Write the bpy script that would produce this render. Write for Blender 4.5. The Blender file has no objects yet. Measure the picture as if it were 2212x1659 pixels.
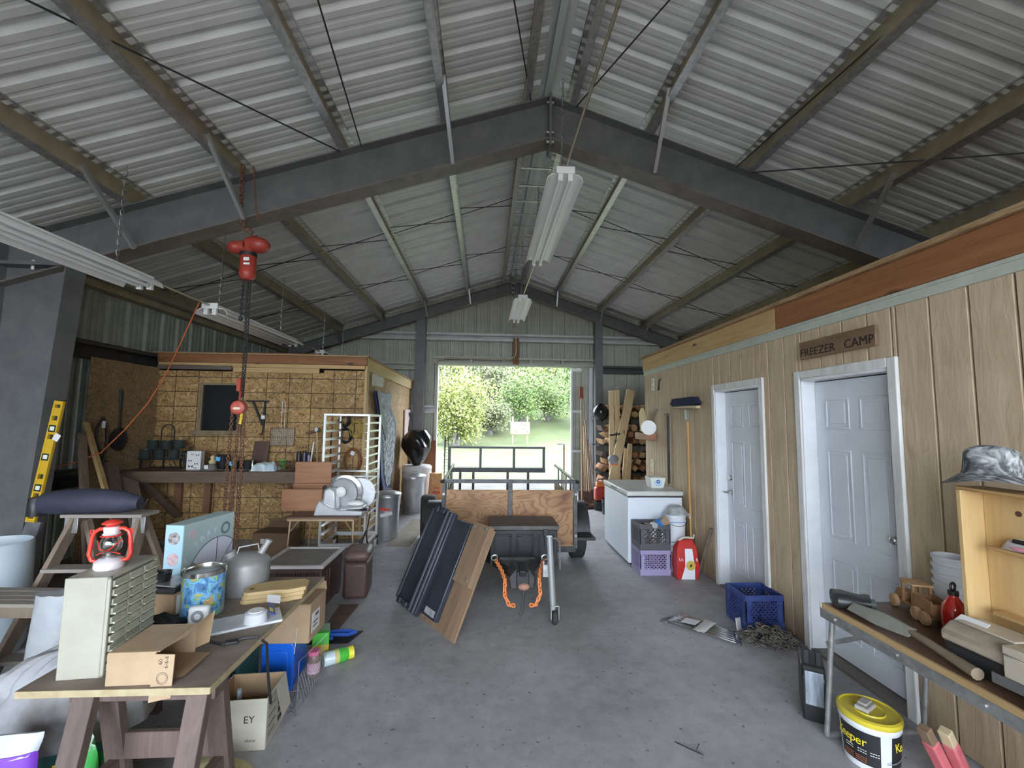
import bpy, bmesh, math, random
from mathutils import Vector, Matrix, Euler
random.seed(7)
scn = bpy.context.scene
COL = scn.collection
# ---------------- camera ----------------
YAW, PITCH, ROLL, FPX = 0.05998, 0.08496, -0.01264, 940.0
cs, sn = math.cos, math.sin
fw = Vector((sn(YAW)*cs(PITCH), cs(YAW)*cs(PITCH), sn(PITCH)))
rt = Vector((cs(YAW), -sn(YAW), 0)); up = rt.cross(fw)
r2 = rt*cs(ROLL)-up*sn(ROLL); u2 = up*cs(ROLL)+rt*sn(ROLL)
cam = bpy.data.cameras.new('camera'); camo = bpy.data.objects.new('camera', cam); COL.objects.link(camo)
camo.matrix_world = Matrix(((r2.x, u2.x, -fw.x, 0), (r2.y, u2.y, -fw.y, 0), (r2.z, u2.z, -fw.z, 1.7), (0, 0, 0, 1)))
cam.sensor_width = 36.0; cam.lens = 36.0*FPX/2212.0; cam.clip_start = 0.02; cam.clip_end = 500
scn.camera = camo
# ---------------- world, sun, exposure ----------------
world = bpy.data.worlds.new('sky'); scn.world = world; world.use_nodes = True
bg = world.node_tree.nodes['Background']
bg.inputs[0].default_value = (0.78, 0.88, 1.0, 1); bg.inputs[1].default_value = 4.0
sun = bpy.data.lights.new('sun', 'SUN'); suno = bpy.data.objects.new('sun', sun); COL.objects.link(suno)
sun.energy = 1.2; sun.angle = math.radians(12); sun.color = (1.0, 0.95, 0.86)
suno.rotation_euler = (math.radians(22), math.radians(28), 0)
scn.view_settings.view_transform = 'Standard'; scn.view_settings.look = 'None'
scn.view_settings.gamma = 1.0; scn.view_settings.exposure = 1.95
scn.view_settings.use_curve_mapping = False
scn.cycles.max_bounces = 10; scn.cycles.diffuse_bounces = 6
# ---------------- materials ----------------
MATS = {}
def _base(name):
    m = bpy.data.materials.new(name); m.use_nodes = True
    nt = m.node_tree; b = nt.nodes['Principled BSDF']
    return m, nt, b
def N(nt, t, **k):
    n = nt.nodes.new(t)
    for a, v in k.items():
        if a in n.inputs: n.inputs[a].default_value = v
        else: setattr(n, a, v)
    return n
def mp(name, c, c2=None, scale=6.0, rough=0.6, metal=0.0, bump=0.0, bscale=None, stretch=(1,1,1), detail=4.0, lo=0.35, hi=0.65, spec=None, trans=0.0, alpha=1.0, coat=0.0, emit=None):
    """plain / noise-mottled material; stretch squeezes the noise for wood grain"""
    if name in MATS: return MATS[name]
    m, nt, b = _base(name); L = nt.links.new
    b.inputs['Base Color'].default_value = (*c, 1); b.inputs['Roughness'].default_value = rough
    b.inputs['Metallic'].default_value = metal
    if spec is not None: b.inputs['Specular IOR Level'].default_value = spec
    if trans: b.inputs['Transmission Weight'].default_value = trans
    if alpha < 1: b.inputs['Alpha'].default_value = alpha
    if coat: b.inputs['Coat Weight'].default_value = coat
    if c2 is not None or bump:
        tc = N(nt, 'ShaderNodeTexCoord'); mpn = N(nt, 'ShaderNodeMapping'); mpn.inputs['Scale'].default_value = stretch
        L(tc.outputs['Object'], mpn.inputs['Vector'])
        nz = N(nt, 'ShaderNodeTexNoise', Scale=scale, Detail=detail, Roughness=0.6)
        L(mpn.outputs[0], nz.inputs['Vector'])
        if c2 is not None:
            rp = N(nt, 'ShaderNodeValToRGB'); e = rp.color_ramp.elements
            e[0].position = lo; e[1].position = hi; e[0].color = (*c, 1); e[1].color = (*c2, 1)
            L(nz.outputs['Fac'], rp.inputs[0]); L(rp.outputs[0], b.inputs['Base Color'])
        if bump:
            src = nz
            if bscale:
                src = N(nt, 'ShaderNodeTexNoise', Scale=bscale, Detail=3.0); L(mpn.outputs[0], src.inputs['Vector'])
            bp = N(nt, 'ShaderNodeBump', Strength=bump, Distance=0.01)
            L(src.outputs['Fac'], bp.inputs['Height']); L(bp.outputs[0], b.inputs['Normal'])
    MATS[name] = m
    return m
def wood(name, c, c2, axis='x', scale=3.0, knots=True, rough=0.65, bump=0.15, kc=None):
    """grain along axis, wavy, with knots"""
    if name in MATS: return MATS[name]
    m, nt, b = _base(name); L = nt.links.new
    st = {'x': (0.35, 5, 5), 'y': (5, 0.35, 5), 'z': (5, 5, 0.35)}[axis]
    tc = N(nt, 'ShaderNodeTexCoord'); ma = N(nt, 'ShaderNodeMapping'); ma.inputs['Scale'].default_value = st
    L(tc.outputs['Object'], ma.inputs['Vector'])
    nz = N(nt, 'ShaderNodeTexNoise', Scale=scale, Detail=6.0, Roughness=0.65, Distortion=0.6); L(ma.outputs[0], nz.inputs['Vector'])
    fine = N(nt, 'ShaderNodeTexNoise', Scale=scale*7, Detail=3.0); L(ma.outputs[0], fine.inputs['Vector'])
    mx = N(nt, 'ShaderNodeMath', operation='MULTIPLY_ADD'); mx.inputs[1].default_value = 0.35
    L(fine.outputs['Fac'], mx.inputs[0]); L(nz.outputs['Fac'], mx.inputs[2])
    rp = N(nt, 'ShaderNodeValToRGB'); e = rp.color_ramp.elements
    e[0].position = 0.45; e[1].position = 0.85; e[0].color = (*c, 1); e[1].color = (*c2, 1)
    L(mx.outputs[0], rp.inputs[0]); out = rp.outputs[0]
    if knots:
        sk = {'x': (1.2, 4, 4), 'y': (4, 1.2, 4), 'z': (4, 4, 1.2)}[axis]
        mk = N(nt, 'ShaderNodeMapping'); mk.inputs['Scale'].default_value = sk; L(tc.outputs['Object'], mk.inputs['Vector'])
        vo = N(nt, 'ShaderNodeTexVoronoi', Scale=1.5); L(mk.outputs[0], vo.inputs['Vector'])
        kr = N(nt, 'ShaderNodeValToRGB'); ke = kr.color_ramp.elements
        ke[0].position = 0.05; ke[1].position = 0.14; ke[0].color = (1, 1, 1, 1); ke[1].color = (0, 0, 0, 1)
        L(vo.outputs['Distance'], kr.inputs[0])
        mm = N(nt, 'ShaderNodeMixRGB'); L(kr.outputs[0], mm.inputs[0]); L(out, mm.inputs[1])
        mm.inputs[2].default_value = (*(kc or [x*0.3 for x in c]), 1); out = mm.outputs[0]
    L(out, b.inputs['Base Color']); b.inputs['Roughness'].default_value = rough
    bp = N(nt, 'ShaderNodeBump', Strength=bump, Distance=0.006); L(mx.outputs[0], bp.inputs['Height']); L(bp.outputs[0], b.inputs['Normal'])
    MATS[name] = m
    return m
def osb(name, cs_, grid=None, rough=0.75):
    """oriented strand board: flakes from stretched voronoi cells; optional printed nailing lines (dx, dz)"""
    if name in MATS: return MATS[name]
    m, nt, b = _base(name); L = nt.links.new
    tc = N(nt, 'ShaderNodeTexCoord')
    warp = N(nt, 'ShaderNodeTexNoise', Scale=7.0, Detail=2.0); L(tc.outputs['Object'], warp.inputs['Vector'])
    wm = N(nt, 'ShaderNodeVectorMath', operation='MULTIPLY_ADD'); wm.inputs[1].default_value = (0.5, 0.5, 0.5)
    L(warp.outputs['Color'], wm.inputs[0]); L(tc.outputs['Object'], wm.inputs[2])
    rot = N(nt, 'ShaderNodeMapping'); rot.inputs['Rotation'].default_value = (0.6, 0.7, 0.5); rot.inputs['Scale'].default_value = (1.0, 1.0, 2.4)
    L(wm.outputs[0], rot.inputs['Vector'])
    vo = N(nt, 'ShaderNodeTexVoronoi', Scale=13.0); L(rot.outputs[0], vo.inputs['Vector'])
    sep = N(nt, 'ShaderNodeSeparateColor'); L(vo.outputs['Color'], sep.inputs[0])
    rp = N(nt, 'ShaderNodeValToRGB'); cr = rp.color_ramp
    while len(cr.elements) < len(cs_): cr.elements.new(0.5)
    for i, c in enumerate(cs_):
        cr.elements[i].position = i/(len(cs_)-1); cr.elements[i].color = (*c, 1)
    L(sep.outputs[0], rp.inputs[0])
    big = N(nt, 'ShaderNodeTexNoise', Scale=1.3, Detail=3.0); L(tc.outputs['Object'], big.inputs['Vector'])
    sp = N(nt, 'ShaderNodeTexNoise', Scale=45.0, Detail=2.0); L(tc.outputs['Object'], sp.inputs['Vector'])
    spr = N(nt, 'ShaderNodeValToRGB'); e = spr.color_ramp.elements
    e[0].position = 0.33; e[1].position = 0.42; e[0].color = (0.35, 0.3, 0.25, 1); e[1].color = (1, 1, 1, 1); L(sp.outputs['Fac'], spr.inputs[0])
    m1 = N(nt, 'ShaderNodeMixRGB', blend_type='MULTIPLY'); m1.inputs[0].default_value = 0.85; L(rp.outputs[0], m1.inputs[1]); L(spr.outputs[0], m1.inputs[2])
    bigr = N(nt, 'ShaderNodeMapRange'); bigr.inputs[1].default_value = 0.3; bigr.inputs[2].default_value = 0.7; bigr.inputs[3].default_value = 0.75; bigr.inputs[4].default_value = 1.15
    L(big.outputs['Fac'], bigr.inputs[0])
    m2 = N(nt, 'ShaderNodeMixRGB', blend_type='MULTIPLY'); m2.inputs[0].default_value = 1.0; L(m1.outputs[0], m2.inputs[1]); L(bigr.outputs[0], m2.inputs[2])
    out = m2.outputs[0]
    if grid:
        sx = N(nt, 'ShaderNodeSeparateXYZ'); L(tc.outputs['Object'], sx.inputs[0])
        acc = None
        for ax, sp_ in grid:
            d = N(nt, 'ShaderNodeMath', operation='PINGPONG'); d.inputs[1].default_value = sp_/2
            L(sx.outputs[ax], d.inputs[0])
            lt = N(nt, 'ShaderNodeMath', operation='LESS_THAN'); lt.inputs[1].default_value = 0.005; L(d.outputs[0], lt.inputs[0])
            if acc is None: acc = lt
            else:
                mxx = N(nt, 'ShaderNodeMath', operation='MAXIMUM'); L(acc.outputs[0], mxx.inputs[0]); L(lt.outputs[0], mxx.inputs[1]); acc = mxx
        m3 = N(nt, 'ShaderNodeMixRGB'); L(acc.outputs[0], m3.inputs[0]); L(out, m3.inputs[1]); m3.inputs[2].default_value = (0.06, 0.035, 0.015, 1); out = m3.outputs[0]
    L(out, b.inputs['Base Color']); b.inputs['Roughness'].default_value = rough
    bp = N(nt, 'ShaderNodeBump', Strength=0.2, Distance=0.004); L(sep.outputs[0], bp.inputs['Height']); L(bp.outputs[0], b.inputs['Normal'])
    MATS[name] = m
    return m
# ---------------- mesh builder ----------------
class MB:
    def __init__(s): s.v = []; s.f = []
    def add(s, vs, fs, T=None):
        o = len(s.v)
        s.v += [tuple(T @ Vector(p)) if T else tuple(p) for p in vs]
        s.f += [[i+o for i in f] for f in fs]
        return s
    def box(s, x0, x1, y0, y1, z0, z1, T=None):
        vs = [(x0,y0,z0),(x1,y0,z0),(x1,y1,z0),(x0,y1,z0),(x0,y0,z1),(x1,y0,z1),(x1,y1,z1),(x0,y1,z1)]
        return s.add(vs, [[3,2,1,0],[4,5,6,7],[0,1,5,4],[1,2,6,5],[2,3,7,6],[3,0,4,7]], T)
    def bc(s, c, d, r=None, T=None):
        M_ = Matrix.Translation(c) @ (Euler(r).to_matrix().to_4x4() if r else Matrix())
        if T: M_ = T @ M_
        return s.box(-d[0]/2, d[0]/2, -d[1]/2, d[1]/2, -d[2]/2, d[2]/2, M_)
    def bar(s, p, q, w, h, up=(0,0,1)):
        p = Vector(p); q = Vector(q); d = q-p; L = d.length; x = d.normalized(); u = Vector(up)
        y = u.cross(x)
        if y.length < 1e-4: y = Vector((0,1,0)).cross(x)
        y.normalize(); z = x.cross(y)
        T = Matrix(((x.x,y.x,z.x,p.x),(x.y,y.y,z.y,p.y),(x.z,y.z,z.z,p.z),(0,0,0,1)))
        return s.box(0, L, -w/2, w/2, -h/2, h/2, T)
    def cyl(s, p, q, r, r2=None, n=12, cap=True):
        p = Vector(p); q = Vector(q); r2 = r if r2 is None else r2
        d = (q-p).normalized(); a = d.orthogonal().normalized(); b = d.cross(a)
        vs = []
        for c, rr in ((p, r), (q, r2)):
            for i in range(n):
                t = 2*math.pi*i/n; vs.append(c + a*(rr*math.cos(t)) + b*(rr*math.sin(t)))
        fs = [[i, (i+1) % n, n+(i+1) % n, n+i] for i in range(n)]
        if cap: fs += [list(range(n))[::-1], list(range(n, 2*n))]
        return s.add(vs, fs)
    def tube(s, path, r, n=6, closed=False, rs=None):
        P = [Vector(p) for p in path]; m = len(P); vs = []; a = None
        for i, p in enumerate(P):
            if closed: d = P[(i+1) % m]-P[i-1]
            else: d = P[min(i+1, m-1)]-P[max(i-1, 0)]
            d = d.normalized() if d.length > 1e-9 else Vector((0,0,1))
            if a is None: a = d.orthogonal().normalized()
            else:
                a = a - d*a.dot(d); a = a.normalized() if a.length > 1e-6 else d.orthogonal().normalized()
            b = d.cross(a); rr = rs[i] if rs else r
            for k in range(n):
                t = 2*math.pi*k/n; vs.append(p + a*(rr*math.cos(t)) + b*(rr*math.sin(t)))
        fs = []
        for i in range(m if closed else m-1):
            j = (i+1) % m
            for k in range(n): fs.append([i*n+k, i*n+(k+1) % n, j*n+(k+1) % n, j*n+k])
        if not closed: fs += [list(range(n))[::-1], list(range((m-1)*n, m*n))]
        return s.add(vs, fs)
    def lathe(s, prof, n=24, T=None, sx=1.0, sy=1.0):
        vs = []; m = len(prof)
        for r, z in prof:
            for i in range(n):
                t = 2*math.pi*i/n; vs.append((r*math.cos(t)*sx, r*math.sin(t)*sy, z))
        fs = []
        for j in range(m-1):
            for i in range(n): fs.append([j*n+i, j*n+(i+1) % n, (j+1)*n+(i+1) % n, (j+1)*n+i])
        a, b = prof[0][0] > 1e-6, prof[-1][0] > 1e-6
        if a and b: fs += [[(m-1)*n+i, (m-1)*n+(i+1) % n, (i+1) % n, i] for i in range(n)]
        elif a: fs.append(list(range(n))[::-1])
        elif b: fs.append(list(range((m-1)*n, m*n)))
        return s.add(vs, fs, T)
    def prism(s, poly, a, b, axis='z', T=None):
        """poly: 2-d points (the two axes other than axis, in order), extruded a..b"""
        n = len(poly)
        def p3(p, h): return {'z': (p[0], p[1], h), 'y': (p[0], h, p[1]), 'x': (h, p[0], p[1])}[axis]
        vs = [p3(p, a) for p in poly]+[p3(p, b) for p in poly]
        fs = [list(range(n))[::-1], list(range(n, 2*n))]+[[i, (i+1) % n, n+(i+1) % n, n+i] for i in range(n)]
        return s.add(vs, fs, T)
    def ell(s, c, r, n=16, m=10, T=None):
        prof = [(math.sin(math.pi*j/m), -math.cos(math.pi*j/m)) for j in range(m+1)]
        prof[0] = (0.0, -1.0); prof[-1] = (0.0, 1.0)
        TT = Matrix.Translation(c) @ Matrix.Diagonal((*r, 1))
        return s.lathe(prof, n, (T @ TT) if T else TT)
    def grid(s, nx, ny, fn, T=None):
        vs = [fn(i/(nx-1), j/(ny-1)) for j in range(ny) for i in range(nx)]
        fs = [[j*nx+i, j*nx+i+1, (j+1)*nx+i+1, (j+1)*nx+i] for j in range(ny-1) for i in range(nx-1)]
        return s.add(vs, fs, T)
    def link(s, c, d, u, L=0.03, w=0.02, r=0.004, n=5, m=10):
        """one chain link, long axis d, flat side facing u"""
        d = Vector(d).normalized(); u = Vector(u); x = u.cross(d)
        x = x.normalized() if x.length > 1e-6 else d.orthogonal().normalized()
        c = Vector(c); hl = (L-w)/2
        pts = []
        for i in range(m):
            t = 2*math.pi*i/m
            pts.append(c + x*(w/2*math.cos(t)) + d*(w/2*math.sin(t)+(hl if math.sin(t) >= 0 else -hl)))
        return s.tube(pts, r, n, True)
    def chain(s, path, L=0.03, w=0.02, r=0.004, n=4, m=8):
        P = [Vector(p) for p in path]; seg = 0; pos = 0.0; k = 0; step = L-2*r
        tot = sum((P[i+1]-P[i]).length for i in range(len(P)-1)); t = step/2
        while t < tot:
            acc = 0
            for i in range(len(P)-1):
                l = (P[i+1]-P[i]).length
                if acc+l >= t or i == len(P)-2:
                    d = (P[i+1]-P[i]).normalized(); c = P[i]+d*(t-acc); break
                acc += l
            a = d.orthogonal().normalized(); b = d.cross(a)
            s.link(c, d, a if k % 2 else b, L, w, r, n, m); k += 1; t += step
        return s
    def text(s, txt, size, T, depth=0.001, align='CENTER', sx=1.0):
        cu = bpy.data.curves.new('t', 'FONT'); cu.body = txt; cu.size = size; cu.extrude = depth; cu.align_x = align; cu.align_y = 'CENTER'; cu.resolution_u = 2
        o = bpy.data.objects.new('t', cu); COL.objects.link(o)
        dg = bpy.context.evaluated_depsgraph_get(); me = o.evaluated_get(dg).to_mesh()
        s.add([(v.co.x*sx, v.co.y, v.co.z) for v in me.vertices], [list(p.vertices) for p in me.polygons], T)
        bpy.data.objects.remove(o); bpy.data.curves.remove(cu)
        return s
    def mesh(s, name):
        me = bpy.data.meshes.new(name); me.from_pydata(s.v, [], s.f); me.update()
        return me
def smooth(me, ang=40):
    me.polygons.foreach_set('use_smooth', [True]*len(me.polygons))
    try: me.set_sharp_from_angle(angle=math.radians(ang))
    except Exception: pass
def part(parent, name, mb, m, bev=0.0, loc=None, sm=True, kind=None, label=None, fixn=False):
    me = mb if isinstance(mb, bpy.types.Mesh) else mb.mesh(name)
    if not isinstance(mb, bpy.types.Mesh):
        if fixn:
            b = bmesh.new(); b.from_mesh(me); bmesh.ops.recalc_face_normals(b, faces=b.faces); b.to_mesh(me); b.free()
        me.materials.append(m)
        if sm: smooth(me)
    o = bpy.data.objects.new(name, me); COL.objects.link(o)
    if parent is not None: o.parent = parent
    if loc is not None: o.location = loc
    if bev:
        bm_ = o.modifiers.new('bevel', 'BEVEL'); bm_.width = bev; bm_.segments = 2; bm_.limit_method = 'ANGLE'; bm_.harden_normals = False
    if kind: o['kind'] = kind
    if label: o['label'] = label
    return o
def thing(name, label, cat, loc=(0,0,0), rz=0.0, group=None, rot=None):
    o = bpy.data.objects.new(name, None); COL.objects.link(o); o.empty_display_size = 0.05
    o.location = loc; o.rotation_euler = rot if rot else (0, 0, rz)
    o['label'] = label; o['category'] = cat
    if group: o['group'] = group
    return o
def single(name, label, cat, mb, m, loc=(0,0,0), rz=0.0, group=None, bev=0.0, rot=None, sm=True, kind=None):
    o = part(None, name, mb, m, bev, sm=sm, kind=kind); o.location = loc; o.rotation_euler = rot if rot else (0, 0, rz)
    o['label'] = label; o['category'] = cat
    if group: o['group'] = group
    return o
def struct(name, mb=None, m=None, label=None, cat=None, bev=0.0, loc=(0,0,0)):
    if mb is None:
        o = bpy.data.objects.new(name, None); COL.objects.link(o); o.empty_display_size = 0.1
    else: o = part(None, name, mb, m, bev)
    o.location = loc; o['kind'] = 'structure'
    if label: o['label'] = label
    if cat: o['category'] = cat
    return o
def dup(root, loc=None, rz=None, label=None, group=None):
    r = root.copy(); COL.objects.link(r)
    if loc is not None: r.location = loc
    if rz is not None: r.rotation_euler = (0, 0, rz)
    if label: r['label'] = label
    if group: r['group'] = group
    for ch in list(root.children):
        c = ch.copy(); COL.objects.link(c); c.parent = r
        for g in list(ch.children):
            d = g.copy(); COL.objects.link(d); d.parent = c
    return r
def RZ(a): return Matrix.Rotation(a, 4, 'Z')
def TR(x, y, z): return Matrix.Translation((x, y, z))
def ROT(a, ax): return Matrix.Rotation(a, 4, ax)
def jit(a): return random.uniform(-a, a)
# ================= the building =================
RX, RZ0, SL = 0.6, 4.98, 0.333          # ridge x, beam top at ridge, slope
XL, XR, YF, YB = -4.7, 5.9, -4.2, 10.3   # building faces
PD = 0.20                                # purlin depth
def ztop(x): return RZ0-SL*abs(x-RX)
# ---- floor and ground
def concrete():
    m, nt, b = _base('concrete floor'); L = nt.links.new
    tc = N(nt, 'ShaderNodeTexCoord')
    a = N(nt, 'ShaderNodeTexNoise', Scale=0.9, Detail=5.0, Roughness=0.6); L(tc.outputs['Object'], a.inputs['Vector'])
    c = N(nt, 'ShaderNodeTexNoise', Scale=9.0, Detail=6.0, Roughness=0.7); L(tc.outputs['Object'], c.inputs['Vector'])
    mx = N(nt, 'ShaderNodeMath', operation='MULTIPLY_ADD'); mx.inputs[1].default_value = 0.55; L(c.outputs['Fac'], mx.inputs[0]); L(a.outputs['Fac'], mx.inputs[2])
    rp = N(nt, 'ShaderNodeValToRGB'); e = rp.color_ramp.elements
    e[0].position = 0.55; e[1].position = 1.0; e[0].color = (0.235, 0.225, 0.226, 1); e[1].color = (0.44, 0.43, 0.435, 1)
    L(mx.outputs[0], rp.inputs[0])
    v = N(nt, 'ShaderNodeTexNoise', Scale=28.0, Detail=2.0); L(tc.outputs['Object'], v.inputs['Vector'])
    sr = N(nt, 'ShaderNodeValToRGB'); se = sr.color_ramp.elements; se[0].position = 0.27; se[1].position = 0.33; se[0].color = (0.3, 0.3, 0.3, 1); se[1].color = (1, 1, 1, 1)
    L(v.outputs['Fac'], sr.inputs[0])
    mm = N(nt, 'ShaderNodeMixRGB', blend_type='MULTIPLY'); mm.inputs[0].default_value = 0.8; L(rp.outputs[0], mm.inputs[1]); L(sr.outputs[0], mm.inputs[2])
    L(mm.outputs[0], b.inputs['Base Color']); b.inputs['Roughness'].default_value = 0.62
    bp = N(nt, 'ShaderNodeBump', Strength=0.12, Distance=0.01); L(c.outputs['Fac'], bp.inputs['Height']); L(bp.outputs[0], b.inputs['Normal'])
    return m
struct('floor', MB().box(XL-.05, XR+.05, YF, YB+.1, -.15, 0), concrete(), 'worn grey concrete slab floor of the shed')
m_grass = mp('grass ground', (0.040, 0.058, 0.013), (0.066, 0.076, 0.030), scale=0.6, rough=0.9, detail=8, bump=0.3, bscale=6)
m_gravel = mp('gravel ground', (0.13, 0.12, 0.10), (0.2, 0.185, 0.16), scale=2, rough=0.95, detail=8, bump=0.3, bscale=25)
def gz(x, y):
    t = max(0.0, y-26.0)
    return -.12 + 0.042*max(0, y-12.5) + t*0.24 + 0.08*math.sin(x*.35+y*.2)*min(1, max(0, y-12)/8)
mb = MB().grid(41, 41, lambda u, v: (-60+120*u, 10.4+75*v, gz(-60+120*u, 10.4+75*v)))
struct('ground_back', mb, m_grass, 'bright green grass field rising behind the building')
struct('apron', MB().grid(13, 13, lambda u, v: (-5+11*u+.4*sn(9*v), 10.42+5.2*v+.5*sn(7*u)*v, gz(0, 10.5)+.03-.06*max(0, abs(u-.5)*2-.7)-.06*max(0, v-.8))), mp('bare dirt', (.05, .045, .036), (.08, .072, .058), scale=1.2, rough=.95, detail=8), 'patch of pale bare dirt outside the doorway')
struct('ground_front', MB().box(-60, 60, -60, YF, -.4, -.05), m_gravel, 'pale gravel yard in front of the building')
struct('ground_left', MB().box(-60, XL-.06, YF, 10.4, -.4, -.1), m_grass, 'grass along the left side of the building')
struct('ground_right', MB().box(XR+.06, 60, YF, 10.4, -.4, -.1), m_grass, 'grass along the right side of the building')
# ---- ribbed steel sheets
def rib_profile(w=0.914, n=3, h=0.032, mh=0.0045):
    pts = []; s = w/n
    for k in range(n):
        o = k*s
        pts += [(o, 0), (o+.014, h), (o+.058, h), (o+.085, 0)]
        for q in (.135, .215): pts += [(o+q, 0), (o+q+.012, mh), (o+q+.03, mh), (o+q+.042, 0)]
    pts.append((w, 0)); return pts
def sheet(prof, L, sign=1):
    """sheet in x(width) by y(length), ribs to +z"""
    mb = MB(); n = len(prof)
    vs = [(p[0], 0, sign*p[1]) for p in prof]+[(p[0], L, sign*p[1]) for p in prof]
    mb.add(vs, [[i, i+1, n+i+1, n+i] for i in range(n-1)]); return mb
m_roof = mp('roof sheet underside', (0.52, 0.52, 0.50), (0.60, 0.60, 0.58), scale=3, rough=0.42, metal=0.0, spec=0.5)
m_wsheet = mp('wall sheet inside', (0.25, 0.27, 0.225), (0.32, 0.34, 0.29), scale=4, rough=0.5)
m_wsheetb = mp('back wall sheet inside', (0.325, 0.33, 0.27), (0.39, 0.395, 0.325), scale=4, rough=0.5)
m_galv = mp('galvanised steel', (0.34, 0.34, 0.33), (0.50, 0.50, 0.49), scale=25, rough=0.38, metal=0.75)
m_purl = mp('purlin web steel', (0.30, 0.25, 0.16), (0.40, 0.34, 0.23), scale=4, rough=0.5, metal=0.35)
m_steel = mp('dark primer steel', (0.10, 0.10, 0.10), (0.135, 0.134, 0.132), scale=5, rough=0.5)
m_rod = mp('dark rod steel', (0.04, 0.04, 0.04), rough=0.5, metal=0.5)
ceil = struct('ceiling', label='ribbed pale grey metal roof seen from inside, on steel purlins')
prof = rib_profile()
slopeL = math.hypot(1, SL)
Lr = (RX-(XL-.25))*slopeL; Lrr = (XR+.25-RX)*slopeL
meL = sheet(prof, Lr).mesh('roof_panel'); meL.materials.append(m_roof)
meR = sheet(prof, Lrr).mesh('roof_panel'); meR.materials.append(m_roof)
ang = math.atan(SL)
npan = int((YB-YF+.4)/.914)+1
zr = RZ0+PD
for i in range(npan):
    y0 = YF-.25+i*.914
    for side, me in ((-1, meL), (1, meR)):
        o = part(ceil, 'roof_panel', me, None)
        ex = Vector((0, 1, 0)); ey = Vector((side*cs(ang), 0, -sn(ang))); ez = Vector((side*sn(ang), 0, cs(ang)))
        if ex.cross(ey).dot(ez) < 0: pass
        o.matrix_local = Matrix(((ex.x, ey.x, ez.x, RX), (ex.y, ey.y, ez.y, y0), (ex.z, ey.z, ez.z, zr), (0, 0, 0, 1)))
# purlins: Z sections along y
PXL = [0.40, -0.42, -1.40, -2.36, -3.32, -4.45]; PXR = [0.80, 1.60, 2.64, 3.70, 4.64, 5.65]
def purlin(x, side):
    ez = Vector((side*sn(ang), 0, cs(ang))); ey = Vector((side*cs(ang), 0, -sn(ang)))
    z0 = ztop(x)
    T = Matrix(((ey.x, 0, ez.x, x), (0, 1, 0, 0), (ey.z, 0, ez.z, z0), (0, 0, 0, 1)))
    w = MB().box(-.003, .003, YF, YB, 0.004, PD-.006, T)
    f = MB(); 
    f.box(0, .065, YF, YB, 0, .004, T); f.box(-.065, 0, YF, YB, PD-.010, PD-.006, T)
    f.box(.063, .067, YF, YB, 0, .02, T); f.box(-.067, -.063, YF, YB, PD-.028, PD-.006, T)
    p = part(ceil, 'purlin', w, m_purl); part(p, 'flange', f, m_galv)
for x in PXL: purlin(x, -1)
for x in PXR: purlin(x, 1)
# ridge cap strip
m_ridge = mp('pale green ridge strip', (0.40, 0.47, 0.43), rough=0.5)
T = Matrix()
part(ceil, 'ridge_cap', MB().prism([(RX-.1, zr-.045), (RX, zr-.012), (RX+.1, zr-.045), (RX+.1, zr-.05), (RX, zr-.018), (RX-.1, zr-.05)], YF, YB, 'y'), m_roof)
part(ceil, 'ridge_cap', MB().bar((RX-.02, YF, zr-.085), (RX-.02, YB, zr-.085), .06, .05), m_ridge)
for k in range(14):
    part(ceil, 'ridge_tie', MB().bar((RX-.2, 4.9+k*.42, ztop(.4)+.03), (RX+.2, 4.9+k*.42, ztop(.8)+.03), .03, .01), m_galv)
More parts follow.
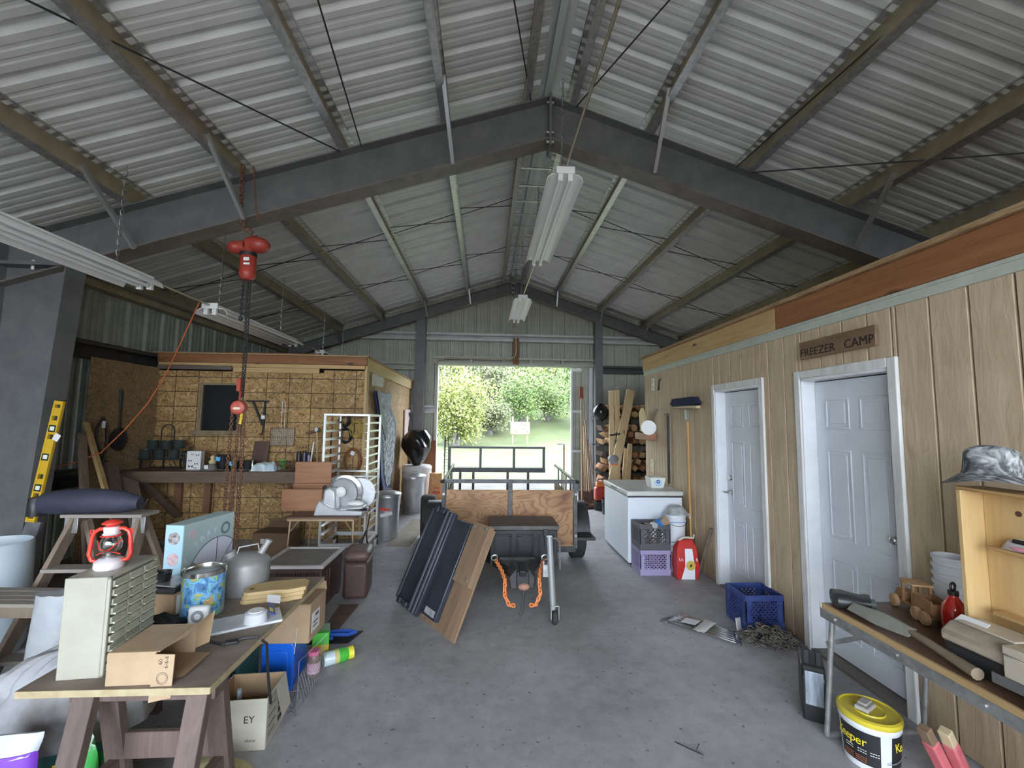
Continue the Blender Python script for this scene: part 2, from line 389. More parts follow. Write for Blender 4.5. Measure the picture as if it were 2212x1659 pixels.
# ---- steel frames
def frame(name, yw, dep0, dep1, label, col=True, fw_=.2):
    fr = struct(name, label=label)
    xi, xo = -3.84, 5.04
    for side, xe in ((-1, -4.46), (1, 5.66)):
        def pt(x, d): return (x, ztop(x)-d)
        da = dep0; db = dep1
        polyw = [(RX, RZ0), (xe, ztop(xe)), (xe, ztop(xe)-db), (RX, RZ0-da)]
        part(fr, 'rafter_web', MB().prism(polyw, yw-.005, yw+.005, 'y'), m_steel, sm=False)
        top = MB().prism([(RX, RZ0), (xe, ztop(xe)), (xe, ztop(xe)-.012), (RX, RZ0-.012)], yw-fw_/2, yw+fw_/2, 'y')
        part(fr, 'top_flange', top, m_steel, sm=False)
        bot = MB().prism([(RX, RZ0-da), (xe, ztop(xe)-db), (xe, ztop(xe)-db-.012), (RX, RZ0-da-.012)], yw-fw_/2, yw+fw_/2, 'y')
        part(fr, 'bottom_flange', bot, mp('rusty flange', (0.12, 0.105, 0.09), (0.18, 0.155, 0.13), scale=6, rough=0.6), sm=False)
    ap = MB().box(RX-.012, RX+.012, yw-.11, yw+.11, RZ0-dep0-.08, RZ0+.03)
    part(fr, 'apex_plate', ap, m_steel)
    for sx in (-.03, .03):
        for zz in (-.06, -dep0+.06, -dep0-.04):
            part(fr, 'bolt', MB().cyl((RX+sx*.4, yw-.075, RZ0+zz), (RX+sx*1.2, yw-.075, RZ0+zz), .014, n=6), m_galv)
    if col:
        for side in (-1, 1):
            def X(l): return l if side < 0 else 2*RX-l
            zt = ztop(X(-4.46))-dep1
            wb = [(X(-4.44), 0), (X(-4.44), ztop(X(-4.44))), (X(-3.84), ztop(X(-3.84))-.05), (X(-3.84), 3.07), (X(-4.02), 0)]
            if side > 0: wb = wb[::-1]
            part(fr, 'column_web', MB().prism(wb, yw-.008, yw+.008, 'y'), m_steel, sm=False)
            part(fr, 'column_flange', MB().bar((X(-4.02), yw, 0), (X(-3.84), yw, 3.07), fw_, .014, up=(1,0,0)), m_steel)
            part(fr, 'column_flange', MB().bar((X(-4.44), yw, 0), (X(-4.44), yw, 3.40), fw_, .014, up=(1,0,0)), m_steel)
            part(fr, 'knee_plate', MB().bc(((X(-4.44)+X(-3.81))/2, yw, 3.07), (.74, fw_+.04, .03)), m_steel)
            for q in (-4.15, -3.85):
                part(fr, 'bolt', MB().cyl((X(q), yw-.07, 3.02), (X(q), yw-.07, 3.11), .016, n=6), m_galv)
            part(fr, 'base_plate', MB().bc((X(-4.18), yw, .008), (.56, .26, .016)), m_steel)
    return fr
fr_n = frame('steel_frame', 4.2, .44, .42, 'dark steel rafter frame with tapered columns crossing the middle of the shed')
fr_f = frame('steel_frame', 10.02, .24, .24, 'dark steel end frame against the gable wall with the open door', col=False, fw_=.14)
fr_0 = frame('steel_frame', -3.9, .44, .42, 'dark steel rafter frame at the open front of the shed')
# flange braces from purlin to rafter bottom
m_brace = mp('bright angle steel', (0.5, 0.5, 0.5), rough=0.35, metal=0.8)
for x in (-3.32, -2.36, -0.42, 1.60, 3.70, 4.64):
    zb = ztop(x)-.43
    for yw, fr, dd in ((4.2, fr_n, -.62),):
        dx = .06
        part(fr, 'flange_brace', MB().bar((x+dx*0, yw+dd, ztop(x)+.06), (x+dx, yw-.1, zb), .035, .035), m_brace)
for x in (-3.32, -2.36, -1.40, -0.42, 1.60, 2.64, 3.70, 4.64):
    part(fr_f, 'flange_brace', MB().bar((x, 10.02-.4, ztop(x)+.03), (x+.03, 9.95, ztop(x)-.24), .03, .03), m_brace)
# end-frame columns (either side of the big door)
for x, w, lb in ((-1.52, .22, 'left'), (2.64, .18, 'right')):
    c = struct('wind_column', MB().bc((0, 0, (ztop(x)-.24)/2), (w, .16, ztop(x)-.24)), m_steel, 'dark steel post beside the open doorway'); c.location = (x, 10.06, 0)
# diagonal rods under the roof
def rod(p, q, r=.007, n=6): part(ceil, 'brace_rod', MB().cyl(p, q, r, n=n), m_rod)
def onroof(x, y, d=-.02): return (x, y, ztop(x)+d)
for xa, xb in ((-1.25, -1.05), (-1.45, -3.2)):
    rod(onroof(xa, 4.1), onroof(xb, 1.4, .1))
rod(onroof(0.40, 4.1, .0), onroof(-.12, 1.8, .12)); rod(onroof(.86, 4.1), onroof(1.62, 2.0, .12))
rod(onroof(2.52, 4.1), onroof(2.75, 1.6, .1)); rod(onroof(2.68, 4.1), onroof(4.4, 2.8, .05))
rod(onroof(-3.95, 4.0, -.1), onroof(-4.3, 3.0, -.1))
for xs, sd in ((PXL, -1), (PXR, 1)):
    for a, b in zip(xs, xs[1:]):
        for yc in (6.1, 7.9):
            rod((a, yc, ztop(a)+.06), (b, yc+.25, ztop(b)+.14), .006); rod((a, yc+.25, ztop(a)+.05), (b, yc, ztop(b)+.12), .006)
# ---- left wall
wl = struct('wall_left', label='ribbed grey green metal wall with dark girts, left side of the shed')
HL = ztop(XL)+PD
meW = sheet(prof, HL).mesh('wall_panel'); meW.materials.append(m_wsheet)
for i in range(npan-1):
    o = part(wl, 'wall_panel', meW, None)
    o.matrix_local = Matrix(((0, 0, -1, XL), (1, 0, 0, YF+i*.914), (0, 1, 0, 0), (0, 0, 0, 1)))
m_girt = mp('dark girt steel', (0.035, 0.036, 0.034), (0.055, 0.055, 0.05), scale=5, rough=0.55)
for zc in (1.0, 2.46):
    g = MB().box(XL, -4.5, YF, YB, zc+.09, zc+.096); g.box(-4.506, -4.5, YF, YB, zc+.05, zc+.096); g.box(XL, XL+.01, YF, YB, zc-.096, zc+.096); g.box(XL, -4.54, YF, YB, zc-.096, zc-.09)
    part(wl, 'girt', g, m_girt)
part(wl, 'eave_strut', MB().box(XL+.01, -4.56, YF, YB, ztop(XL)-.02, ztop(XL)+.16), m_purl)
# ---- right outer wall
wr = struct('wall_right', label='ribbed metal outer wall on the right, mostly behind the freezer room')
HR = ztop(XR)+PD
meWR = sheet(prof, HR).mesh('wall_panel'); meWR.materials.append(m_wsheet)
for i in range(npan-1):
    o = part(wr, 'wall_panel', meWR, None)
    o.matrix_local = Matrix(((0, 0, 1, XR), (1, 0, 0, YF+i*.914), (0, 1, 0, 0), (0, 0, 0, 1)))
# ---- back gable wall: vertical sheets cut by the slope, open doorway
wb_ = struct('wall_back', label='ribbed grey green gable wall around the open sliding doorway')
DX0, DX1, DZ = -1.12, 2.30, 3.0
def gable(parent, y, x0, x1, z0, m, ztopf):
    """ribbed strip x0..x1 from z0 to the roof"""
    pts = []; s = .305; k0 = math.floor(x0/s); x = k0*s
    xs = []
    while x < x1+.3:
        for dx, h in ((0, 0), (.012, .03), (.045, .03), (.06, 0), (.14, 0), (.15, .006), (.17, .006), (.18, 0), (.22, 0), (.23, .006), (.25, .006), (.26, 0)):
            if x0 <= x+dx <= x1: xs.append((x+dx, h))
        x += s
    xs = [(x0, 0)]+xs+[(x1, 0)]
    mb = MB(); n = len(xs)
    mb.add([(a, y+h, z0) for a, h in xs]+[(a, y+h, ztopf(a)) for a, h in xs], [[i, i+1, n+i+1, n+i] for i in range(n-1)])
    return part(parent, 'wall_panel', mb, m, sm=False)
zf = lambda x: ztop(x)+PD
x = XL
while x < DX0-.01:
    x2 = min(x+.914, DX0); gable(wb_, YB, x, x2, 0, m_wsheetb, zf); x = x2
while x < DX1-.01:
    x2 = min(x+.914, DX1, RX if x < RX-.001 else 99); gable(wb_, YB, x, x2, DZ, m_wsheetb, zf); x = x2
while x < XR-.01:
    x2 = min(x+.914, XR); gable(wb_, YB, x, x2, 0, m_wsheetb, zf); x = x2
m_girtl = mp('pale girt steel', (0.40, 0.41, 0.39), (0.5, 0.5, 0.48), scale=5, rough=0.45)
def girtx(x0, x1, zc, m=m_girtl):
    g = MB().box(x0, x1, YB-.03, YB-.01, zc-.09, zc+.09); g.box(x0, x1, YB-.17, YB-.02, zc+.075, zc+.09); g.box(x0, x1, YB-.175, YB-.165, zc+.035, zc+.09)
    g.box(x0, x1, YB-.17, YB-.02, zc-.09, zc-.075); g.box(x0, x1, YB-.175, YB-.165, zc-.09, zc-.04)
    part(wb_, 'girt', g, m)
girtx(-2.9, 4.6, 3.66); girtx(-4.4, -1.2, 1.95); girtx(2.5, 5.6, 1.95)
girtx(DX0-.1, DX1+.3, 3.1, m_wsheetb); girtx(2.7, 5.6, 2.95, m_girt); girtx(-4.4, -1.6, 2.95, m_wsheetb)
for x in (-.35, .4, 1.05, 1.8): part(wb_, 'track_bracket', MB().box(x-.03, x+.03, YB-.19, YB-.1, 3.06, 3.2), m_wsheetb)
part(wb_, 'center_post', MB().box(.62, .76, YB-.22, YB-.18, 3.02, 3.64), mp('rust brown post', (0.14, 0.06, 0.02), (0.2, 0.09, 0.03), scale=8, rough=0.7))
tr1 = struct('trim_1', MB().box(DX0-.07, DX0, YB-.1, YB+.06, 0, DZ+.02), mp('pale jamb', (0.5, 0.5, 0.48), rough=0.5), 'pale metal jamb on the left of the open doorway')
tr2 = struct('trim_2', MB().box(DX0-.07, DX1+.1, YB-.1, YB+.08, DZ, DZ+.05), mp('header trim', (0.30, 0.31, 0.27), rough=0.5), 'metal header over the open doorway')
# sliding door leaf, pushed to the right, edge showing in the opening
door3 = struct('door_3', label='metal sliding door leaf pushed open to the right of the doorway')
lf = MB().box(2.06, 2.10, YB+.12, YB+.16, .03, DZ-.02); lf.box(2.44, 2.5, YB+.12, YB+.16, .03, DZ-.02)
for zc in (.06, 1.0, 1.95, DZ-.05): lf.box(2.1, 2.44, YB+.12, YB+.16, zc-.03, zc+.03)
part(door3, 'door_frame', lf, mp('white door steel', (0.55, 0.57, 0.6), rough=0.4))
gable(door3, YB+.17, 2.06, 4.6, .02, m_wsheetb, lambda x: DZ+.1)
part(door3, 'jamb', MB().box(2.47, 2.55, YB-.06, YB+.05, 0, DZ), MATS['white door steel'])
# front gable over the open front
wf = struct('wall_front', label='metal gable above the wide open front of the shed')
x = XL
while x < XR-.01:
    x2 = min(x+.914, XR, RX if x < RX-.001 else 99); gable(wf, YF, x, x2, 3.7, m_wsheetb, zf); x = x2
# ================= freezer room (right) =================
WX, WY0, WY1 = 2.507, -3.4, 6.72
room = struct('wall_freezer_room', label='tan grooved plywood siding wall of the freezer room with two white doors')
def siding_mat():
    m, nt, b = _base('tan siding'); L = nt.links.new
    tc = N(nt, 'ShaderNodeTexCoord'); ma = N(nt, 'ShaderNodeMapping'); ma.inputs['Scale'].default_value = (3, 3, .5); L(tc.outputs['Object'], ma.inputs['Vector'])
    oi = N(nt, 'ShaderNodeObjectInfo')
    ad = N(nt, 'ShaderNodeVectorMath', operation='ADD'); L(ma.outputs[0], ad.inputs[0]); L(oi.outputs['Location'], ad.inputs[1])
    nz = N(nt, 'ShaderNodeTexNoise', Scale=7.0, Detail=6.0, Roughness=.6, Distortion=.8); L(ad.outputs[0], nz.inputs['Vector'])
    big = N(nt, 'ShaderNodeTexNoise', Scale=.9, Detail=3.0); L(tc.outputs['Object'], big.inputs['Vector'])
    rp = N(nt, 'ShaderNodeValToRGB'); e = rp.color_ramp.elements
    e[0].position = .3; e[1].position = .7; e[0].color = (.44, .325, .21, 1); e[1].color = (.60, .465, .32, 1); L(nz.outputs['Fac'], rp.inputs[0])
    sx = N(nt, 'ShaderNodeSeparateXYZ'); L(tc.outputs['Object'], sx.inputs[0])
    mr = N(nt, 'ShaderNodeMapRange'); mr.inputs[1].default_value = .0; mr.inputs[2].default_value = .9; L(sx.outputs[2], mr.inputs[0])   # mottled, darker towards the ground
    ms = N(nt, 'ShaderNodeMath', operation='MULTIPLY_ADD'); ms.inputs[1].default_value = .7; L(big.outputs['Fac'], ms.inputs[0]); L(mr.outputs[0], ms.inputs[2])
    r2_ = N(nt, 'ShaderNodeValToRGB'); e2 = r2_.color_ramp.elements; e2[0].position = .35; e2[1].position = .95; e2[0].color = (.5, .46, .42, 1); e2[1].color = (1, 1, 1, 1); L(ms.outputs[0], r2_.inputs[0])
    mm = N(nt, 'ShaderNodeMixRGB', blend_type='MULTIPLY'); mm.inputs[0].default_value = 1; L(rp.outputs[0], mm.inputs[1]); L(r2_.outputs[0], mm.inputs[2])
    L(mm.outputs[0], b.inputs['Base Color']); b.inputs['Roughness'].default_value = .75
    bp = N(nt, 'ShaderNodeBump', Strength=.5, Distance=.008); L(nz.outputs['Fac'], bp.inputs['Height']); L(bp.outputs[0], b.inputs['Normal'])
    return m
m_side = siding_mat()
m_white = mp('white paint', (0.72, 0.73, 0.75), (0.8, 0.81, 0.83), scale=5, rough=0.45)
m_trimw = mp('weathered white trim', (0.60, 0.59, 0.56), (0.75, 0.74, 0.72), scale=6, rough=0.6, stretch=(4, 4, .6))
DOORS = [(2.487, 3.372), (3.775, 4.673)]
part(room, 'backing', MB().box(WX+.022, WX+.04, WY0, DOORS[0][0]+.04, 0, 2.46).box(WX+.022, WX+.04, DOORS[0][1]-.04, DOORS[1][0]+.04, 0, 2.46).box(WX+.022, WX+.04, DOORS[1][1]-.04, WY1, 0, 2.46).box(WX+.022, WX+.04, DOORS[0][0], DOORS[0][1], 2.08, 2.46).box(WX+.022, WX+.04, DOORS[1][0], DOORS[1][1], 2.08, 2.46), mp('dark groove', (.05, .035, .02), rough=.9))
y = WY0; g = .012
while y < WY1-.01:
    w = .203 if y < 5.2 else (.10 if int(y*20) % 2 else .152)
    y2 = min(y+w, WY1)
    segs = [(y, y2, 0.0)]
    for a, b in DOORS:
        out = []
        for (p, q, z0) in segs:
            if q <= a+.03 or p >= b-.03 or z0 > 0: out.append((p, q, z0)); continue
            if p < a+.03: out.append((p, a+.03, 0.0))
            if q > b-.03: out.append((b-.03, q, 0.0))
            out.append((max(p, a+.03), min(q, b-.03), 2.10))
        segs = out
    for p, q, z0 in segs:
        if q-p < .015: continue
        part(room, 'plank', MB().box(WX, WX+.022, p+g/2-y, q-g/2-y, z0+.012, 2.455), m_side, bev=.003, loc=(0, y, 0))
    y = y2
# interior dark box and return wall at the far end, room roof
part(room, 'end_siding', MB().box(WX+.04, XR-.05, WY1-.03, WY1, 0, 2.46), m_side)
part(room, 'lining', MB().box(WX+.35, WX+.37, WY0, WY1-.05, 0, 2.46), mp('dark lining', (.08, .07, .06), rough=.9))
m_fas1 = wood('redwood fascia', (.20, .075, .028), (.33, .14, .055), 'y', 3, knots=True, kc=(.07, .025, .01))
m_fas2 = wood('pale knotty fascia', (.42, .26, .10), (.58, .40, .19), 'y', 2.5, knots=True, kc=(.10, .04, .02))
m_edge = mp('plywood edge', (.25, .15, .07), (.42, .28, .15), scale=30, rough=.8, stretch=(1, .3, 3))
t3 = struct('trim_3', label='long brown fascia board along the top of the freezer room, pale and knotty at the far end')
part(t3, 'board', MB().box(WX-.03, WX+.01, WY0, 3.55, 2.512, 2.705), m_fas1, bev=.004)
part(t3, 'board', MB().box(WX-.03, WX+.01, 3.555, WY1, 2.512, 2.705), m_fas2, bev=.004)
part(t3, 'roof_sheet', MB().box(WX-.06, XR-.1, WY0, WY1+.05, 2.706, 2.737), m_edge)
t4 = struct('trim_4', MB().box(WX-.012, WX+.01, WY0, WY1+.01, 2.435, 2.512).box(WX-.018, WX+.01, WY0, WY1+.01, 2.49, 2.512), mp('pale green trim', (.42, .45, .38), (.5, .52, .46), scale=6, rough=.6), 'pale green trim strip under the fascia of the freezer room', bev=.002)
def door(name, y0, y1, knob_y, label, lever):
    d = struct(name, label=label)
    cw = .062; H = 2.125
    yo0, yo1 = y0+cw, y1-cw
    x0 = WX-.018
    for yy in ((y0, yo0), (yo1, y1)): part(d, 'casing', MB().box(x0, WX+.02, yy[0], yy[1], 0, H), m_trimw, bev=.006)
    part(d, 'casing', MB().box(x0, WX+.02, yo0, yo1, H-cw, H), m_trimw, bev=.006)
    for yy in ((yo0-.012, yo0+.012), (yo1-.012, yo1+.012)): part(d, 'jamb', MB().box(WX-.006, WX+.15, yy[0], yy[1], 0, H-cw), m_white, bev=.002)
    part(d, 'jamb', MB().box(WX-.006, WX+.15, yo0, yo1, H-cw-.02, H-cw+.01), m_white)
    part(d, 'threshold', MB().box(WX-.01, WX+.16, yo0, yo1, .0, .018), mp('worn sill', (.17, .15, .13), rough=.7))
    a, b = yo0+.016, yo1-.016; xs = WX+.10; z0, z1 = .025, 2.035
    slab = part(d, 'door_slab', MB().box(xs, xs+.04, a, b, z0, z1), mp('door enamel', (0.66, 0.69, 0.74), (0.71, 0.74, 0.79), scale=3, rough=.38), bev=.003)
    W = b-a; pw = W*.30; m1 = a+W*.14; m2 = b-W*.14-pw
    for (pz0, pz1) in ((1.67, 1.90), (.87, 1.52), (.18, .72)):
        for py in (m1, m2):
            fr_ = MB()
            for q0, q1, w_, h_ in ((py, py+pw, 0, 0),):
                fr_.box(xs-.008, xs, q0, q1, pz0, pz0+.016).box(xs-.008, xs, q0, q1, pz1-.016, pz1).box(xs-.008, xs, q0, q0+.016, pz0+.016, pz1-.016).box(xs-.008, xs, q1-.016, q1, pz0+.016, pz1-.016)
            part(slab, 'panel_moulding', fr_, MATS['door enamel'], bev=.004)
            part(slab, 'panel', MB().box(xs-.006, xs, py+.04, py+pw-.04, pz0+.04, pz1-.04), MATS['door enamel'], bev=.005)
    m_chr = mp('chrome knob', (.6, .6, .6), rough=.2, metal=1)
    k = MB()
    if lever:
        k.cyl((xs, knob_y, .98), (xs-.012, knob_y, .98), .032, n=20); k.cyl((xs-.01, knob_y, .98), (xs-.055, knob_y, .98), .012, n=12); k.ell((xs-.058, knob_y+.02, .98), (.012, .05, .012))
        part(d, 'door_handle', k, m_chr)
        part(d, 'deadbolt', MB().cyl((xs, knob_y, 1.13), (xs-.02, knob_y, 1.13), .032, .026, n=20), m_chr)
    else:
        k.cyl((xs, knob_y, .99), (xs-.01, knob_y, .99), .032, n=20); k.cyl((xs-.01, knob_y, .99), (xs-.05, knob_y, .99), .013, n=12); k.ell((xs-.06, knob_y, .99), (.022, .028, .028))
        part(d, 'door_handle', k, m_chr)
    return d
door('door_1', *DOORS[0], DOORS[0][0]+.14, 'white six panel door under the freezer camp sign', False)
door('door_2', *DOORS[1], DOORS[1][1]-.14, 'white six panel door with lever handle next to the push broom', True)
# ================= OSB store room (left) =================
SX, SY0, SY1, ST = -1.71, 6.25, 10.05, 2.59
OSBC = [(.20, .11, .035), (.34, .20, .075), (.44, .28, .115), (.30, .17, .06), (.52, .36, .17)]
OSBD = [tuple(c*.62 for c in k) for k in OSBC]
m_osb = osb('strand board', OSBC, grid=(('Z', .205), ('X', .305)))
m_osbp = osb('strand board plain', OSBC)
m_osbd = osb('dark strand board', [(.20, .13, .065), (.28, .19, .10), (.24, .155, .08), (.33, .23, .125)])  # darker, greyer flakes than the front boards, no grid
sh = struct('wall_store_room', label='strand board front and side walls of the store room on the left')
wx0, wx1, wz0, wz1 = -3.89, -3.41, 1.52, 2.145
for (x0, x1, z0, z1, m) in ((-4.58, wx0, 1.22, 2.34, m_osb), (wx1, -2.28, 1.22, 2.34, m_osb), (wx0, wx1, wz1, 2.34, m_osb), (wx0, wx1, 1.22, wz0, m_osb), (-4.58, -3.33, .06, 1.218, m_osb), (-3.328, -2.08, .06, 1.218, m_osb), (-2.078, SX, .06, 1.218, m_osb), (-2.278, SX, 1.22, 2.38, m_osb)):
    part(sh, 'osb_panel', MB().box(x0, x1, SY0, SY0+.012, z0, z1), m, sm=False)
for y0, y1 in ((SY0+.012, 7.45), (7.452, 8.67), (8.672, SY1)):
    part(sh, 'osb_panel', MB().box(SX-.012, SX, y0, y1, .06, 2.44), m_osbp, sm=False)
m_conc = mp('concrete kerb', (.13, .11, .09), (.2, .17, .14), scale=8, rough=.85)
part(sh, 'kerb', MB().box(-4.6, SX+.02, SY0-.015, SY1, 0, .058), m_conc)
m_fas3 = wood('dark red fascia', (.17, .065, .022), (.28, .12, .045), 'x', 3, kc=(.05, .02, .01))
m_pine = wood('pale pine board', (.40, .25, .10), (.55, .37, .17), 'x', 2.5, kc=(.12, .05, .02))
m_piney = wood('pale pine rail', (.42, .28, .11), (.56, .40, .18), 'y', 2.5, kc=(.12, .05, .02))
part(sh, 'fascia', MB().box(-4.5, SX+.03, SY0-.05, SY0-.012, 2.455, 2.57), m_fas3, bev=.003)
part(sh, 'fascia', MB().box(-4.5, SX, SY0-.03, SY0, 2.40, 2.453), m_pine, bev=.003)
part(sh, 'fascia', MB().box(-4.5, -3.52, SY0-.045, SY0-.012, 2.355, 2.415), mp('grey board', (.10, .08, .06), (.15, .12, .09), scale=6, rough=.8, stretch=(.5, 4, 4)), bev=.003)
part(sh, 'fascia', MB().box(-3.51, -2.34, SY0-.025, SY0, 2.33, 2.398), m_pine, bev=.003)
part(sh, 'fascia', MB().box(SX, SX+.03, SY0, SY1, 2.39, 2.57), m_piney, bev=.003)
part(sh, 'corner_stud', MB().box(SX-.005, SX+.03, SY0-.01, SY0+.10, .06, 2.39), wood('stud pine', (.38, .25, .10), (.52, .37, .17), 'z', 2.5), bev=.003)
part(sh, 'roof_sheet', MB().box(-4.56, SX+.05, SY0-.07, SY1+.03, 2.571, 2.59), m_edge)
part(sh, 'lumber_on_roof', MB().box(-4.2, -2.9, SY0+.3, SY0+.5, 2.591, 2.64), m_fas3, bev=.003)
part(sh, 'lumber_on_roof', MB().box(-4.1, -2.6, SY0+.6, SY0+.78, 2.591, 2.70), m_fas3, bev=.003)
win = struct('window_1', label='small dark square window in the strand board wall above the bench')
m_wf = mp('window frame wood', (.16, .12, .07), (.24, .18, .11), scale=6, rough=.7, stretch=(3, 3, 1))
for b_ in ((wx0-.05, wx0, wz0-.05, wz1+.03), (wx1, wx1+.05, wz0-.05, wz1+.03)): part(win, 'window_frame', MB().box(b_[0], b_[1], SY0-.02, SY0+.03, b_[2], b_[3]), m_wf, bev=.003)
part(win, 'window_frame', MB().box(wx0, wx1, SY0-.02, SY0+.03, wz1, wz1+.03), m_wf); part(win, 'window_sill', MB().box(wx0-.12, wx1+.06, SY0-.04, SY0+.03, wz0-.06, wz0), m_wf, bev=.003)
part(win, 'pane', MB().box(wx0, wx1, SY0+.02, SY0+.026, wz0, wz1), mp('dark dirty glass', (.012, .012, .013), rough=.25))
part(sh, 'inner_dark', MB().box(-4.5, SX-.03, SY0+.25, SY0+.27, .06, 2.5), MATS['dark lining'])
# strand board sheet on the left wall
part(wl, 'osb_panel', MB().box(-4.498, -4.485, 5.2, 6.23, .10, 2.37), m_osbd)
# batten leaning at the edge of the sheet
# concrete curb along left wall
part(wl, 'kerb', MB().box(XL, -4.5, YF, YB, 0, .09), m_conc)
# ================= outside, beyond the doorway =================
m_leafs = [mp('yellow green leaves', (.09, .11, .018), (.18, .20, .045), scale=1.5, rough=.7), mp('fresh green leaves', (.055, .10, .018), (.12, .17, .04), scale=1.5, rough=.7), mp('grey green leaves', (.07, .085, .035), (.15, .16, .075), scale=1.5, rough=.7)]
m_bark = mp('grey bark', (.10, .09, .085), (.2, .18, .175), scale=6, rough=.9, stretch=(3, 3, .6))
def tree(x, y, h, r, kind, label, name='leafy_tree', n=3500, low=.12, cat='tree', nbr=11, group='trees beyond the doorway'):
    t = thing(name, label, cat, (x, y, gz(x, y)-.05), 0, group)
    rnd = random.Random(int(x*100+y*7)); tips = []
    br = MB()
    for k in range(nbr):
        a = rnd.uniform(0, 6.28); rr = r*rnd.uniform(.3, .9); zz = h*rnd.uniform(.45, .95)
        p = [Vector((rnd.uniform(-.15, .15), rnd.uniform(-.15, .15), 0))]
        e = Vector((rr*math.cos(a), rr*math.sin(a), zz)); mid = Vector((e.x*.3, e.y*.3, zz*.55))
        for s in (.25, .5, .75, 1.0):
            q = p[0]*(1-s)**2+mid*2*s*(1-s)+e*s*s; p.append(q+Vector((jit(.1), jit(.1), jit(.1))))
        br.tube(p, .05, 4, rs=[.09, .07, .05, .035, .012]); tips += p[2:]
        for w in range(5):
            b0 = p[rnd.choice((2, 3, 4))]; d = Vector((rnd.uniform(-1, 1), rnd.uniform(-1, 1), rnd.uniform(-.9, .4)))*r*.4
            br.tube([b0, b0+d*.5+Vector((0, 0, .1)), b0+d], .012, 3); tips.append(b0+d)
    part(t, 'trunk', br, m_bark)
    fo = MB()
    for k in range(n):
        c = rnd.choice(tips); q = c+Vector((rnd.gauss(0, r*.16), rnd.gauss(0, r*.16), rnd.gauss(0, r*.14)))
        if q.z < h*low: q.z = h*low+rnd.random()*.4
        s = rnd.uniform(.05, .12)*(1 if y < 32 else 1.7); a = Vector((rnd.uniform(-1, 1), rnd.uniform(-1, 1), rnd.uniform(-1, 1))).normalized(); b = a.orthogonal().normalized()
        fo.add([q-a*s, q+b*s*.55, q+a*s, q-b*s*.55], [[0, 1, 2, 3]])
    part(t, 'foliage', fo, m_leafs[kind], sm=False, kind='stuff')
tree(-1.6, 24.5, 3.9, 2.1, 0, 'big drooping yellow green shrub tree on the grass left of the target board', n=9000, low=.03, nbr=20)
tree(2.4, 29, 4.6, 2.2, 1, 'fresh green tree behind the target board', n=4500)
tree(7.0, 28.5, 4.2, 2.2, 1, 'green bushy tree right of the target board', n=4500)
tree(-5.2, 29, 5.0, 2.5, 2, 'grey green tree left of the drooping shrub tree', n=4000)
tree(.4, 33, 5.2, 2.6, 2, 'grey twiggy tree behind the drooping shrub tree', n=2600, nbr=18)
for x, y, h, r, k in ((-8, 35, 5.5, 3, 0), (-4.6, 39.5, 5.6, 3, 0), (3.4, 38, 6, 3.2, 0), (8.2, 35, 5.5, 3, 1), (-10.5, 47, 6, 3.4, 1), (0.5, 45, 6.4, 3.6, 0), (6.5, 45, 6.4, 3.6, 0), (14, 44, 6, 3.4, 1), (-16, 42, 6, 3.5, 0), (3, 53, 7, 4, 1), (-7.5, 55, 7, 4, 0), (11, 54, 7, 4, 0)):
    tree(x, y, h, r, k, ('yellow green tree on the slope far behind the field', 'fresh green tree on the slope far behind the field')[k], n=3000)
for x, y, h, r, k, lab in ((.35, 27.6, 2.6, 1.3, 2, 'low grey twiggy bush between the drooping shrub tree and the target board'), (4.3, 30.5, 3.0, 1.7, 1, 'low green bush right behind the target board'), (-3.6, 31.5, 3.2, 1.8, 0, 'low yellow green bush behind the drooping shrub tree'), (10.2, 31.5, 3.4, 1.9, 0, 'low yellow green bush at the right side of the field')):
    tree(x, y, h, r, k, lab, name='leafy_bush', n=3600, low=.04, cat='bush', group='bushes beyond the doorway')
tb = thing('target_board', 'pale plywood target board on posts standing in the field', 'board', (2.0, 25.0, gz(2.0, 25.0)))
part(tb, 'board', MB().box(-.56, .56, -.02, .02, .6, 1.3), mp('bleached plywood', (.17, .13, .09), (.22, .18, .13), scale=3, rough=.8))
part(tb, 'paper_target', MB().box(-.48, -.08, -.026, -.021, .82, 1.24), mp('white paper', (.7, .7, .7), rough=.8))
for x in (-.42, .42): part(tb, 'post', MB().box(x-.04, x+.04, .02, .09, 0, 1.62), MATS['bleached plywood'])
for x, z in ((.15, .9), (.3, 1.1), (.38, .75), (-.2, .72), (.1, 1.18)): part(tb, 'hole', MB().cyl((x, -.024, z), (x, -.02, z), .04, n=8), mp('dark hole', (.12, .08, .05), rough=.9))
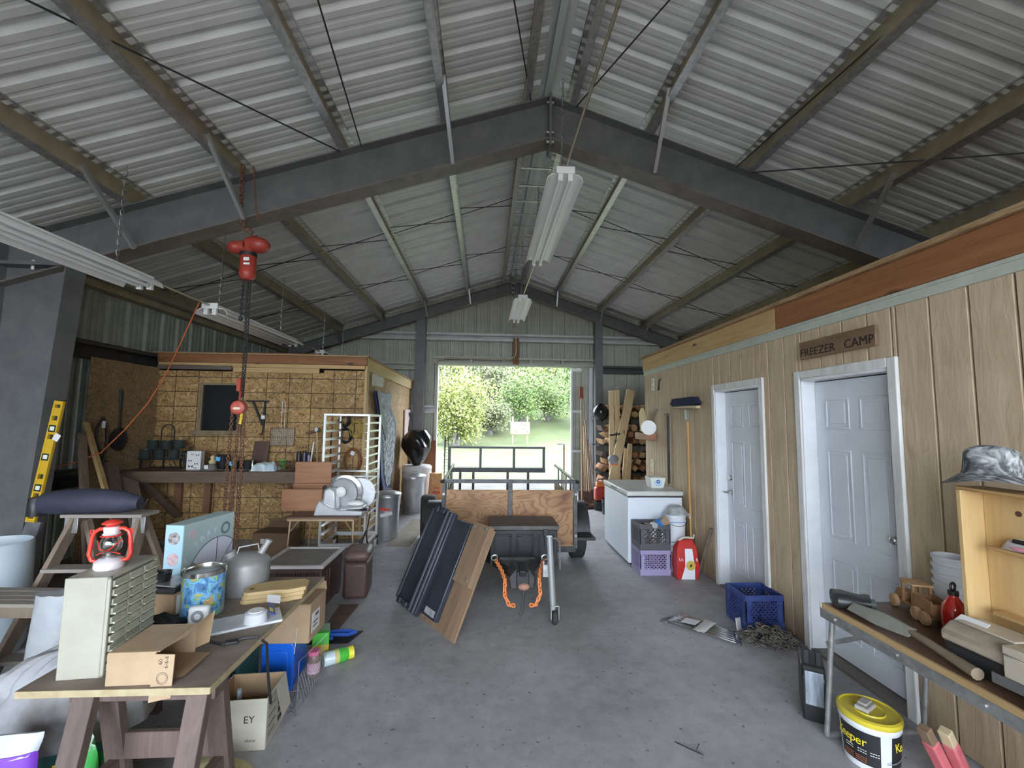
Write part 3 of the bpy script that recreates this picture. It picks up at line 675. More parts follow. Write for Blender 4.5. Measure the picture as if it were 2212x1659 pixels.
# ================= lights, conduit, hoist =================
m_lwhite = mp('lamp enamel', (.78, .78, .76), rough=.35)
m_tube = mp('lamp tube glass', (.85, .86, .86), rough=.25)
m_chain = mp('zinc chain', (.45, .45, .45), rough=.35, metal=.8)
def shop_light(x, y0, y1, z, label, chains=()):
    t = thing('shop_light', label, 'light', (x, y0, z), 0, 'fluorescent shop lights')
    L = y1-y0
    part(t, 'housing', MB().prism([(-.065, 0), (.065, 0), (.065, .045), (-.065, .045)], 0, L, 'y'), m_lwhite, bev=.004)
    for s in (-1, 1):
        p = [(s*.05, .006), (s*.12, .004), (s*.155, -.02), (s*.172, -.062), (s*.168, -.064), (s*.15, -.026), (s*.118, -.002), (s*.05, 0)]
        part(t, 'reflector', MB().prism(p if s > 0 else p[::-1], .03, L-.03, 'y'), m_lwhite)
        part(t, 'lamp_tube', MB().cyl((s*.045, .035, -.045), (s*.045, L-.035, -.045), .017, n=12), m_tube)
        for yy in (.0, L-.03): part(t, 'socket', MB().box(s*.045-.022, s*.045+.022, yy, yy+.03, -.075, .02), m_lwhite, bev=.003)
    part(t, 'end_plate', MB().box(-.085, .085, -.012, .0, -.01, .055), m_lwhite, bev=.003)
    for yc in chains:
        h = ztop(x)+.02-z
        part(t, 'hanger_chain', MB().chain([(-.02, yc, .045), (-.01, yc, h)], .05, .022, .0035, 3, 6), m_chain)
    return t
shop_light(.69, 3.75, 5.95, 3.96, 'long white shop light hanging under the ridge nearest the big rafter', (.1, 2.0))
shop_light(.63, 7.6, 9.3, 3.90, 'white shop light under the ridge close to the gable wall', (.1, 1.5))
shop_light(-3.05, 1.9, 4.0, 2.90, 'long white shop light on the left side beside the steel column', (.3, 1.8))
shop_light(-3.05, 4.9, 7.0, 2.90, 'white shop light above the front of the store room', (.2, 1.7))
shop_light(-3.05, 8.1, 9.7, 2.90, 'white shop light over the back of the store room roof', (.2, 1.3))
m_cond = mp('conduit steel', (.42, .38, .28), rough=.35, metal=.7)
single('conduit_pipe', 'thin steel conduit under the ridge leading to the long centre shop light', 'pipe', MB().tube([(.70, -1.5, 4.03), (.70, 3.72, 4.025)], .013, 8), m_cond)
single('conduit_pipe', 'thin steel conduit between the two centre shop lights', 'pipe', MB().tube([(.69, 5.97, 4.0), (.64, 7.58, 3.95)], .013, 8), m_cond)
single('conduit_pipe', 'thin steel conduit bending down the gable wall and along the doorway header', 'pipe', MB().tube([(.63, 9.32, 3.95), (.64, 9.9, 3.86), (.68, 10.04, 3.6), (.69, 10.05, 3.3), (.66, 10.05, 3.2), (.55, 10.05, 3.13), (-.9, 10.05, 3.13), (-1.08, 10.05, 3.1), (-1.14, 10.05, 3.0), (-1.14, 10.05, 1.3)], .013, 8), m_cond)
single('conduit_pipe', 'thin conduit linking the shop lights beside the big rafter', 'pipe', MB().tube([(-3.05, 4.02, 2.93), (-3.05, 4.88, 2.93)], .012, 8), m_cond)
single('conduit_pipe', 'thin conduit above the store room roof between two shop lights', 'pipe', MB().tube([(-3.05, 7.02, 2.93), (-3.05, 8.08, 2.93)], .012, 8), m_cond)
m_red = mp('hoist red paint', (.30, .035, .022), (.36, .05, .03), scale=8, rough=.4)
m_rust = mp('rusty chain', (.12, .055, .03), (.20, .10, .06), scale=30, rough=.7, metal=.3)
m_blk = mp('black steel', (.015, .015, .016), rough=.5)
m_blkp = mp('black plastic', (.02, .02, .022), rough=.4)
h = thing('chain_hoist', 'red electric chain hoist hanging from the big rafter', 'hoist', (-2.27, 4.14, 2.0))
part(h, 'gear_case', MB().ell((.09, 0, 1.33), (.11, .085, .075)).cyl((.0, 0, 1.33), (.09, 0, 1.34), .07, .08, n=16), m_red)
part(h, 'brake_case', MB().ell((-.11, 0, 1.30), (.075, .075, .06)).cyl((-.11, 0, 1.30), (-.02, 0, 1.31), .06, .06, n=16), m_red)
part(h, 'body', MB().lathe([(0, .985), (.045, .99), (.07, 1.02), (.073, 1.06), (.07, 1.07), (.07, 1.22), (.055, 1.24), (.05, 1.30), (0, 1.31)], 20, TR(.01, 0, 0)), m_red)
part(h, 'band', MB().cyl((.01, 0, 1.215), (.01, 0, 1.25), .072, n=20), m_blk)
part(h, 'label_plate', MB().bc((.03, -.07, 1.17), (.05, .006, .03)).bc((.035, -.07, 1.125), (.055, .006, .018)), mp('white plate', (.75, .75, .7), rough=.5))
part(h, 'suspension_hook', MB().tube([(.0, 0, 1.38), (.02, 0, 1.42), (.03, 0, 1.46), (.0, 0, 1.49), (-.035, 0, 1.46)], .012, 8), m_rust)
part(h, 'sling_chain', MB().chain([(-.04, 0, 1.47), (-.05, -.07, 1.62), (-.05, -.085, 2.05)], .05, .034, .007, 4, 8).tube([(.05, -.09, 2.06), (.10, -.09, 1.62), (.11, -.06, 1.56)], .008, 6), m_rust)
part(h, 'load_chain', MB().chain([(-.02, 0, .985), (-.025, 0, .64)], .03, .02, .0045, 4, 6).chain([(.02, 0, .985), (.03, 0, -.1)], .03, .02, .0045, 4, 6), m_blk)
part(h, 'chain_stop', MB().ell((-.025, 0, .62), (.02, .02, .022)), m_blk)
part(h, 'pendant_cable', MB().tube([(.045, 0, 1.0), (.05, 0, .3), (.045, 0, -.12)], .006, 6), m_blk)
h2 = thing('chain_block', 'small round red hand chain block hanging in front of the dark window', 'hoist', (-2.245, 4.12, 0))
part(h2, 'drum', MB().lathe([(0, -.045), (.05, -.045), (.062, -.03), (.066, 0), (.062, .03), (.05, .04), (.03, .042), (0, .036)], 24, TR(0, 0, 1.79) @ ROT(math.pi/2, 'X')), mp('faded red paint', (.42, .07, .05), (.5, .1, .07), scale=10, rough=.45))
part(h2, 'name_plate', MB().lathe([(0, 0), (.035, 0), (.035, .004), (0, .004)], 20, TR(.005, -.046, 1.783) @ ROT(math.pi/2, 'X') @ Matrix.Diagonal((1, .35, 1, 1))), mp('cream plate', (.7, .62, .45), rough=.5))
part(h2, 'top_hook', MB().tube([(0, 0, 1.85), (.0, 0, 1.9), (.015, 0, 1.93), (-.015, 0, 1.95)], .01, 6).bc((-.01, 0, 2.0), (.035, .03, .12)), m_red)
part(h2, 'yellow_tag', MB().bc((.028, -.01, 1.69), (.022, .005, .1), (0, .1, 0)), mp('safety yellow', (.62, .42, .02), rough=.5))
part(h2, 'hand_chain', MB().chain([(-.055, 0, 1.76), (-.07, 0, 1.2), (-.07, .0, .4), (-.02, 0, .18), (.05, .0, .4), (.055, 0, 1.2), (.05, 0, 1.76)], .036, .024, .005, 4, 7), m_rust)
part(h2, 'load_chain', MB().chain([(.0, 0, 1.73), (-.01, 0, .12)], .034, .024, .0055, 4, 7).chain([(-.03, .02, 1.4), (-.03, .02, .35)], .034, .024, .0055, 4, 7), m_rust)
part(h2, 'bottom_hook', MB().tube([(-.01, 0, .14), (-.01, 0, .1), (.02, 0, .06), (.0, 0, .03), (-.03, 0, .05)], .011, 6), m_rust)
single('extension_cord', 'orange extension cord drooping from the conduit to the left wall', 'cord', MB().tube([(-3.07, 4.75, 2.92), (-3.25, 4.85, 2.62), (-3.55, 5.05, 2.2), (-3.8, 5.15, 1.85), (-4.0, 5.12, 1.55), (-4.18, 5.06, 1.3), (-4.32, 4.9, 1.2), (-4.44, 4.6, 1.13), (-4.47, 4.3, 1.11), (-4.47, 4.1, 1.12), (-4.47, 3.8, 1.13)], .006, 6), mp("orange rubber", (.55, .13, .04), rough=.5))
# ================= bench and the things on and above it =================
m_bench = wood('brown bench wood', (.10, .062, .04), (.17, .115, .08), 'x', 3, knots=False)
m_cleat = wood('red brown cleat', (.14, .06, .035), (.22, .105, .06), 'z', 3, knots=False)
bn = thing('workbench', 'long dark wooden workbench fixed along the strand board wall', 'bench', (0, 0, 0))
part(bn, 'bench_top', MB().box(-4.48, -2.19, 5.72, 6.24, 1.0, 1.029), m_bench, bev=.003)
part(bn, 'front_rail', MB().box(-4.48, -2.18, 5.68, 5.72, .89, 1.029), m_bench, bev=.004)
for x in (-4.1, -3.72, -2.62): part(bn, 'cleat', MB().box(x-.045, x+.045, 6.19, 6.24, .42, .99), m_cleat, bev=.003)
part(bn, 'knee_brace', MB().bar((-4.25, 5.76, .9), (-4.06, 6.18, .38), .04, .09, up=(1, 0, .3)), m_bench, bev=.003)
part(bn, 'knee_brace', MB().bar((-2.3, 5.76, .9), (-2.3, 6.18, .48), .04, .09), m_cleat, bev=.003)
BZ = 1.03
m_pot = mp('dark enamel', (.035, .045, .042), rough=.22)
mr = thing('mug_rack', 'black scrolled iron stand with mugs hanging over the left of the bench', 'rack', (-4.10, 5.92, BZ))
ir = MB().bar((-.32, 0, .13), (.20, 0, .13), .05, .02).tube([(-.15, 0, .10), (-.19, 0, .04), (-.15, 0, .015), (-.12, 0, .04), (-.14, 0, .055)], .007, 6).tube([(.10, 0, .10), (.14, 0, .04), (.10, 0, .015), (.07, 0, .04), (.09, 0, .055)], .007, 6)
ir.bar((-.3, 0, .12), (-.30, 0, .0), .02, .02).bar((.19, 0, .12), (.19, 0, 0), .02, .02).bar((-.02, 0, .12), (-.02, 0, .0), .015, .015)
ir.tube([(-.07, 0, .14), (-.07, 0, .48)] + [(-.07+.08-.08*math.cos(a), 0, .48+.09*math.sin(a)) for a in [k*math.pi/8 for k in range(1, 8)]] + [(.09, 0, .48), (.09, 0, .14)], .008, 6)
part(mr, 'iron_stand', ir, m_blk)
def mug(dx, dz, lab):
    t = thing('enamel_mug', lab, 'mug', (-4.10+dx, 5.88+(.05 if dz > .2 else 0), BZ+dz), random.uniform(-.5, .5), 'dark enamel mugs on the iron stand')
    part(t, 'cup', MB().lathe([(.0, 0), (.055, 0), (.06, .01), (.063, .105), (.066, .11), (.06, .11), (.056, .015), (0, .012)], 20), m_pot)
    part(t, 'handle', MB().tube([(.06, 0, .09), (.09, 0, .085), (.095, 0, .05), (.06, 0, .025)], .006, 6), m_pot)
for i, (dx, dz) in enumerate(((-.22, .14), (-.05, .14), (.12, .14), (-.17, .255), (0, .255), (.15, .262))):
    mug(dx, dz, 'dark enamel mug in the lower row of the iron stand' if i < 3 else 'dark enamel mug in the upper row of the iron stand')
pt = thing('steel_pot', 'polished pot with a knobbed lid beside the mug stand', 'pot', (-3.80, 5.93, BZ))
part(pt, 'body', MB().lathe([(0, .0), (.05, .0), (.06, .04), (.085, .13), (.09, .19), (.095, .2), (.085, .195), (0, .1)], 24), mp('dark grey pot', (.06, .065, .065), rough=.35, metal=.4))
part(pt, 'rim_band', MB().lathe([(.088, .16), (.093, .16), (.096, .2), (.09, .2)], 24), mp('polished steel', (.6, .6, .6), rough=.2, metal=1))
part(pt, 'lid', MB().lathe([(.1, .2), (.098, .212), (.06, .235), (.0, .245)], 24), m_pot)
part(pt, 'lid_knob', MB().ell((0, 0, .268), (.022, .022, .024)), m_blkp)
bx = thing('printed_box', 'white box printed with black butterflies on the bench', 'box', (-3.68, 5.85, BZ), .15)
part(bx, 'body', MB().box(-.08, .08, -.05, .05, 0, .24), mp('white card', (.62, .6, .58), rough=.7), bev=.003)
pb = MB()
for x, z, s in ((-.03, .05, .018), (.03, .08, .013), (-.04, .12, .013), (.02, .03, .01), (.04, .19, .012), (-.02, .2, .01)):
    for k in (-1, 1): pb.prism([(x, z), (x+k*s*1.6, z+s), (x+k*s*1.2, z-s*.9)], -.0525, -.0505, 'y')
part(bx, 'print', pb, m_blk)
def cookpot(x, y, r, h_, lab, tag=True, tagc=(.12, .42, .75)):
    t = thing('camp_pot', lab, 'pot', (x, y, BZ))
    part(t, 'body', MB().lathe([(0, 0), (r*.9, 0), (r, .015), (r, h_), (r*1.04, h_+.005), (r*.96, h_), (r*.95, .02), (0, .015)], 20), m_blk)
    part(t, 'handle', MB().tube([(-r, 0, h_*.9), (-r*.7, 0, h_+.05), (0, 0, h_+.075), (r*.7, 0, h_+.05), (r, 0, h_*.9)], .004, 5), m_blk)
    if tag: part(t, 'price_tag', MB().bc((-r*.3, -r-.002, h_*.75), (.055, .004, .05), (0, .2, 0)), mp('blue tag', tagc, rough=.6))
cookpot(-3.41, 5.97, .075, .18, 'tall black pot with a blue tag on the bench')
cookpot(-3.21, 5.88, .05, .11, 'small black pot with a blue tag on the bench')
cookpot(-3.08, 5.95, .07, .11, 'squat black pot without a tag on the bench', False)
single('figurine', 'small cream figurine between the printed box and the tall black pot', 'ornament', MB().lathe([(0, 0), (.035, 0), (.03, .05), (.045, .09), (.02, .12), (.028, .15), (.0, .18)], 14), mp('cream ceramic', (.65, .55, .3), rough=.4), (-3.55, 5.98, BZ))
ht = thing('felt_hat', 'grey upturned felt hat with a white tag on the bench', 'hat', (-3.46, 5.80, BZ)); ht.scale = (.78, .78, .9)
part(ht, 'crown', MB().lathe([(0, .085), (.06, .085), (.085, .06), (.10, .012), (.0, .012)], 24), mp('grey felt', (.16, .15, .14), rough=.9))
part(ht, 'brim', MB().lathe([(.09, .0), (.145, .006), (.15, .012), (.09, .014)], 24), MATS['grey felt'])
part(ht, 'price_tag', MB().bc((-.01, -.1, .055), (.06, .004, .055), (.25, 0, 0)), MATS['white paper'])
rnd = random.Random(3)
for i, (x, y, a) in enumerate(((-3.72, 5.79, .3), (-3.6, 5.77, -.6), (-3.24, 5.78, .2), (-3.12, 5.77, -.1), (-3.0, 5.79, .4))):
    single('loose_paper', 'loose white paper sheet lying near the front of the bench', 'paper', MB().grid(5, 4, lambda u, v: (-.1+.2*u, -.035+.07*v, .004+.012*abs(sn(3*u+i)))), MATS['white paper'], (x, y, BZ), a, 'papers on the bench')
single('dark_board', 'dark brown square board leaning against the wall on the bench', 'board', MB().box(-.105, .1, -.012, .012, 0, .36), wood('dark brown board', (.06, .03, .02), (.11, .06, .04), 'z', 3, knots=False), (-3.04, 6.14, BZ), 0, rot=(-.2, 0, 0), bev=.003)
sv = single('salt_shaker', 'tiny glass shaker standing before the dark board', 'shaker', MB().lathe([(0, 0), (.014, 0), (.014, .07), (.008, .09), (.014, .11), (.0, .13)], 10), mp('clear glass grey', (.5, .5, .5), rough=.15, metal=.4), (-3.0, 5.9, BZ))
def crumple(nx, ny, w, d, h_, seed, amp=.03):
    r = random.Random(seed); ph = [(r.uniform(4, 16), r.uniform(4, 16), r.uniform(0, 6.28)) for _ in range(7)]
    def f(u, v):
        e = (max(0, 1-(2*u-1)**4)*max(0, 1-(2*v-1)**4))**.5
        n = sum(math.sin(a*u+b*v+c) for a, b, c in ph)/7
        return (w*(u-.5)+amp*.5*n, d*(v-.5)+amp*.5*math.sin(9*u+5*v), max(.002, h_*e*(1+.5*n))+amp*.4*abs(n))
    return MB().grid(nx, ny, f)
def sack(nx, ny, w, d, h_, seed, amp=.03):
    """closed pillow: crumpled top and a flat base"""
    m = crumple(nx, ny, w, d, h_, seed, amp); n = len(m.v)
    m.v += [(x, y, 0.0) for x, y, z in m.v[:n]]
    m.f += [[a+n for a in f[::-1]] for f in m.f]
    ring = list(range(nx))+[j*nx+nx-1 for j in range(1, ny)]+[(ny-1)*nx+i for i in range(nx-2, -1, -1)]+[j*nx for j in range(ny-2, 0, -1)]
    for a, b in zip(ring, ring[1:]+ring[:1]): m.f.append([a, a+n, b+n, b])
    return m
single('plastic_bag', 'crumpled white and pale blue plastic bag on the bench', 'bag', sack(22, 14, .3, .18, .1, 5, .03), mp('pale blue plastic', (.60, .68, .70), (.45, .58, .62), scale=9, rough=.35), (-2.8, 5.82, BZ))
single('green_cup', 'small bright green cup behind the plastic bag', 'cup', MB().lathe([(0, 0), (.04, 0), (.045, .12), (.04, .12), (.036, .01), (0, .01)], 16), mp('bright green', (.07, .45, .05), rough=.4), (-2.68, 6.03, BZ))
bk = thing('wire_basket', 'rusty wire basket with a hoop handle on the bench', 'basket', (-2.58, 5.85, BZ))
w_ = MB()
for zz in (.005, .06, .11): w_.tube([(.12*math.cos(a), .08*math.sin(a), zz) for a in [k*math.pi/8 for k in range(16)]], .004, 5, True)
for k in range(16):
    a = k*math.pi/8; w_.tube([(.12*math.cos(a), .08*math.sin(a), 0), (.12*math.cos(a), .08*math.sin(a), .11)], .003, 4)
part(bk, 'wire_cage', w_, m_rust); part(bk, 'handle', MB().tube([(-.12, 0, .11), (-.1, 0, .2), (0, 0, .25), (.1, 0, .2), (.12, 0, .11)], .004, 5), m_rust)
for i, (x, hh, r_, c) in enumerate(((-2.44, .24, .03, (.05, .05, .06)), (-2.37, .25, .028, (.10, .09, .13)), (-2.31, .22, .026, (.18, .16, .2)))):
    b_ = thing('metal_canister', 'dark metal canister in the row at the right end of the bench', 'canister', (x, 5.95, BZ), 0, 'canisters on the bench')
    part(b_, 'body', MB().lathe([(0, 0), (r_, 0), (r_, hh*.85), (0, hh*.85)], 14), mp('canister%d' % i, c, rough=.35, metal=.6)); part(b_, 'cap', MB().lathe([(0, hh*.85), (r_*.8, hh*.85), (r_*.8, hh), (0, hh)], 14), m_blk)
single('white_candle', 'thin white rod standing at the right end of the bench', 'rod', MB().cyl((0, 0, 0), (.02, .05, .36), .01, n=8), MATS['white paper'], (-2.26, 5.85, BZ))
hm = thing('hammer', 'hammer with a pale wooden handle and a pale tag leaning on the wall', 'hammer', (-2.28, 6.05, BZ))
part(hm, 'handle', MB().tube([(.06, -.05, 0), (-.02, .1, .5)], .011, 8), wood('pale handle', (.42, .28, .15), (.55, .4, .24), 'z', 3, knots=False))
part(hm, 'head', MB().bar((-.16, .1, .47), (.02, .1, .52), .03, .035), m_rust, bev=.003); part(hm, 'price_tag', MB().ell((-.02, .075, .52), (.025, .012, .03)), mp('pale blue tag', (.5, .65, .68), rough=.5))
m_plank = wood('brown plank', (.26, .13, .05), (.38, .21, .09), 'z', 3, kc=(.1, .04, .02))
for x0, x1, lab in ((-2.165, -2.135, 'narrow brown board leaning beside the hammer'), (-2.11, -2.02, 'wide brown board leaning behind the pan rack')):
    single('leaning_board', lab, 'board', MB().bar(((x0+x1)/2+.01, .03, 0), ((x0+x1)/2, .11, 1.56), x1-x0, .02, up=(0, 1, 0)), m_plank, (0, 6.11, .002), bev=.002)
# things hung on the walls
sk = thing('long_skillet', 'black long handled skillet hanging on the left wall sheet', 'pan', (-4.46, 5.6, 1.42))
part(sk, 'pan', MB().lathe([(0, 0), (.105, 0), (.115, .03), (.105, .03), (.1, .008), (0, .008)], 24, ROT(math.pi/2, 'Y') @ Matrix.Diagonal((1.25, 1, 1, 1))), m_blk)
part(sk, 'handle', MB().tube([(.015, 0, .13), (.015, 0, .25)], .012, 8).tube([(.015, 0, .24), (.015, -.01, .6)], .016, 8, rs=[.01, .018]), m_blk)
ol = thing('leather_strap', 'dark coiled leather strap with a white tag hanging on the left wall sheet', 'strap', (-4.46, 5.42, 1.1))
part(ol, 'strap', MB().tube([(0, .07, .05), (0, -.02, .12), (0, -.1, .3), (.02, -.13, .46), (.02, -.06, .58), (.02, .0, .48), (.02, .02, .3), (.02, -.01, .0)], .016, 6), mp('dark leather', (.03, .022, .02), rough=.5))
part(ol, 'price_tag', MB().bc((.035, -.06, .5), (.004, .045, .08)), MATS['white paper'])
br_ = thing('iron_bracket', 'black iron bracket with a hook hanging beside the window', 'bracket', (-3.15, 6.21, 1.5))
part(br_, 'iron', MB().bar((-.14, 0, .43), (.16, 0, .43), .015, .02).bar((-.05, 0, .42), (.09, 0, .1), .015, .025).bar((.11, 0, .42), (.1, 0, .1), .015, .022).tube([(.1, 0, .1), (.1, 0, .01), (.085, 0, -.03), (.06, 0, -.02)], .009, 6), m_blk)
part(br_, 'price_tag', MB().bc((.1, -.015, .21), (.05, .004, .05)), MATS['white paper'])
gp = thing('grill_basket', 'square wire grill basket with a long handle hanging on the strand board', 'grill basket', (-2.78, 6.2, 1.33))
wg = MB()
for k in range(13): wg.tube([(-.15+.025*k, 0, 0), (-.15+.025*k, 0, .23)], .0035, 4)
for k in range(10): wg.tube([(-.15, 0, .025*k), (.15, 0, .025*k)], .0035, 4)
part(gp, 'wire_grid', wg, mp('old wire', (.42, .40, .36), rough=.45, metal=.6)); part(gp, 'frame', MB().tube([(-.16, 0, -.005), (.16, 0, -.005), (.16, 0, .235), (-.16, 0, .235)], .006, 5, True), m_rust)
part(gp, 'handle', MB().tube([(-.02, 0, .235), (-.02, -.01, .6), (.02, -.01, .6), (.02, 0, .235)], .005, 5), MATS['old wire'])
for i, (cx_, cz_, r_, m_, lab) in enumerate(((-1.95, 1.68, .065, m_blk, 'coil of black cable hanging on the wall behind the pan rack'), (-1.93, 1.47, .08, m_blkp, 'larger loop of black cable hanging behind the pan rack'), (-1.82, 1.13, .11, mp('brown cord', (.20, .07, .03), rough=.5), 'coil of brown cord with a white tag hanging behind the pan rack'), (-1.79, 1.56, .07, mp('yellow rope', (.36, .26, .05), rough=.8), 'hank of yellow rope hanging behind the pan rack'))):
    t = thing('cable_coil', lab, 'cable', (cx_, 6.22, cz_)); c_ = MB()
    for k in range(4): c_.tube([((r_+.008*k*(-1)**k)*math.cos(a), -.008*k, (r_*(1.3 if i > 1 else 1)+.01*k)*math.sin(a)) for a in [q*math.pi/10 for q in range(20)]], .007, 5, True)
    part(t, 'loops', c_, m_)
    if i == 2: part(t, 'price_tag', MB().bc((.0, -.035, .1), (.05, .004, .05), (0, .5, 0)), MATS['white paper'])
# ================= middle ground =================
m_alu = mp('aluminium', (.70, .70, .69), (.78, .78, .77), scale=10, rough=.35, metal=.6)
m_rub = mp('rubber', (.02, .02, .02), (.035, .034, .033), scale=20, rough=.75)
rk = thing('pan_rack', 'tall open aluminium sheet pan rack on casters against the strand board wall', 'rack', (-1.70, 5.79, 0))
RW, RD, RT = .265, .29, 1.75
for sx in (-1, 1):
    for sy in (-1, 1):
        part(rk, 'post', MB().bc((sx*RW, sy*RD, (.16+RT)/2), (.028, .028, RT-.16)), m_alu, bev=.004)
        c = thing('caster', '', ''); del c['label']; del c['category']; c.parent = rk; c.location = (sx*RW, sy*RD, 0)
        part(c, 'wheel', MB().cyl((-.016, 0, .055), (.016, 0, .055), .055, n=20), mp('pale caster rubber', (.5, .48, .44), rough=.6))
        part(c, 'fork', MB().box(-.026, -.02, -.02, .02, .05, .14).box(.02, .026, -.02, .02, .05, .14).box(-.03, .03, -.03, .03, .135, .16).cyl((-.03, 0, .055), (.03, 0, .055), .02, n=10), m_blk)
    for k in range(14):
        z = .30+.103*k
        part(rk, 'slide', MB().box(sx*RW-sx*.045, sx*RW-sx*.012, -RD, RD, z, z+.004).box(sx*RW-sx*.016, sx*RW-sx*.012, -RD, RD, z, z+.028), m_alu)
    part(rk, 'top_rail', MB().bc((sx*RW, 0, RT), (.028, 2*RD+.03, .028)), m_alu, bev=.004)
    part(rk, 'bottom_rail', MB().bc((sx*RW, 0, .18), (.028, 2*RD, .04)), m_alu, bev=.003)
for sy in (-1, 1):
    part(rk, 'cross_rail', MB().bc((0, sy*RD, RT), (2*RW, .028, .028)), m_alu, bev=.004)
    part(rk, 'cross_rail', MB().bc((0, sy*RD, .18), (2*RW, .028, .05)), m_alu, bev=.003)
for z in (.93, 1.0): part(rk, 'cross_rail', MB().bc((0, RD, z), (2*RW, .02, .025)), m_alu, bev=.003)
# folding table
ft = thing('folding_table', 'small brown topped folding table with thin gold legs', 'table', (-1.71, 5.1, 0))
m_ttop = wood('brown table top', (.12, .07, .045), (.19, .115, .075), 'x', 3, knots=False)
m_gold = mp('gold legs', (.50, .36, .22), rough=.35, metal=.6)
rr = MB().prism([(-.37+.03*(1 if a in (0, 3) else 0), 0) for a in (0,)] if False else [(-.37, -.28), (-.34, -.31), (.34, -.31), (.37, -.28), (.37, .28), (.34, .31), (-.34, .31), (-.37, .28)], .645, .665, 'z')
part(ft, 'table_top', rr, m_ttop, bev=.003); part(ft, 'table_rim', MB().box(-.34, .34, -.305, -.295, .625, .645).box(-.34, .34, .295, .305, .625, .645).box(-.36, -.35, -.28, .28, .625, .645).box(.35, .36, -.28, .28, .625, .645), m_gold)
for sx in (-1, 1):
    for sy in (-1, 1): part(ft, 'leg', MB().cyl((sx*.325, sy*.27, .64), (sx*.345, sy*.3, 0), .010, n=8), m_gold)
    part(ft, 'leg_brace', MB().cyl((sx*.23, -.27, .63), (sx*.33, -.277, .5), .007, n=6), m_gold)
TZ = .666
sl = thing('meat_slicer', 'polished aluminium meat slicer standing on the folding table', 'slicer', (-1.54, 4.98, TZ))
m_sl = mp('cast aluminium', (.62, .63, .65), (.70, .71, .73), scale=8, rough=.28, metal=.55)
part(sl, 'base', MB().prism([(-.27, 0), (.24, 0), (.24, .05), (.0, .06), (-.1, .09), (-.22, .16), (-.25, .1)], -.13, .15, 'y'), m_sl, bev=.012)
part(sl, 'blade_guard', MB().lathe([(.0, -.02), (.15, -.02), (.17, 0), (.15, .02), (.09, .025), (.0, .02)], 32, TR(-.03, .06, .21) @ ROT(math.pi/2, 'X') @ ROT(-.25, 'Y')), m_sl)
part(sl, 'blade', MB().lathe([(.145, .0), (.185, .0), (.19, .003), (.145, .008)], 36, TR(-.01, .075, .215) @ ROT(math.pi/2, 'X')), mp('polished blade', (.75, .75, .76), rough=.15, metal=1))
part(sl, 'motor_housing', MB().prism([(-.2, .06), (-.04, .06), (-.06, .26), (-.12, .30), (-.18, .27)], -.11, .03, 'y'), m_sl, bev=.02)
part(sl, 'sharpener', MB().lathe([(0, 0), (.05, 0), (.055, .02), (.03, .04), (0, .045)], 20, TR(-.02, -.03, .24) @ ROT(math.pi/2, 'X')), m_lwhite)
part(sl, 'carriage', MB().bc((.12, -.02, .075), (.24, .2, .02), (0, -.08, 0)), m_sl, bev=.006)
part(sl, 'food_pusher', MB().ell((.14, -.02, .115), (.09, .04, .03)), m_lwhite)
part(sl, 'gauge_plate', MB().lathe([(0, -.008), (.17, -.008), (.17, .008), (0, .008)], 32, TR(.14, .12, .2) @ ROT(math.pi/2, 'X')), mp('brushed plate', (.5, .51, .53), (.6, .6, .62), scale=20, rough=.4, metal=.7))
part(sl, 'knob', MB().cyl((.22, -.1, .06), (.28, -.12, .07), .016, n=10).ell((-.19, -.05, .29), (.022, .022, .022)), m_blkp)
part(sl, 'power_cord', MB().tube([(.2, .15, .03), (.27, .1, .01), (.29, -.02, -.05), (.28, -.08, -.2), (.3, -.1, -.3), (.25, -.1, -.36), (.22, -.1, -.28), (.27, -.1, -.18), (.31, -.1, -.3), (.27, -.1, -.38), (.24, -.1, -.3), (.28, -.1, -.16)], .007, 6), m_blkp)
ch = thing('tool_chest', 'reddish wooden tool chest with its lid propped open behind the slicer', 'chest', (-2.02, 5.24, TZ))
m_rwood = wood('reddish pine', (.26, .11, .055), (.38, .19, .10), 'x', 2.2, kc=(.09, .03, .02))
b_ = MB().box(-.24, .2, -.13, -.115, 0, .24).box(-.24, .2, .115, .13, 0, .24).box(-.24, -.225, -.115, .115, 0, .24).box(.185, .2, -.115, .115, 0, .24).box(-.225, .185, -.115, .115, 0, .015)
part(ch, 'body', b_, m_rwood, bev=.002)
part(ch, 'lid', MB().box(-.22, .20, .135, .155, .27, .52), m_rwood, bev=.003); part(ch, 'lid', MB().box(-.23, .20, .12, .16, .24, .268), m_rwood, bev=.002)
part(ch, 'handle', MB().tube([(-.245, 0, .14), (-.285, 0, .1), (-.25, 0, .06)], .006, 6, True), m_blk)
cbx = thing('cardboard_carton', 'brown cardboard carton with a small white label on the floor under the bench', 'box', (-2.62, 5.9, 0), -.1)
m_card = mp('cardboard', (.30, .19, .105), (.37, .25, .145), scale=4, rough=.85)
m_cardd = mp('dark cardboard', (.15, .09, .05), (.2, .125, .07), scale=4, rough=.85)
part(cbx, 'body', MB().box(-.24, .2, -.17, .17, 0, .27), m_cardd, bev=.004); part(cbx, 'flap', MB().bc((-.02, .16, .32), (.42, .006, .12), (-.4, 0, 0)), m_cardd)
part(cbx, 'label', MB().box(-.13, -.08, -.174, -.171, .14, .2), MATS['white paper'])
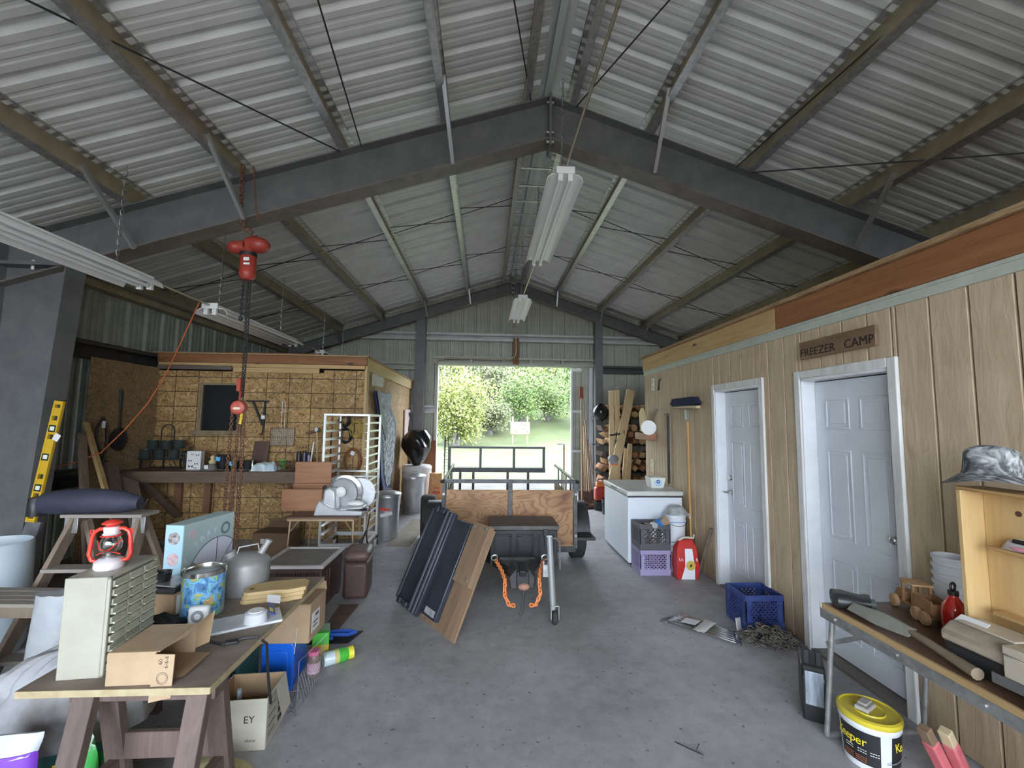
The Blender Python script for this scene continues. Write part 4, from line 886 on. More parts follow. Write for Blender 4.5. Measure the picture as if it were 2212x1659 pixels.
# galvanised cans
m_can = mp('galvanised can', (.42, .43, .44), (.60, .61, .62), scale=14, rough=.35, metal=.7, stretch=(1, 1, .3))
def can(x, y, r, h_, label, stick):
    t = thing('trash_can', label, 'trash can', (x, y, 0), 0, 'galvanised trash cans')
    n = 48; prof = [(r*.86, .0), (r*.86, .03), (r*.88, .04), (r*.92, h_*.55), (r*.93, h_*.58), (r*.94, h_*.80), (r*.99, h_*.82), (r*1.0, h_*.86), (r*.98, h_*.88)]
    mb = MB(); vs = []; m = len(prof)
    for j, (rr_, z) in enumerate(prof):
        for i in range(n):
            a = 2*math.pi*i/n; f = 1+(.012 if i % 2 else -.012)*(1 if 2 <= j <= 5 else 0); vs.append((rr_*f*math.cos(a), rr_*f*math.sin(a), z))
    mb.add(vs, [[j*n+i, j*n+(i+1) % n, (j+1)*n+(i+1) % n, (j+1)*n+i] for j in range(m-1) for i in range(n)]+[list(range(n))[::-1]])
    part(t, 'can_body', mb, m_can)
    part(t, 'lid', MB().lathe([(r*1.05, h_*.865), (r*1.06, h_*.90), (r*.95, h_*.915), (r*.55, h_*.95), (0, h_*.965)], 32), m_can)
    part(t, 'lid_handle', MB().tube([(-.05, 0, h_*.95), (-.045, 0, h_), (.045, 0, h_), (.05, 0, h_*.95)], .008, 6), m_can)
    if stick:
        part(t, 'sticker', MB().bc((.03, -r*.985, h_*.52), (.17, .006, .045), (0, -.25, 0)), MATS['white paper']); part(t, 'red_print', MB().bc((.0, -r*1.0, h_*.62), (.15, .006, .035), (0, .1, 0)), mp('red print', (.6, .04, .04), rough=.5))
        part(t, 'blue_sticker', MB().bc((-r*.72, -r*.72, h_*.62), (.09, .006, .09), (0, 0, -.78)), mp('blue print', (.1, .14, .4), rough=.5))
    return t
can(-1.40, 6.55, .185, .70, 'galvanised trash can with red and white stickers near the pan rack', True)
can(-1.31, 8.35, .215, .74, 'plain galvanised trash can standing farther back by the black bag', False)
# white barrel, black bag
wbr = single('white_barrel', 'white plastic drum behind the farther trash can', 'barrel', MB().lathe([(0, 0), (.27, 0), (.29, .03), (.30, .4), (.29, .7), (.30, .75), (.27, .79), (0, .79)], 32), mp('white drum', (.62, .60, .58), rough=.5), (-1.36, 9.0, 0))
def blob(nx, ny, fr_, seed, amp):
    r = random.Random(seed); ph = [(r.randint(2, 7), r.uniform(3, 12), r.uniform(0, 6.28)) for _ in range(8)]
    vs = []
    for j in range(ny):
        v = j/(ny-1)
        for i in range(nx):
            a = 2*math.pi*i/nx
            rr_, z = fr_(v); n_ = sum(math.sin(p*a+q*v+s) for p, q, s in ph)/8
            vs.append((rr_[0]*(1+amp*n_)*math.cos(a), rr_[1]*(1+amp*n_)*math.sin(a), z*(1+amp*.2*n_)))
    fs = [[j*nx+i, j*nx+(i+1) % nx, (j+1)*nx+(i+1) % nx, (j+1)*nx+i] for j in range(ny-1) for i in range(nx)]
    fs += [list(range(nx))[::-1], list(range((ny-1)*nx, ny*nx))]
    return MB().add(vs, fs)
m_bag = mp('black plastic bag', (.012, .012, .013), rough=.22)
single('black_garbage_bag', 'stuffed black garbage bag on top of the white drum', 'bag', blob(36, 20, lambda v: ((.07+.21*min(1, v*1.9)**.8*(1 if v < .78 else 1-(v-.78)*2.6),)*2, .68*v+.05*max(0, v-.7)), 3, .3), m_bag, (-1.37, 8.98, .792))
m_barb = MATS['rubber']
ob = thing('orange_bag', 'orange mesh produce bag standing beside the white drum', 'bag', (-.95, 8.75, 0), .2)
part(ob, 'sack', blob(20, 10, lambda v: ((.16*(1-.25*v), .11*(1-.4*v)), .66*v), 8, .1), mp('orange mesh', (.55, .25, .09), (.65, .35, .16), scale=20, rough=.7))
part(ob, 'print', MB().box(-.07, .08, -.115, -.108, .28, .33).box(-.05, .07, -.112, -.105, .38, .4), mp('pale red print', (.6, .12, .08), rough=.6))
single('crate_block', 'short wooden block on the floor between the trash cans', 'block', MB().box(-.12, .12, -.08, .08, 0, .16), m_plank, (-1.5, 7.3, 0), .1, bev=.004)
# wire stand by the doorway
ws = thing('wire_rack', 'dark spiral wire plant stand by the left door jamb', 'rack', (-.86, 9.85, 0))
for k in range(3): part(ws, 'rod', MB().tube([(.06*math.cos(k*2.1), .06*math.sin(k*2.1), 0), (.05*math.cos(k*2.1+.3), .05*math.sin(k*2.1+.3), 1.35)], .008, 5), m_blk)
for k in range(9): part(ws, 'ring', MB().tube([(.065*math.cos(a), .065*math.sin(a), .1+.14*k+.03*math.sin(a)) for a in [q*math.pi/6 for q in range(12)]], .005, 4, True), m_blk)
single('rust_board', 'rust brown board leaning behind the white drum', 'board', MB().box(-.12, .12, -.015, .015, 0, 1.25), mp('rust brown board', (.18, .07, .03), (.26, .11, .05), scale=5, rough=.8), (-1.2, 9.75, 0), rot=(-.05, 0, 0))
# side wall of the store room: sleeping bag, plate, bracket board
sb = thing('sleeping_bag', 'blue and camouflage sleeping bag hanging flat on the side wall of the store room', 'sleeping bag', (SX+.06, 7.3, 0))
outl = [(-.70, 2.13), (-.52, 1.9), (-.35, 1.7), (-.25, 1.2), (-.12, .8), (.12, .48), (.45, .45), (.62, .52), (.82, .9), (.88, 1.3), (.9, 1.65), (.7, 1.75), (.4, 1.95), (.35, 2.17), (.0, 2.12)]
part(sb, 'lining', MB().prism(outl, -.02, .005, 'x'), mp('navy nylon', (.02, .03, .10), (.04, .055, .17), scale=6, rough=.5), fixn=True)
inn = [(-.50, 2.05), (-.3, 1.72), (-.1, 1.3), (.05, .8), (.25, .58), (.48, .58), (.72, .95), (.8, 1.5), (.55, 1.75), (.25, 2.0)]
part(sb, 'camo_shell', MB().prism(inn, .0, .02, 'x'), mp('grey camo cloth', (.10, .11, .12), (.42, .43, .42), scale=14, rough=.8, detail=6, lo=.42, hi=.58, bump=.4), fixn=True)
part(sb, 'dark_fold', MB().prism([(-.7, 2.13), (-.55, 2.1), (.1, 1.55), (.0, 1.35), (-.35, 1.65)], .018, .03, 'x'), mp('dark navy fold', (.012, .015, .035), rough=.5), fixn=True)
pl_ = single('sign_plate', 'pale paper notice pinned high on the side wall of the store room', 'sign', MB().box(0, .004, -.38, .36, 2.22, 2.40), mp('old paper', (.5, .48, .38), (.58, .56, .46), scale=6, rough=.8), (SX+.008, 7.05, 0), rot=(.04, 0, 0))
hg = thing('hanging_board', 'pinkish board with a black clamp hanging at the far end of the side wall', 'board', (SX+.015, 9.55, 0))
part(hg, 'board', MB().box(0, .02, -.3, .3, 1.2, 1.92), mp('pink board', (.52, .38, .34), rough=.7)); part(hg, 'clamp', MB().tube([(.04, .1, 1.85), (.05, .2, 1.75), (.04, .12, 1.5), (.04, .08, 1.3)], .02, 6), m_blk)
# ================= trailer =================
m_tr = mp('trailer black paint', (.02, .02, .021), (.04, .04, .04), scale=12, rough=.45)
m_trg = mp('worn trailer rail', (.06, .06, .06), (.11, .11, .11), scale=12, rough=.5, metal=.3)
def ply():
    m, nt, b = _base('knotty plywood'); L = nt.links.new
    tc = N(nt, 'ShaderNodeTexCoord'); ma = N(nt, 'ShaderNodeMapping'); ma.inputs['Scale'].default_value = (1.1, 1, 3.2); L(tc.outputs['Object'], ma.inputs['Vector'])
    nz = N(nt, 'ShaderNodeTexNoise', Scale=1.3, Detail=2.0, Distortion=.6); L(ma.outputs[0], nz.inputs['Vector'])
    wv = N(nt, 'ShaderNodeMath', operation='PINGPONG'); wv.inputs[1].default_value = .03; L(nz.outputs['Fac'], wv.inputs[0])
    w2 = N(nt, 'ShaderNodeMapRange'); w2.inputs[1].default_value = 0; w2.inputs[2].default_value = .03; L(wv.outputs[0], w2.inputs[0])
    rp = N(nt, 'ShaderNodeValToRGB'); e = rp.color_ramp.elements; e[0].position = 0; e[1].position = .6; e[0].color = (.26, .125, .055, 1); e[1].color = (.42, .24, .11, 1); L(w2.outputs[0], rp.inputs[0])
    mk = N(nt, 'ShaderNodeMapping'); mk.inputs['Scale'].default_value = (2.4, 1, 3.2); mk.inputs['Location'].default_value = (.2, 0, .55); L(tc.outputs['Object'], mk.inputs['Vector'])
    vo = N(nt, 'ShaderNodeTexVoronoi', Scale=1.0); L(mk.outputs[0], vo.inputs['Vector'])
    kr = N(nt, 'ShaderNodeValToRGB'); k = kr.color_ramp.elements; k[0].position = .06; k[1].position = .26; k[0].color = (.28, .16, .12, 1); k[1].color = (1, 1, 1, 1); L(vo.outputs['Distance'], kr.inputs[0])
    mm = N(nt, 'ShaderNodeMixRGB', blend_type='MULTIPLY'); mm.inputs[0].default_value = 1; L(rp.outputs[0], mm.inputs[1]); L(kr.outputs[0], mm.inputs[2])
    bgn = N(nt, 'ShaderNodeTexNoise', Scale=2.0, Detail=3.0); L(tc.outputs['Object'], bgn.inputs['Vector'])
    br2 = N(nt, 'ShaderNodeValToRGB'); be = br2.color_ramp.elements; be[0].position = .35; be[1].position = .6; be[0].color = (.6, .5, .45, 1); be[1].color = (1, 1, 1, 1); L(bgn.outputs['Fac'], br2.inputs[0])
    m4 = N(nt, 'ShaderNodeMixRGB', blend_type='MULTIPLY'); m4.inputs[0].default_value = 1; L(mm.outputs[0], m4.inputs[1]); L(br2.outputs[0], m4.inputs[2])
    L(m4.outputs[0], b.inputs['Base Color']); b.inputs['Roughness'].default_value = .55
    return m
m_ply = ply()
tx0, tx1, ty0, ty1 = -.45, 1.04, 5.0, 6.45
tl = thing('utility_trailer', 'small black utility trailer with knotty plywood front facing the camera', 'trailer', (0, 0, 0))
part(tl, 'front_panel', MB().box(tx0+.03, (tx0+tx1)/2-.01, ty0-.012, ty0+.004, .31, .925), m_ply, bev=.002)
part(tl, 'front_panel', MB().box((tx0+tx1)/2+.012, tx1-.03, ty0-.012, ty0+.004, .31, .925), m_ply, bev=.002)
part(tl, 'front_post', MB().bc(((tx0+tx1)/2, ty0-.02, .68), (.05, .03, .72)), m_trg, bev=.003)
for x in (tx0, tx1):
    part(tl, 'front_post', MB().bc((x, ty0, .66), (.04, .04, .76)), m_trg, bev=.003)
    for z in (.42, .88): part(tl, 'bolt', MB().cyl((x, ty0-.02, z), (x, ty0-.03, z), .014, n=8), m_galv)
    sgn = -1 if x < .3 else 1
    part(tl, 'side_panel', MB().box(x-.01, x+.01, ty0+.02, ty1, .31, .82), mp('side plywood', (.33, .24, .11), (.43, .32, .16), scale=3, rough=.7, stretch=(1, .4, 5)))
    part(tl, 'side_rail', MB().cyl((x, ty0, 1.02), (x, ty1, 1.06), .019, n=10), mp('olive rail', (.22, .2, .12), rough=.5, metal=.3))
    for k in range(1, 5): part(tl, 'side_upright', MB().cyl((x, ty0+k*(ty1-ty0)/5, .82), (x, ty0+k*(ty1-ty0)/5, 1.03), .009, n=6), m_tr)
    part(tl, 'side_rail', MB().cyl((x+sgn*.0, ty0-.03, 1.02), (x+sgn*.03, ty0-.05, 1.02), .018, n=10), m_tr)
    # fender
    fx0, fx1 = (x+.02, x+.24) if sgn > 0 else (x-.24, x-.02)
    fp = [(5.62+.36*math.cos(a), .30+.40*math.sin(a)) for a in [math.pi*k/10 for k in range(11)]]; fi = [(5.62+.35*math.cos(a), .30+.39*math.sin(a)) for a in [math.pi*k/10 for k in range(11)]][::-1]
    part(tl, 'fender', MB().prism(fp+fi, fx0, fx1, 'x'), m_tr, fixn=True)
    part(tl, 'fender_step', MB().box(fx0, fx1, 5.02, 5.27, .355, .39), m_tr, bev=.004)
    wx = (fx0+fx1)/2
    wh = part(tl, 'tyre', MB().lathe([(.15, -.085), (.24, -.09), (.28, -.075), (.29, -.05), (.29, .05), (.28, .075), (.24, .09), (.15, .085)], 36, TR(wx, 5.62, .29) @ ROT(math.pi/2, 'Y')), m_rub)
    part(wh, 'rim', MB().lathe([(0, -.05), (.08, -.05), (.15, -.07), (.155, .07), (.08, .05), (0, .05)], 28, TR(wx, 5.62, .29) @ ROT(math.pi/2, 'Y')), mp('white rim', (.5, .5, .5), rough=.5))
    tg = MB()
    for q in range(5): tg.lathe([(.286, -.004), (.292, -.004), (.292, .004), (.286, .004)], 36, TR(wx-.06+.03*q, 5.62, .29) @ ROT(math.pi/2, 'Y'))
    part(wh, 'tread', tg, m_rub, kind='stuff')
part(tl, 'top_rail', MB().bc(((tx0+tx1)/2, ty0-.005, 1.02), (tx1-tx0+.04, .05, .04)), m_trg, bev=.004)
part(tl, 'bed', MB().box(tx0+.02, tx1-.02, ty0, ty1, .29, .31), MATS['side plywood'])
part(tl, 'bed_frame', MB().box(tx0, tx1, ty0-.02, ty0+.03, .24, .30).box(tx0, tx1, ty1-.05, ty1, .24, .30).box(tx0, tx0+.05, ty0, ty1, .24, .29).box(tx1-.05, tx1, ty0, ty1, .24, .29), m_tr, bev=.003)
part(tl, 'axle', MB().cyl((tx0-.1, 5.62, .29), (tx1+.1, 5.62, .29), .03, n=10), m_tr)
# rear gate
gt = MB()
gx0, gx1 = -.53, .89
for x in (gx0+.02, gx0+.47, gx1-.46, gx1-.02): part(tl, 'gate_upright', MB().bc((x, ty1, 1.16), (.035, .035, .3)), m_tr)
part(tl, 'gate_rail', MB().bc(((gx0+gx1)/2, ty1, 1.31), (gx1-gx0, .04, .03)), m_tr); part(tl, 'gate_rail', MB().bc(((gx0+gx1)/2, ty1, .985), (gx1-gx0, .05, .065)), m_tr)
for x in (-.35, -.16, .34, .64): part(tl, 'gate_upright', MB().bc((x, ty1, .65), (.035, .03, .62)), m_tr)
part(tl, 'gate_rail', MB().bc(((gx0+gx1)/2, ty1, .36), (gx1-gx0, .05, .05)), m_tr)
m_mesh = mp('expanded mesh edge', (.03, .03, .03), rough=.6)
zz = MB()
for k in range(70):
    x = gx0+.03+k*(gx1-gx0-.06)/70; zz.bar((x, ty1-.02, 1.02), (x+.01, ty1-.02, 1.032), .004, .006)
part(tl, 'mesh_edge', zz, m_mesh, kind='stuff')
# tongue, coupler, chains, jack, tool box
for sx in (-1, 1): part(tl, 'tongue_arm', MB().bar((.33+sx*.42, 5.02, .27), (.33+sx*.06, 3.98, .36), .05, .08), m_tr, bev=.003)
part(tl, 'tongue_plate', MB().bc((.33, 4.5, .30), (.5, .12, .02)), m_tr); part(tl, 'tongue_cross', MB().bc((.33, 4.32, .36), (.34, .02, .06)), m_trg)
part(tl, 'coupler', MB().prism([(-.10, 0), (.10, 0), (.115, .10), (.06, .16), (-.06, .16), (-.115, .10)], 3.78, 4.02, 'y', TR(.335, 0, .29)), m_tr, bev=.01)
part(tl, 'coupler_latch', MB().bc((.335, 3.80, .45), (.06, .16, .05), (.2, 0, 0)).bc((.335, 3.76, .38), (.10, .04, .13)), m_blk, bev=.006)
part(tl, 'coupler_socket', MB().ell((.345, 3.745, .325), (.05, .03, .03)), mp('rusty brown', (.32, .16, .11), rough=.6))
part(tl, 'latch_pin', MB().tube([(.345, 3.77, .3), (.345, 3.76, .2), (.33, 3.75, .12), (.31, 3.74, .09)], .009, 6), m_blk)
m_och = mp('orange chain', (.72, .22, .06), rough=.45)
for sx in (-1, 1):
    part(tl, 'safety_chain', MB().chain([(.335+sx*.22, 4.08, .44), (.335+sx*.17, 3.92, .40), (.335+sx*.145, 3.80, .36), (.335+sx*.15, 3.75, .26), (.335+sx*.11, 3.74, .18), (.335+sx*.06, 3.76, .17)], .042, .028, .0065, 5, 8), m_och)
    part(tl, 'chain_ring', MB().link((.335+sx*.23, 4.08, .46), (1, 0, .3), (0, 1, 0), .055, .045, .007, 5, 10), m_galv)
tb_ = part(tl, 'tool_box', MB().box(.07, .74, 4.42, 4.85, .28, .62), mp('black diamond steel', (.018, .018, .02), (.03, .03, .032), scale=30, rough=.3), bev=.008)
part(tb_, 'lid', MB().box(.055, .755, 4.405, 4.86, .622, .665), mp('worn dark lid', (.07, .065, .06), (.11, .10, .09), scale=10, rough=.5), bev=.006)
for x0, x1 in ((.10, .28), (.33, .50), (.55, .71)):
    f_ = MB().box(x0, x1, 4.408, 4.42, .36, .375).box(x0, x1, 4.408, 4.42, .565, .58).box(x0, x0+.015, 4.408, 4.42, .375, .565).box(x1-.015, x1, 4.408, 4.42, .375, .565)
    part(tb_, 'front_emboss', f_, MATS['black diamond steel'], bev=.004)
part(tb_, 'latch', MB().bc((.62, 4.40, .60), (.05, .02, .07)).bc((.62, 4.398, .52), (.03, .02, .09)), m_blkp, bev=.004)
jk = part(tl, 'jack_tube', MB().cyl((.60, 3.80, .12), (.565, 3.80, .72), .027, n=14).cyl((.61, 3.8, .05), (.598, 3.8, .2), .019, n=12), mp('grey jack', (.38, .40, .40), rough=.4, metal=.5))
part(jk, 'jack_wheel', MB().lathe([(0, -.022), (.05, -.022), (.062, -.012), (.062, .012), (.05, .022), (0, .022)], 24, TR(.612, 3.79, .062) @ ROT(math.pi/2, 'Y')), m_rub)
part(jk, 'jack_fork', MB().bc((.58, 3.79, .10), (.006, .05, .11)).bc((.645, 3.79, .10), (.006, .05, .11)).bc((.612, 3.79, .155), (.07, .05, .008)), m_galv)
part(jk, 'jack_bracket', MB().tube([(.55, 3.9, .47), (.52, 3.83, .5), (.52, 3.83, .4), (.55, 3.9, .37)], .009, 6, True).bc((.56, 3.84, .43), (.09, .06, .1)), m_galv)
part(jk, 'jack_crank', MB().tube([(.57, 3.8, .7), (.62, 3.82, .7), (.66, 3.84, .66), (.67, 3.86, .42)], .008, 6), m_galv)
# leaning black lid on a plywood sheet
bl = Vector((-.782, 4.321, 0)); d_ = Vector((.5667, -.8239, 0)); nn = Vector((.8239, .5667, 0)); u_ = (nn*.38+Vector((0, 0, .81))).normalized(); w2_ = d_.cross(u_)
LM = Matrix(((d_.x, u_.x, w2_.x, bl.x), (d_.y, u_.y, w2_.y, bl.y), (d_.z, u_.z, w2_.z, bl.z), (0, 0, 0, 1)))
m_ply2 = wood('worn plywood', (.16, .10, .06), (.27, .175, .105), 'y', 2.5, knots=False)
pw = thing('plywood_sheet', 'worn plywood sheet with a doubled end leaning against the trailer tool box', 'plywood', (0, 0, 0)); pw.matrix_world = LM
part(pw, 'sheet', MB().box(.44, 1.0, .0, .87, -.02, 0), m_ply2, bev=.002)
part(pw, 'doubler', MB().box(.76, 1.0, .40, .89, .0, .055), m_ply2, bev=.003)
for x, y in ((.80, .85), (.96, .86), (.79, .44), (.95, .45)): part(pw, 'bolt', MB().cyl((x, y, .055), (x, y, .065), .014, n=8), m_galv)
bl_ = thing('truck_box_lid', 'ribbed black plastic tool box lid leaning on the plywood sheet', 'lid', (0, 0, 0)); bl_.matrix_world = LM
m_lid = mp('scuffed black plastic', (.022, .026, .038), (.035, .04, .055), scale=10, rough=.38)
part(bl_, 'panel', MB().box(.0, .30, .03, .88, .0, .03).box(.0, .03, .03, .88, .03, .06).box(.0, .30, .03, .05, .03, .05), m_lid, bev=.008)
part(bl_, 'panel', MB().box(.30, .46, .0, .90, .03, .075), m_lid, bev=.01)
part(bl_, 'panel', MB().box(.46, .73, .05, .86, .0, .05), m_lid, bev=.01)
for x in (.335, .405): part(bl_, 'rib', MB().box(x, x+.028, .01, .89, .075, .085), mp('grey rib', (.10, .11, .13), rough=.45), bev=.004)
part(bl_, 'hinge', MB().box(.05, .12, .86, .92, .0, .06).box(.16, .24, .86, .92, .0, .06), m_lid, bev=.006); part(bl_, 'hinge', MB().box(.06, .12, -.0, .05, .0, .07).box(.18, .25, -.0, .05, .0, .07), m_lid, bev=.006)
part(bl_, 'label', MB().box(.54, .70, .07, .12, .05, .052), mp('scratched label', (.2, .21, .23), (.4, .4, .4), scale=30, rough=.6))
# tyre beside the trailer
st = thing('spare_tyre', 'black tyre standing on the floor left of the trailer', 'tyre', (-.80, 6.5, 0), .15)
part(st, 'tyre', MB().lathe([(.16, -.1), (.26, -.11), (.3, -.09), (.31, -.05), (.31, .05), (.3, .09), (.26, .11), (.16, .1), (.16, -.1)], 36, TR(0, 0, .31) @ ROT(math.pi/2, 'Y')), m_rub)
part(st, 'rim', MB().lathe([(0, -.03), (.155, -.06), (.155, .06), (0, .03)], 24, TR(0, 0, .31) @ ROT(math.pi/2, 'Y')), m_blk)
# ================= right side =================
m_fz = mp('freezer enamel', (.66, .70, .76), (.72, .76, .82), scale=2, rough=.35)
fz = thing('chest_freezer', 'white chest freezer against the tan siding wall', 'freezer', (2.07, 5.77, 0))
part(fz, 'cabinet', MB().box(-.34, .34, -.52, .52, .03, .80), m_fz, bev=.015)
part(fz, 'lid', MB().box(-.355, .35, -.535, .53, .815, .875), mp('freezer lid', (.56, .56, .52), (.64, .64, .6), scale=4, rough=.45), bev=.018)
part(fz, 'gasket', MB().box(-.335, .335, -.515, .515, .80, .815), m_blkp); part(fz, 'feet', MB().box(-.3, -.26, -.5, -.46, 0, .03).box(.26, .3, -.5, -.46, 0, .03).box(-.3, -.26, .46, .5, 0, .03).box(.26, .3, .46, .5, 0, .03), m_blkp)
part(fz, 'badge', MB().box(-.358, -.352, -.12, .12, .835, .855), m_blkp)
ib = thing('ice_cream_tub', 'small square white tub with a blue label standing on the freezer', 'tub', (2.19, 5.55, .876))
part(ib, 'tub', MB().prism([(-.075, -.075), (.075, -.075), (.075, .075), (-.075, .075)], 0, .01, 'z').add([(-.08, -.08, .01), (.08, -.08, .01), (.08, .08, .01), (-.08, .08, .01), (-.1, -.1, .135), (.1, -.1, .135), (.1, .1, .135), (-.1, .1, .135)], [[0, 1, 5, 4], [1, 2, 6, 5], [2, 3, 7, 6], [3, 0, 4, 7], [4, 5, 6, 7]]), mp('tub plastic', (.72, .74, .70), rough=.35), bev=.004)
part(ib, 'label', MB().bc((0, -.095, .075), (.1, .004, .07), (-.16, 0, 0)), mp('pale blue label', (.45, .62, .8), rough=.5)); part(ib, 'logo', MB().lathe([(.012, 0), (.024, 0), (.024, .003), (.012, .003)], 18, TR(0, -.100, .085) @ ROT(math.pi/2-.16, 'X')).bc((0, -.096, .045), (.06, .004, .016), (-.16, 0, 0)), mp('blue logo', (.02, .06, .3), rough=.5))
# milk crates
def crate(loc, w, d, h_, m, label, rz=0, group='milk crates'):
    t = thing('milk_crate', label, 'crate', loc, rz, group)
    part(t, 'rim', MB().box(-w/2, w/2, -d/2, -d/2+.012, h_*.84, h_).box(-w/2, w/2, d/2-.012, d/2, h_*.84, h_).box(-w/2, -w/2+.012, -d/2+.012, d/2-.012, h_*.84, h_).box(w/2-.012, w/2, -d/2+.012, d/2-.012, h_*.84, h_), m, bev=.003)
    part(t, 'bottom_band', MB().box(-w/2, w/2, -d/2, -d/2+.012, 0, h_*.26).box(-w/2, w/2, d/2-.012, d/2, 0, h_*.26).box(-w/2, -w/2+.012, -d/2+.012, d/2-.012, 0, h_*.26).box(w/2-.012, w/2, -d/2+.012, d/2-.012, 0, h_*.26), m, bev=.003)
    part(t, 'floor', MB().box(-w/2+.012, w/2-.012, -d/2+.012, d/2-.012, .004, .012), m)
    for sx in (-1, 1):
        for sy in (-1, 1): part(t, 'corner_post', MB().box(sx*w/2-(.05 if sx > 0 else 0), sx*w/2+(.05 if sx < 0 else 0), sy*d/2-(.012 if sy > 0 else 0), sy*d/2+(.012 if sy < 0 else 0), h_*.26, h_*.84).box(sx*w/2-(.012 if sx > 0 else 0), sx*w/2+(.012 if sx < 0 else 0), sy*d/2-(.05 if sy > 0 else 0), sy*d/2+(.05 if sy < 0 else 0), h_*.26, h_*.84), m, bev=.002)
    def lattice(L, put):
        la = MB(); z0, z1 = h_*.26, h_*.84; n = 6; H_ = z1-z0; x0, x1 = -L/2+.05, L/2-.05
        for sgn in (-1, 1):
            k = -6
            while k < n+6:
                a = x0+(x1-x0)*k/n; p = [a, z0]; q = [a+H_, z1]
                if p[0] < x0: p = [x0, z0+(x0-a)]
                if q[0] > x1: q = [x1, z0+(x1-a)]
                if p[1] < z1-.002 and q[1] > z0+.002 and q[0] > p[0]+.004:
                    if sgn > 0: put(la, (p[0], p[1]), (q[0], q[1]))
                    else: put(la, (-p[0], p[1]), (-q[0], q[1]))
                k += 1
        return la
    for sy in (-1, 1): part(t, 'side_lattice', lattice(w, lambda la, p, q: la.bar((p[0], sy*(d/2-.006), p[1]), (q[0], sy*(d/2-.006), q[1]), .012, .010)), m)
    for sx in (-1, 1): part(t, 'side_lattice', lattice(d, lambda la, p, q: la.bar((sx*(w/2-.006), p[0], p[1]), (sx*(w/2-.006), q[0], q[1]), .012, .010)), m)
    return t
m_pur = mp('lavender plastic', (.30, .25, .42), rough=.5); m_gry = mp('dark grey plastic', (.085, .08, .09), rough=.5); m_blu = mp('blue crate plastic', (.02, .035, .16), (.05, .08, .24), scale=14, rough=.45)
crate((1.93, 5.06, 0), .35, .30, .275, m_pur, 'lavender milk crate on the floor in front of the freezer')
crate((1.93, 5.06, .276), .35, .30, .275, m_gry, 'dark grey milk crate stacked on the lavender crate and full of cans')
rnd = random.Random(11)
m_cans = [mp('tin silver', (.45, .45, .45), rough=.3, metal=.8), mp('tin tan', (.40, .30, .2), rough=.5), mp('tin white', (.6, .6, .6), rough=.4)]
def tincan(loc, r, h_, m, label, rot=None, band=None):
    t = thing('tin_can', label, 'can', loc, 0, 'cans in the grey milk crate', rot=rot)
    part(t, 'body', MB().lathe([(0, 0), (r, 0), (r*1.03, .004), (r, .008), (r, h_-.008), (r*1.03, h_-.004), (r, h_), (r*.92, h_-.006), (0, h_-.006)], 18), m)
    if band: part(t, 'label', MB().lathe([(r*1.005, h_*.2), (r*1.012, h_*.2), (r*1.012, h_*.75), (r*1.005, h_*.75)], 18), band)
k = 0
for i in range(3):
    for j in range(3):
        for lev in range(2):
            tincan((1.93-.105+.105*i, 5.06-.09+.09*j, .292+.115*lev), .04, .11, m_cans[(i+j+lev) % 3], ('bare silver', 'tan', 'white')[(i+j+lev) % 3]+' tin can in the '+('lower', 'upper')[lev]+' layer inside the grey milk crate')
tincan((1.97, 5.0, .535), .05, .16, m_cans[1], 'tan and blue labelled can lying on top of the grey milk crate', (1.0, .5, .3), mp('blue band', (.05, .2, .55), rough=.5))
tincan((1.93, 4.99, .535), .035, .09, m_cans[0], 'bare tin can lying on top of the grey milk crate', (1.4, -.2, 0))
m_wb = mp('white bucket plastic', (.68, .70, .73), rough=.4)
def bucket(loc, r, h_, label, group=None, m=m_wb, n=28, fill=None):
    t = thing('plastic_bucket', label, 'bucket', loc, 0, group)
    part(t, 'body', MB().lathe([(0, 0), (r*.86, 0), (r*.87, .01), (r*.95, h_*.7), (r*1.0, h_*.72), (r*1.01, h_*.78), (r*.97, h_*.8), (r*.985, h_*.88), (r*1.03, h_*.9), (r*1.03, h_), (r*.98, h_), (r*.93, h_*.7), (r*.84, .012), (0, .012)], n), m)
    part(t, 'handle', MB().tube([(r*1.02*math.cos(a), -r*1.03*math.sin(a)*.9-.01, h_*.8-r*.5*math.sin(a)) for a in [math.pi*q/10 for q in range(11)]], .003, 5), m_blk)
    return t
bucket((2.24, 5.09, 0), .125, .34, 'white plastic bucket on the floor between the crates and the siding', 'white buckets by the freezer')
b2 = bucket((2.24, 5.09, .341), .12, .30, 'white bucket stacked on another and stuffed with a grey bag', 'white buckets by the freezer')
part(b2, 'blue_band', MB().tube([(.122*math.cos(a), .122*math.sin(a), .2-.03*math.sin(a)) for a in [math.pi*q/10 for q in range(20)]], .004, 5, True), MATS['blue band'])
single('grey_rag_bag', 'crumpled grey plastic bag spilling over the upper bucket', 'bag', blob(20, 8, lambda v: ((.14*(1-.5*v),)*2, .09*v), 4, .25), mp('grey bag', (.30, .32, .34), (.5, .52, .52), scale=12, rough=.4), (2.25, 5.08, .643))
cb = thing('charcoal_bag', 'red and white charcoal bag standing on the floor by the siding', 'bag', (2.24, 4.84, 0), -.05)
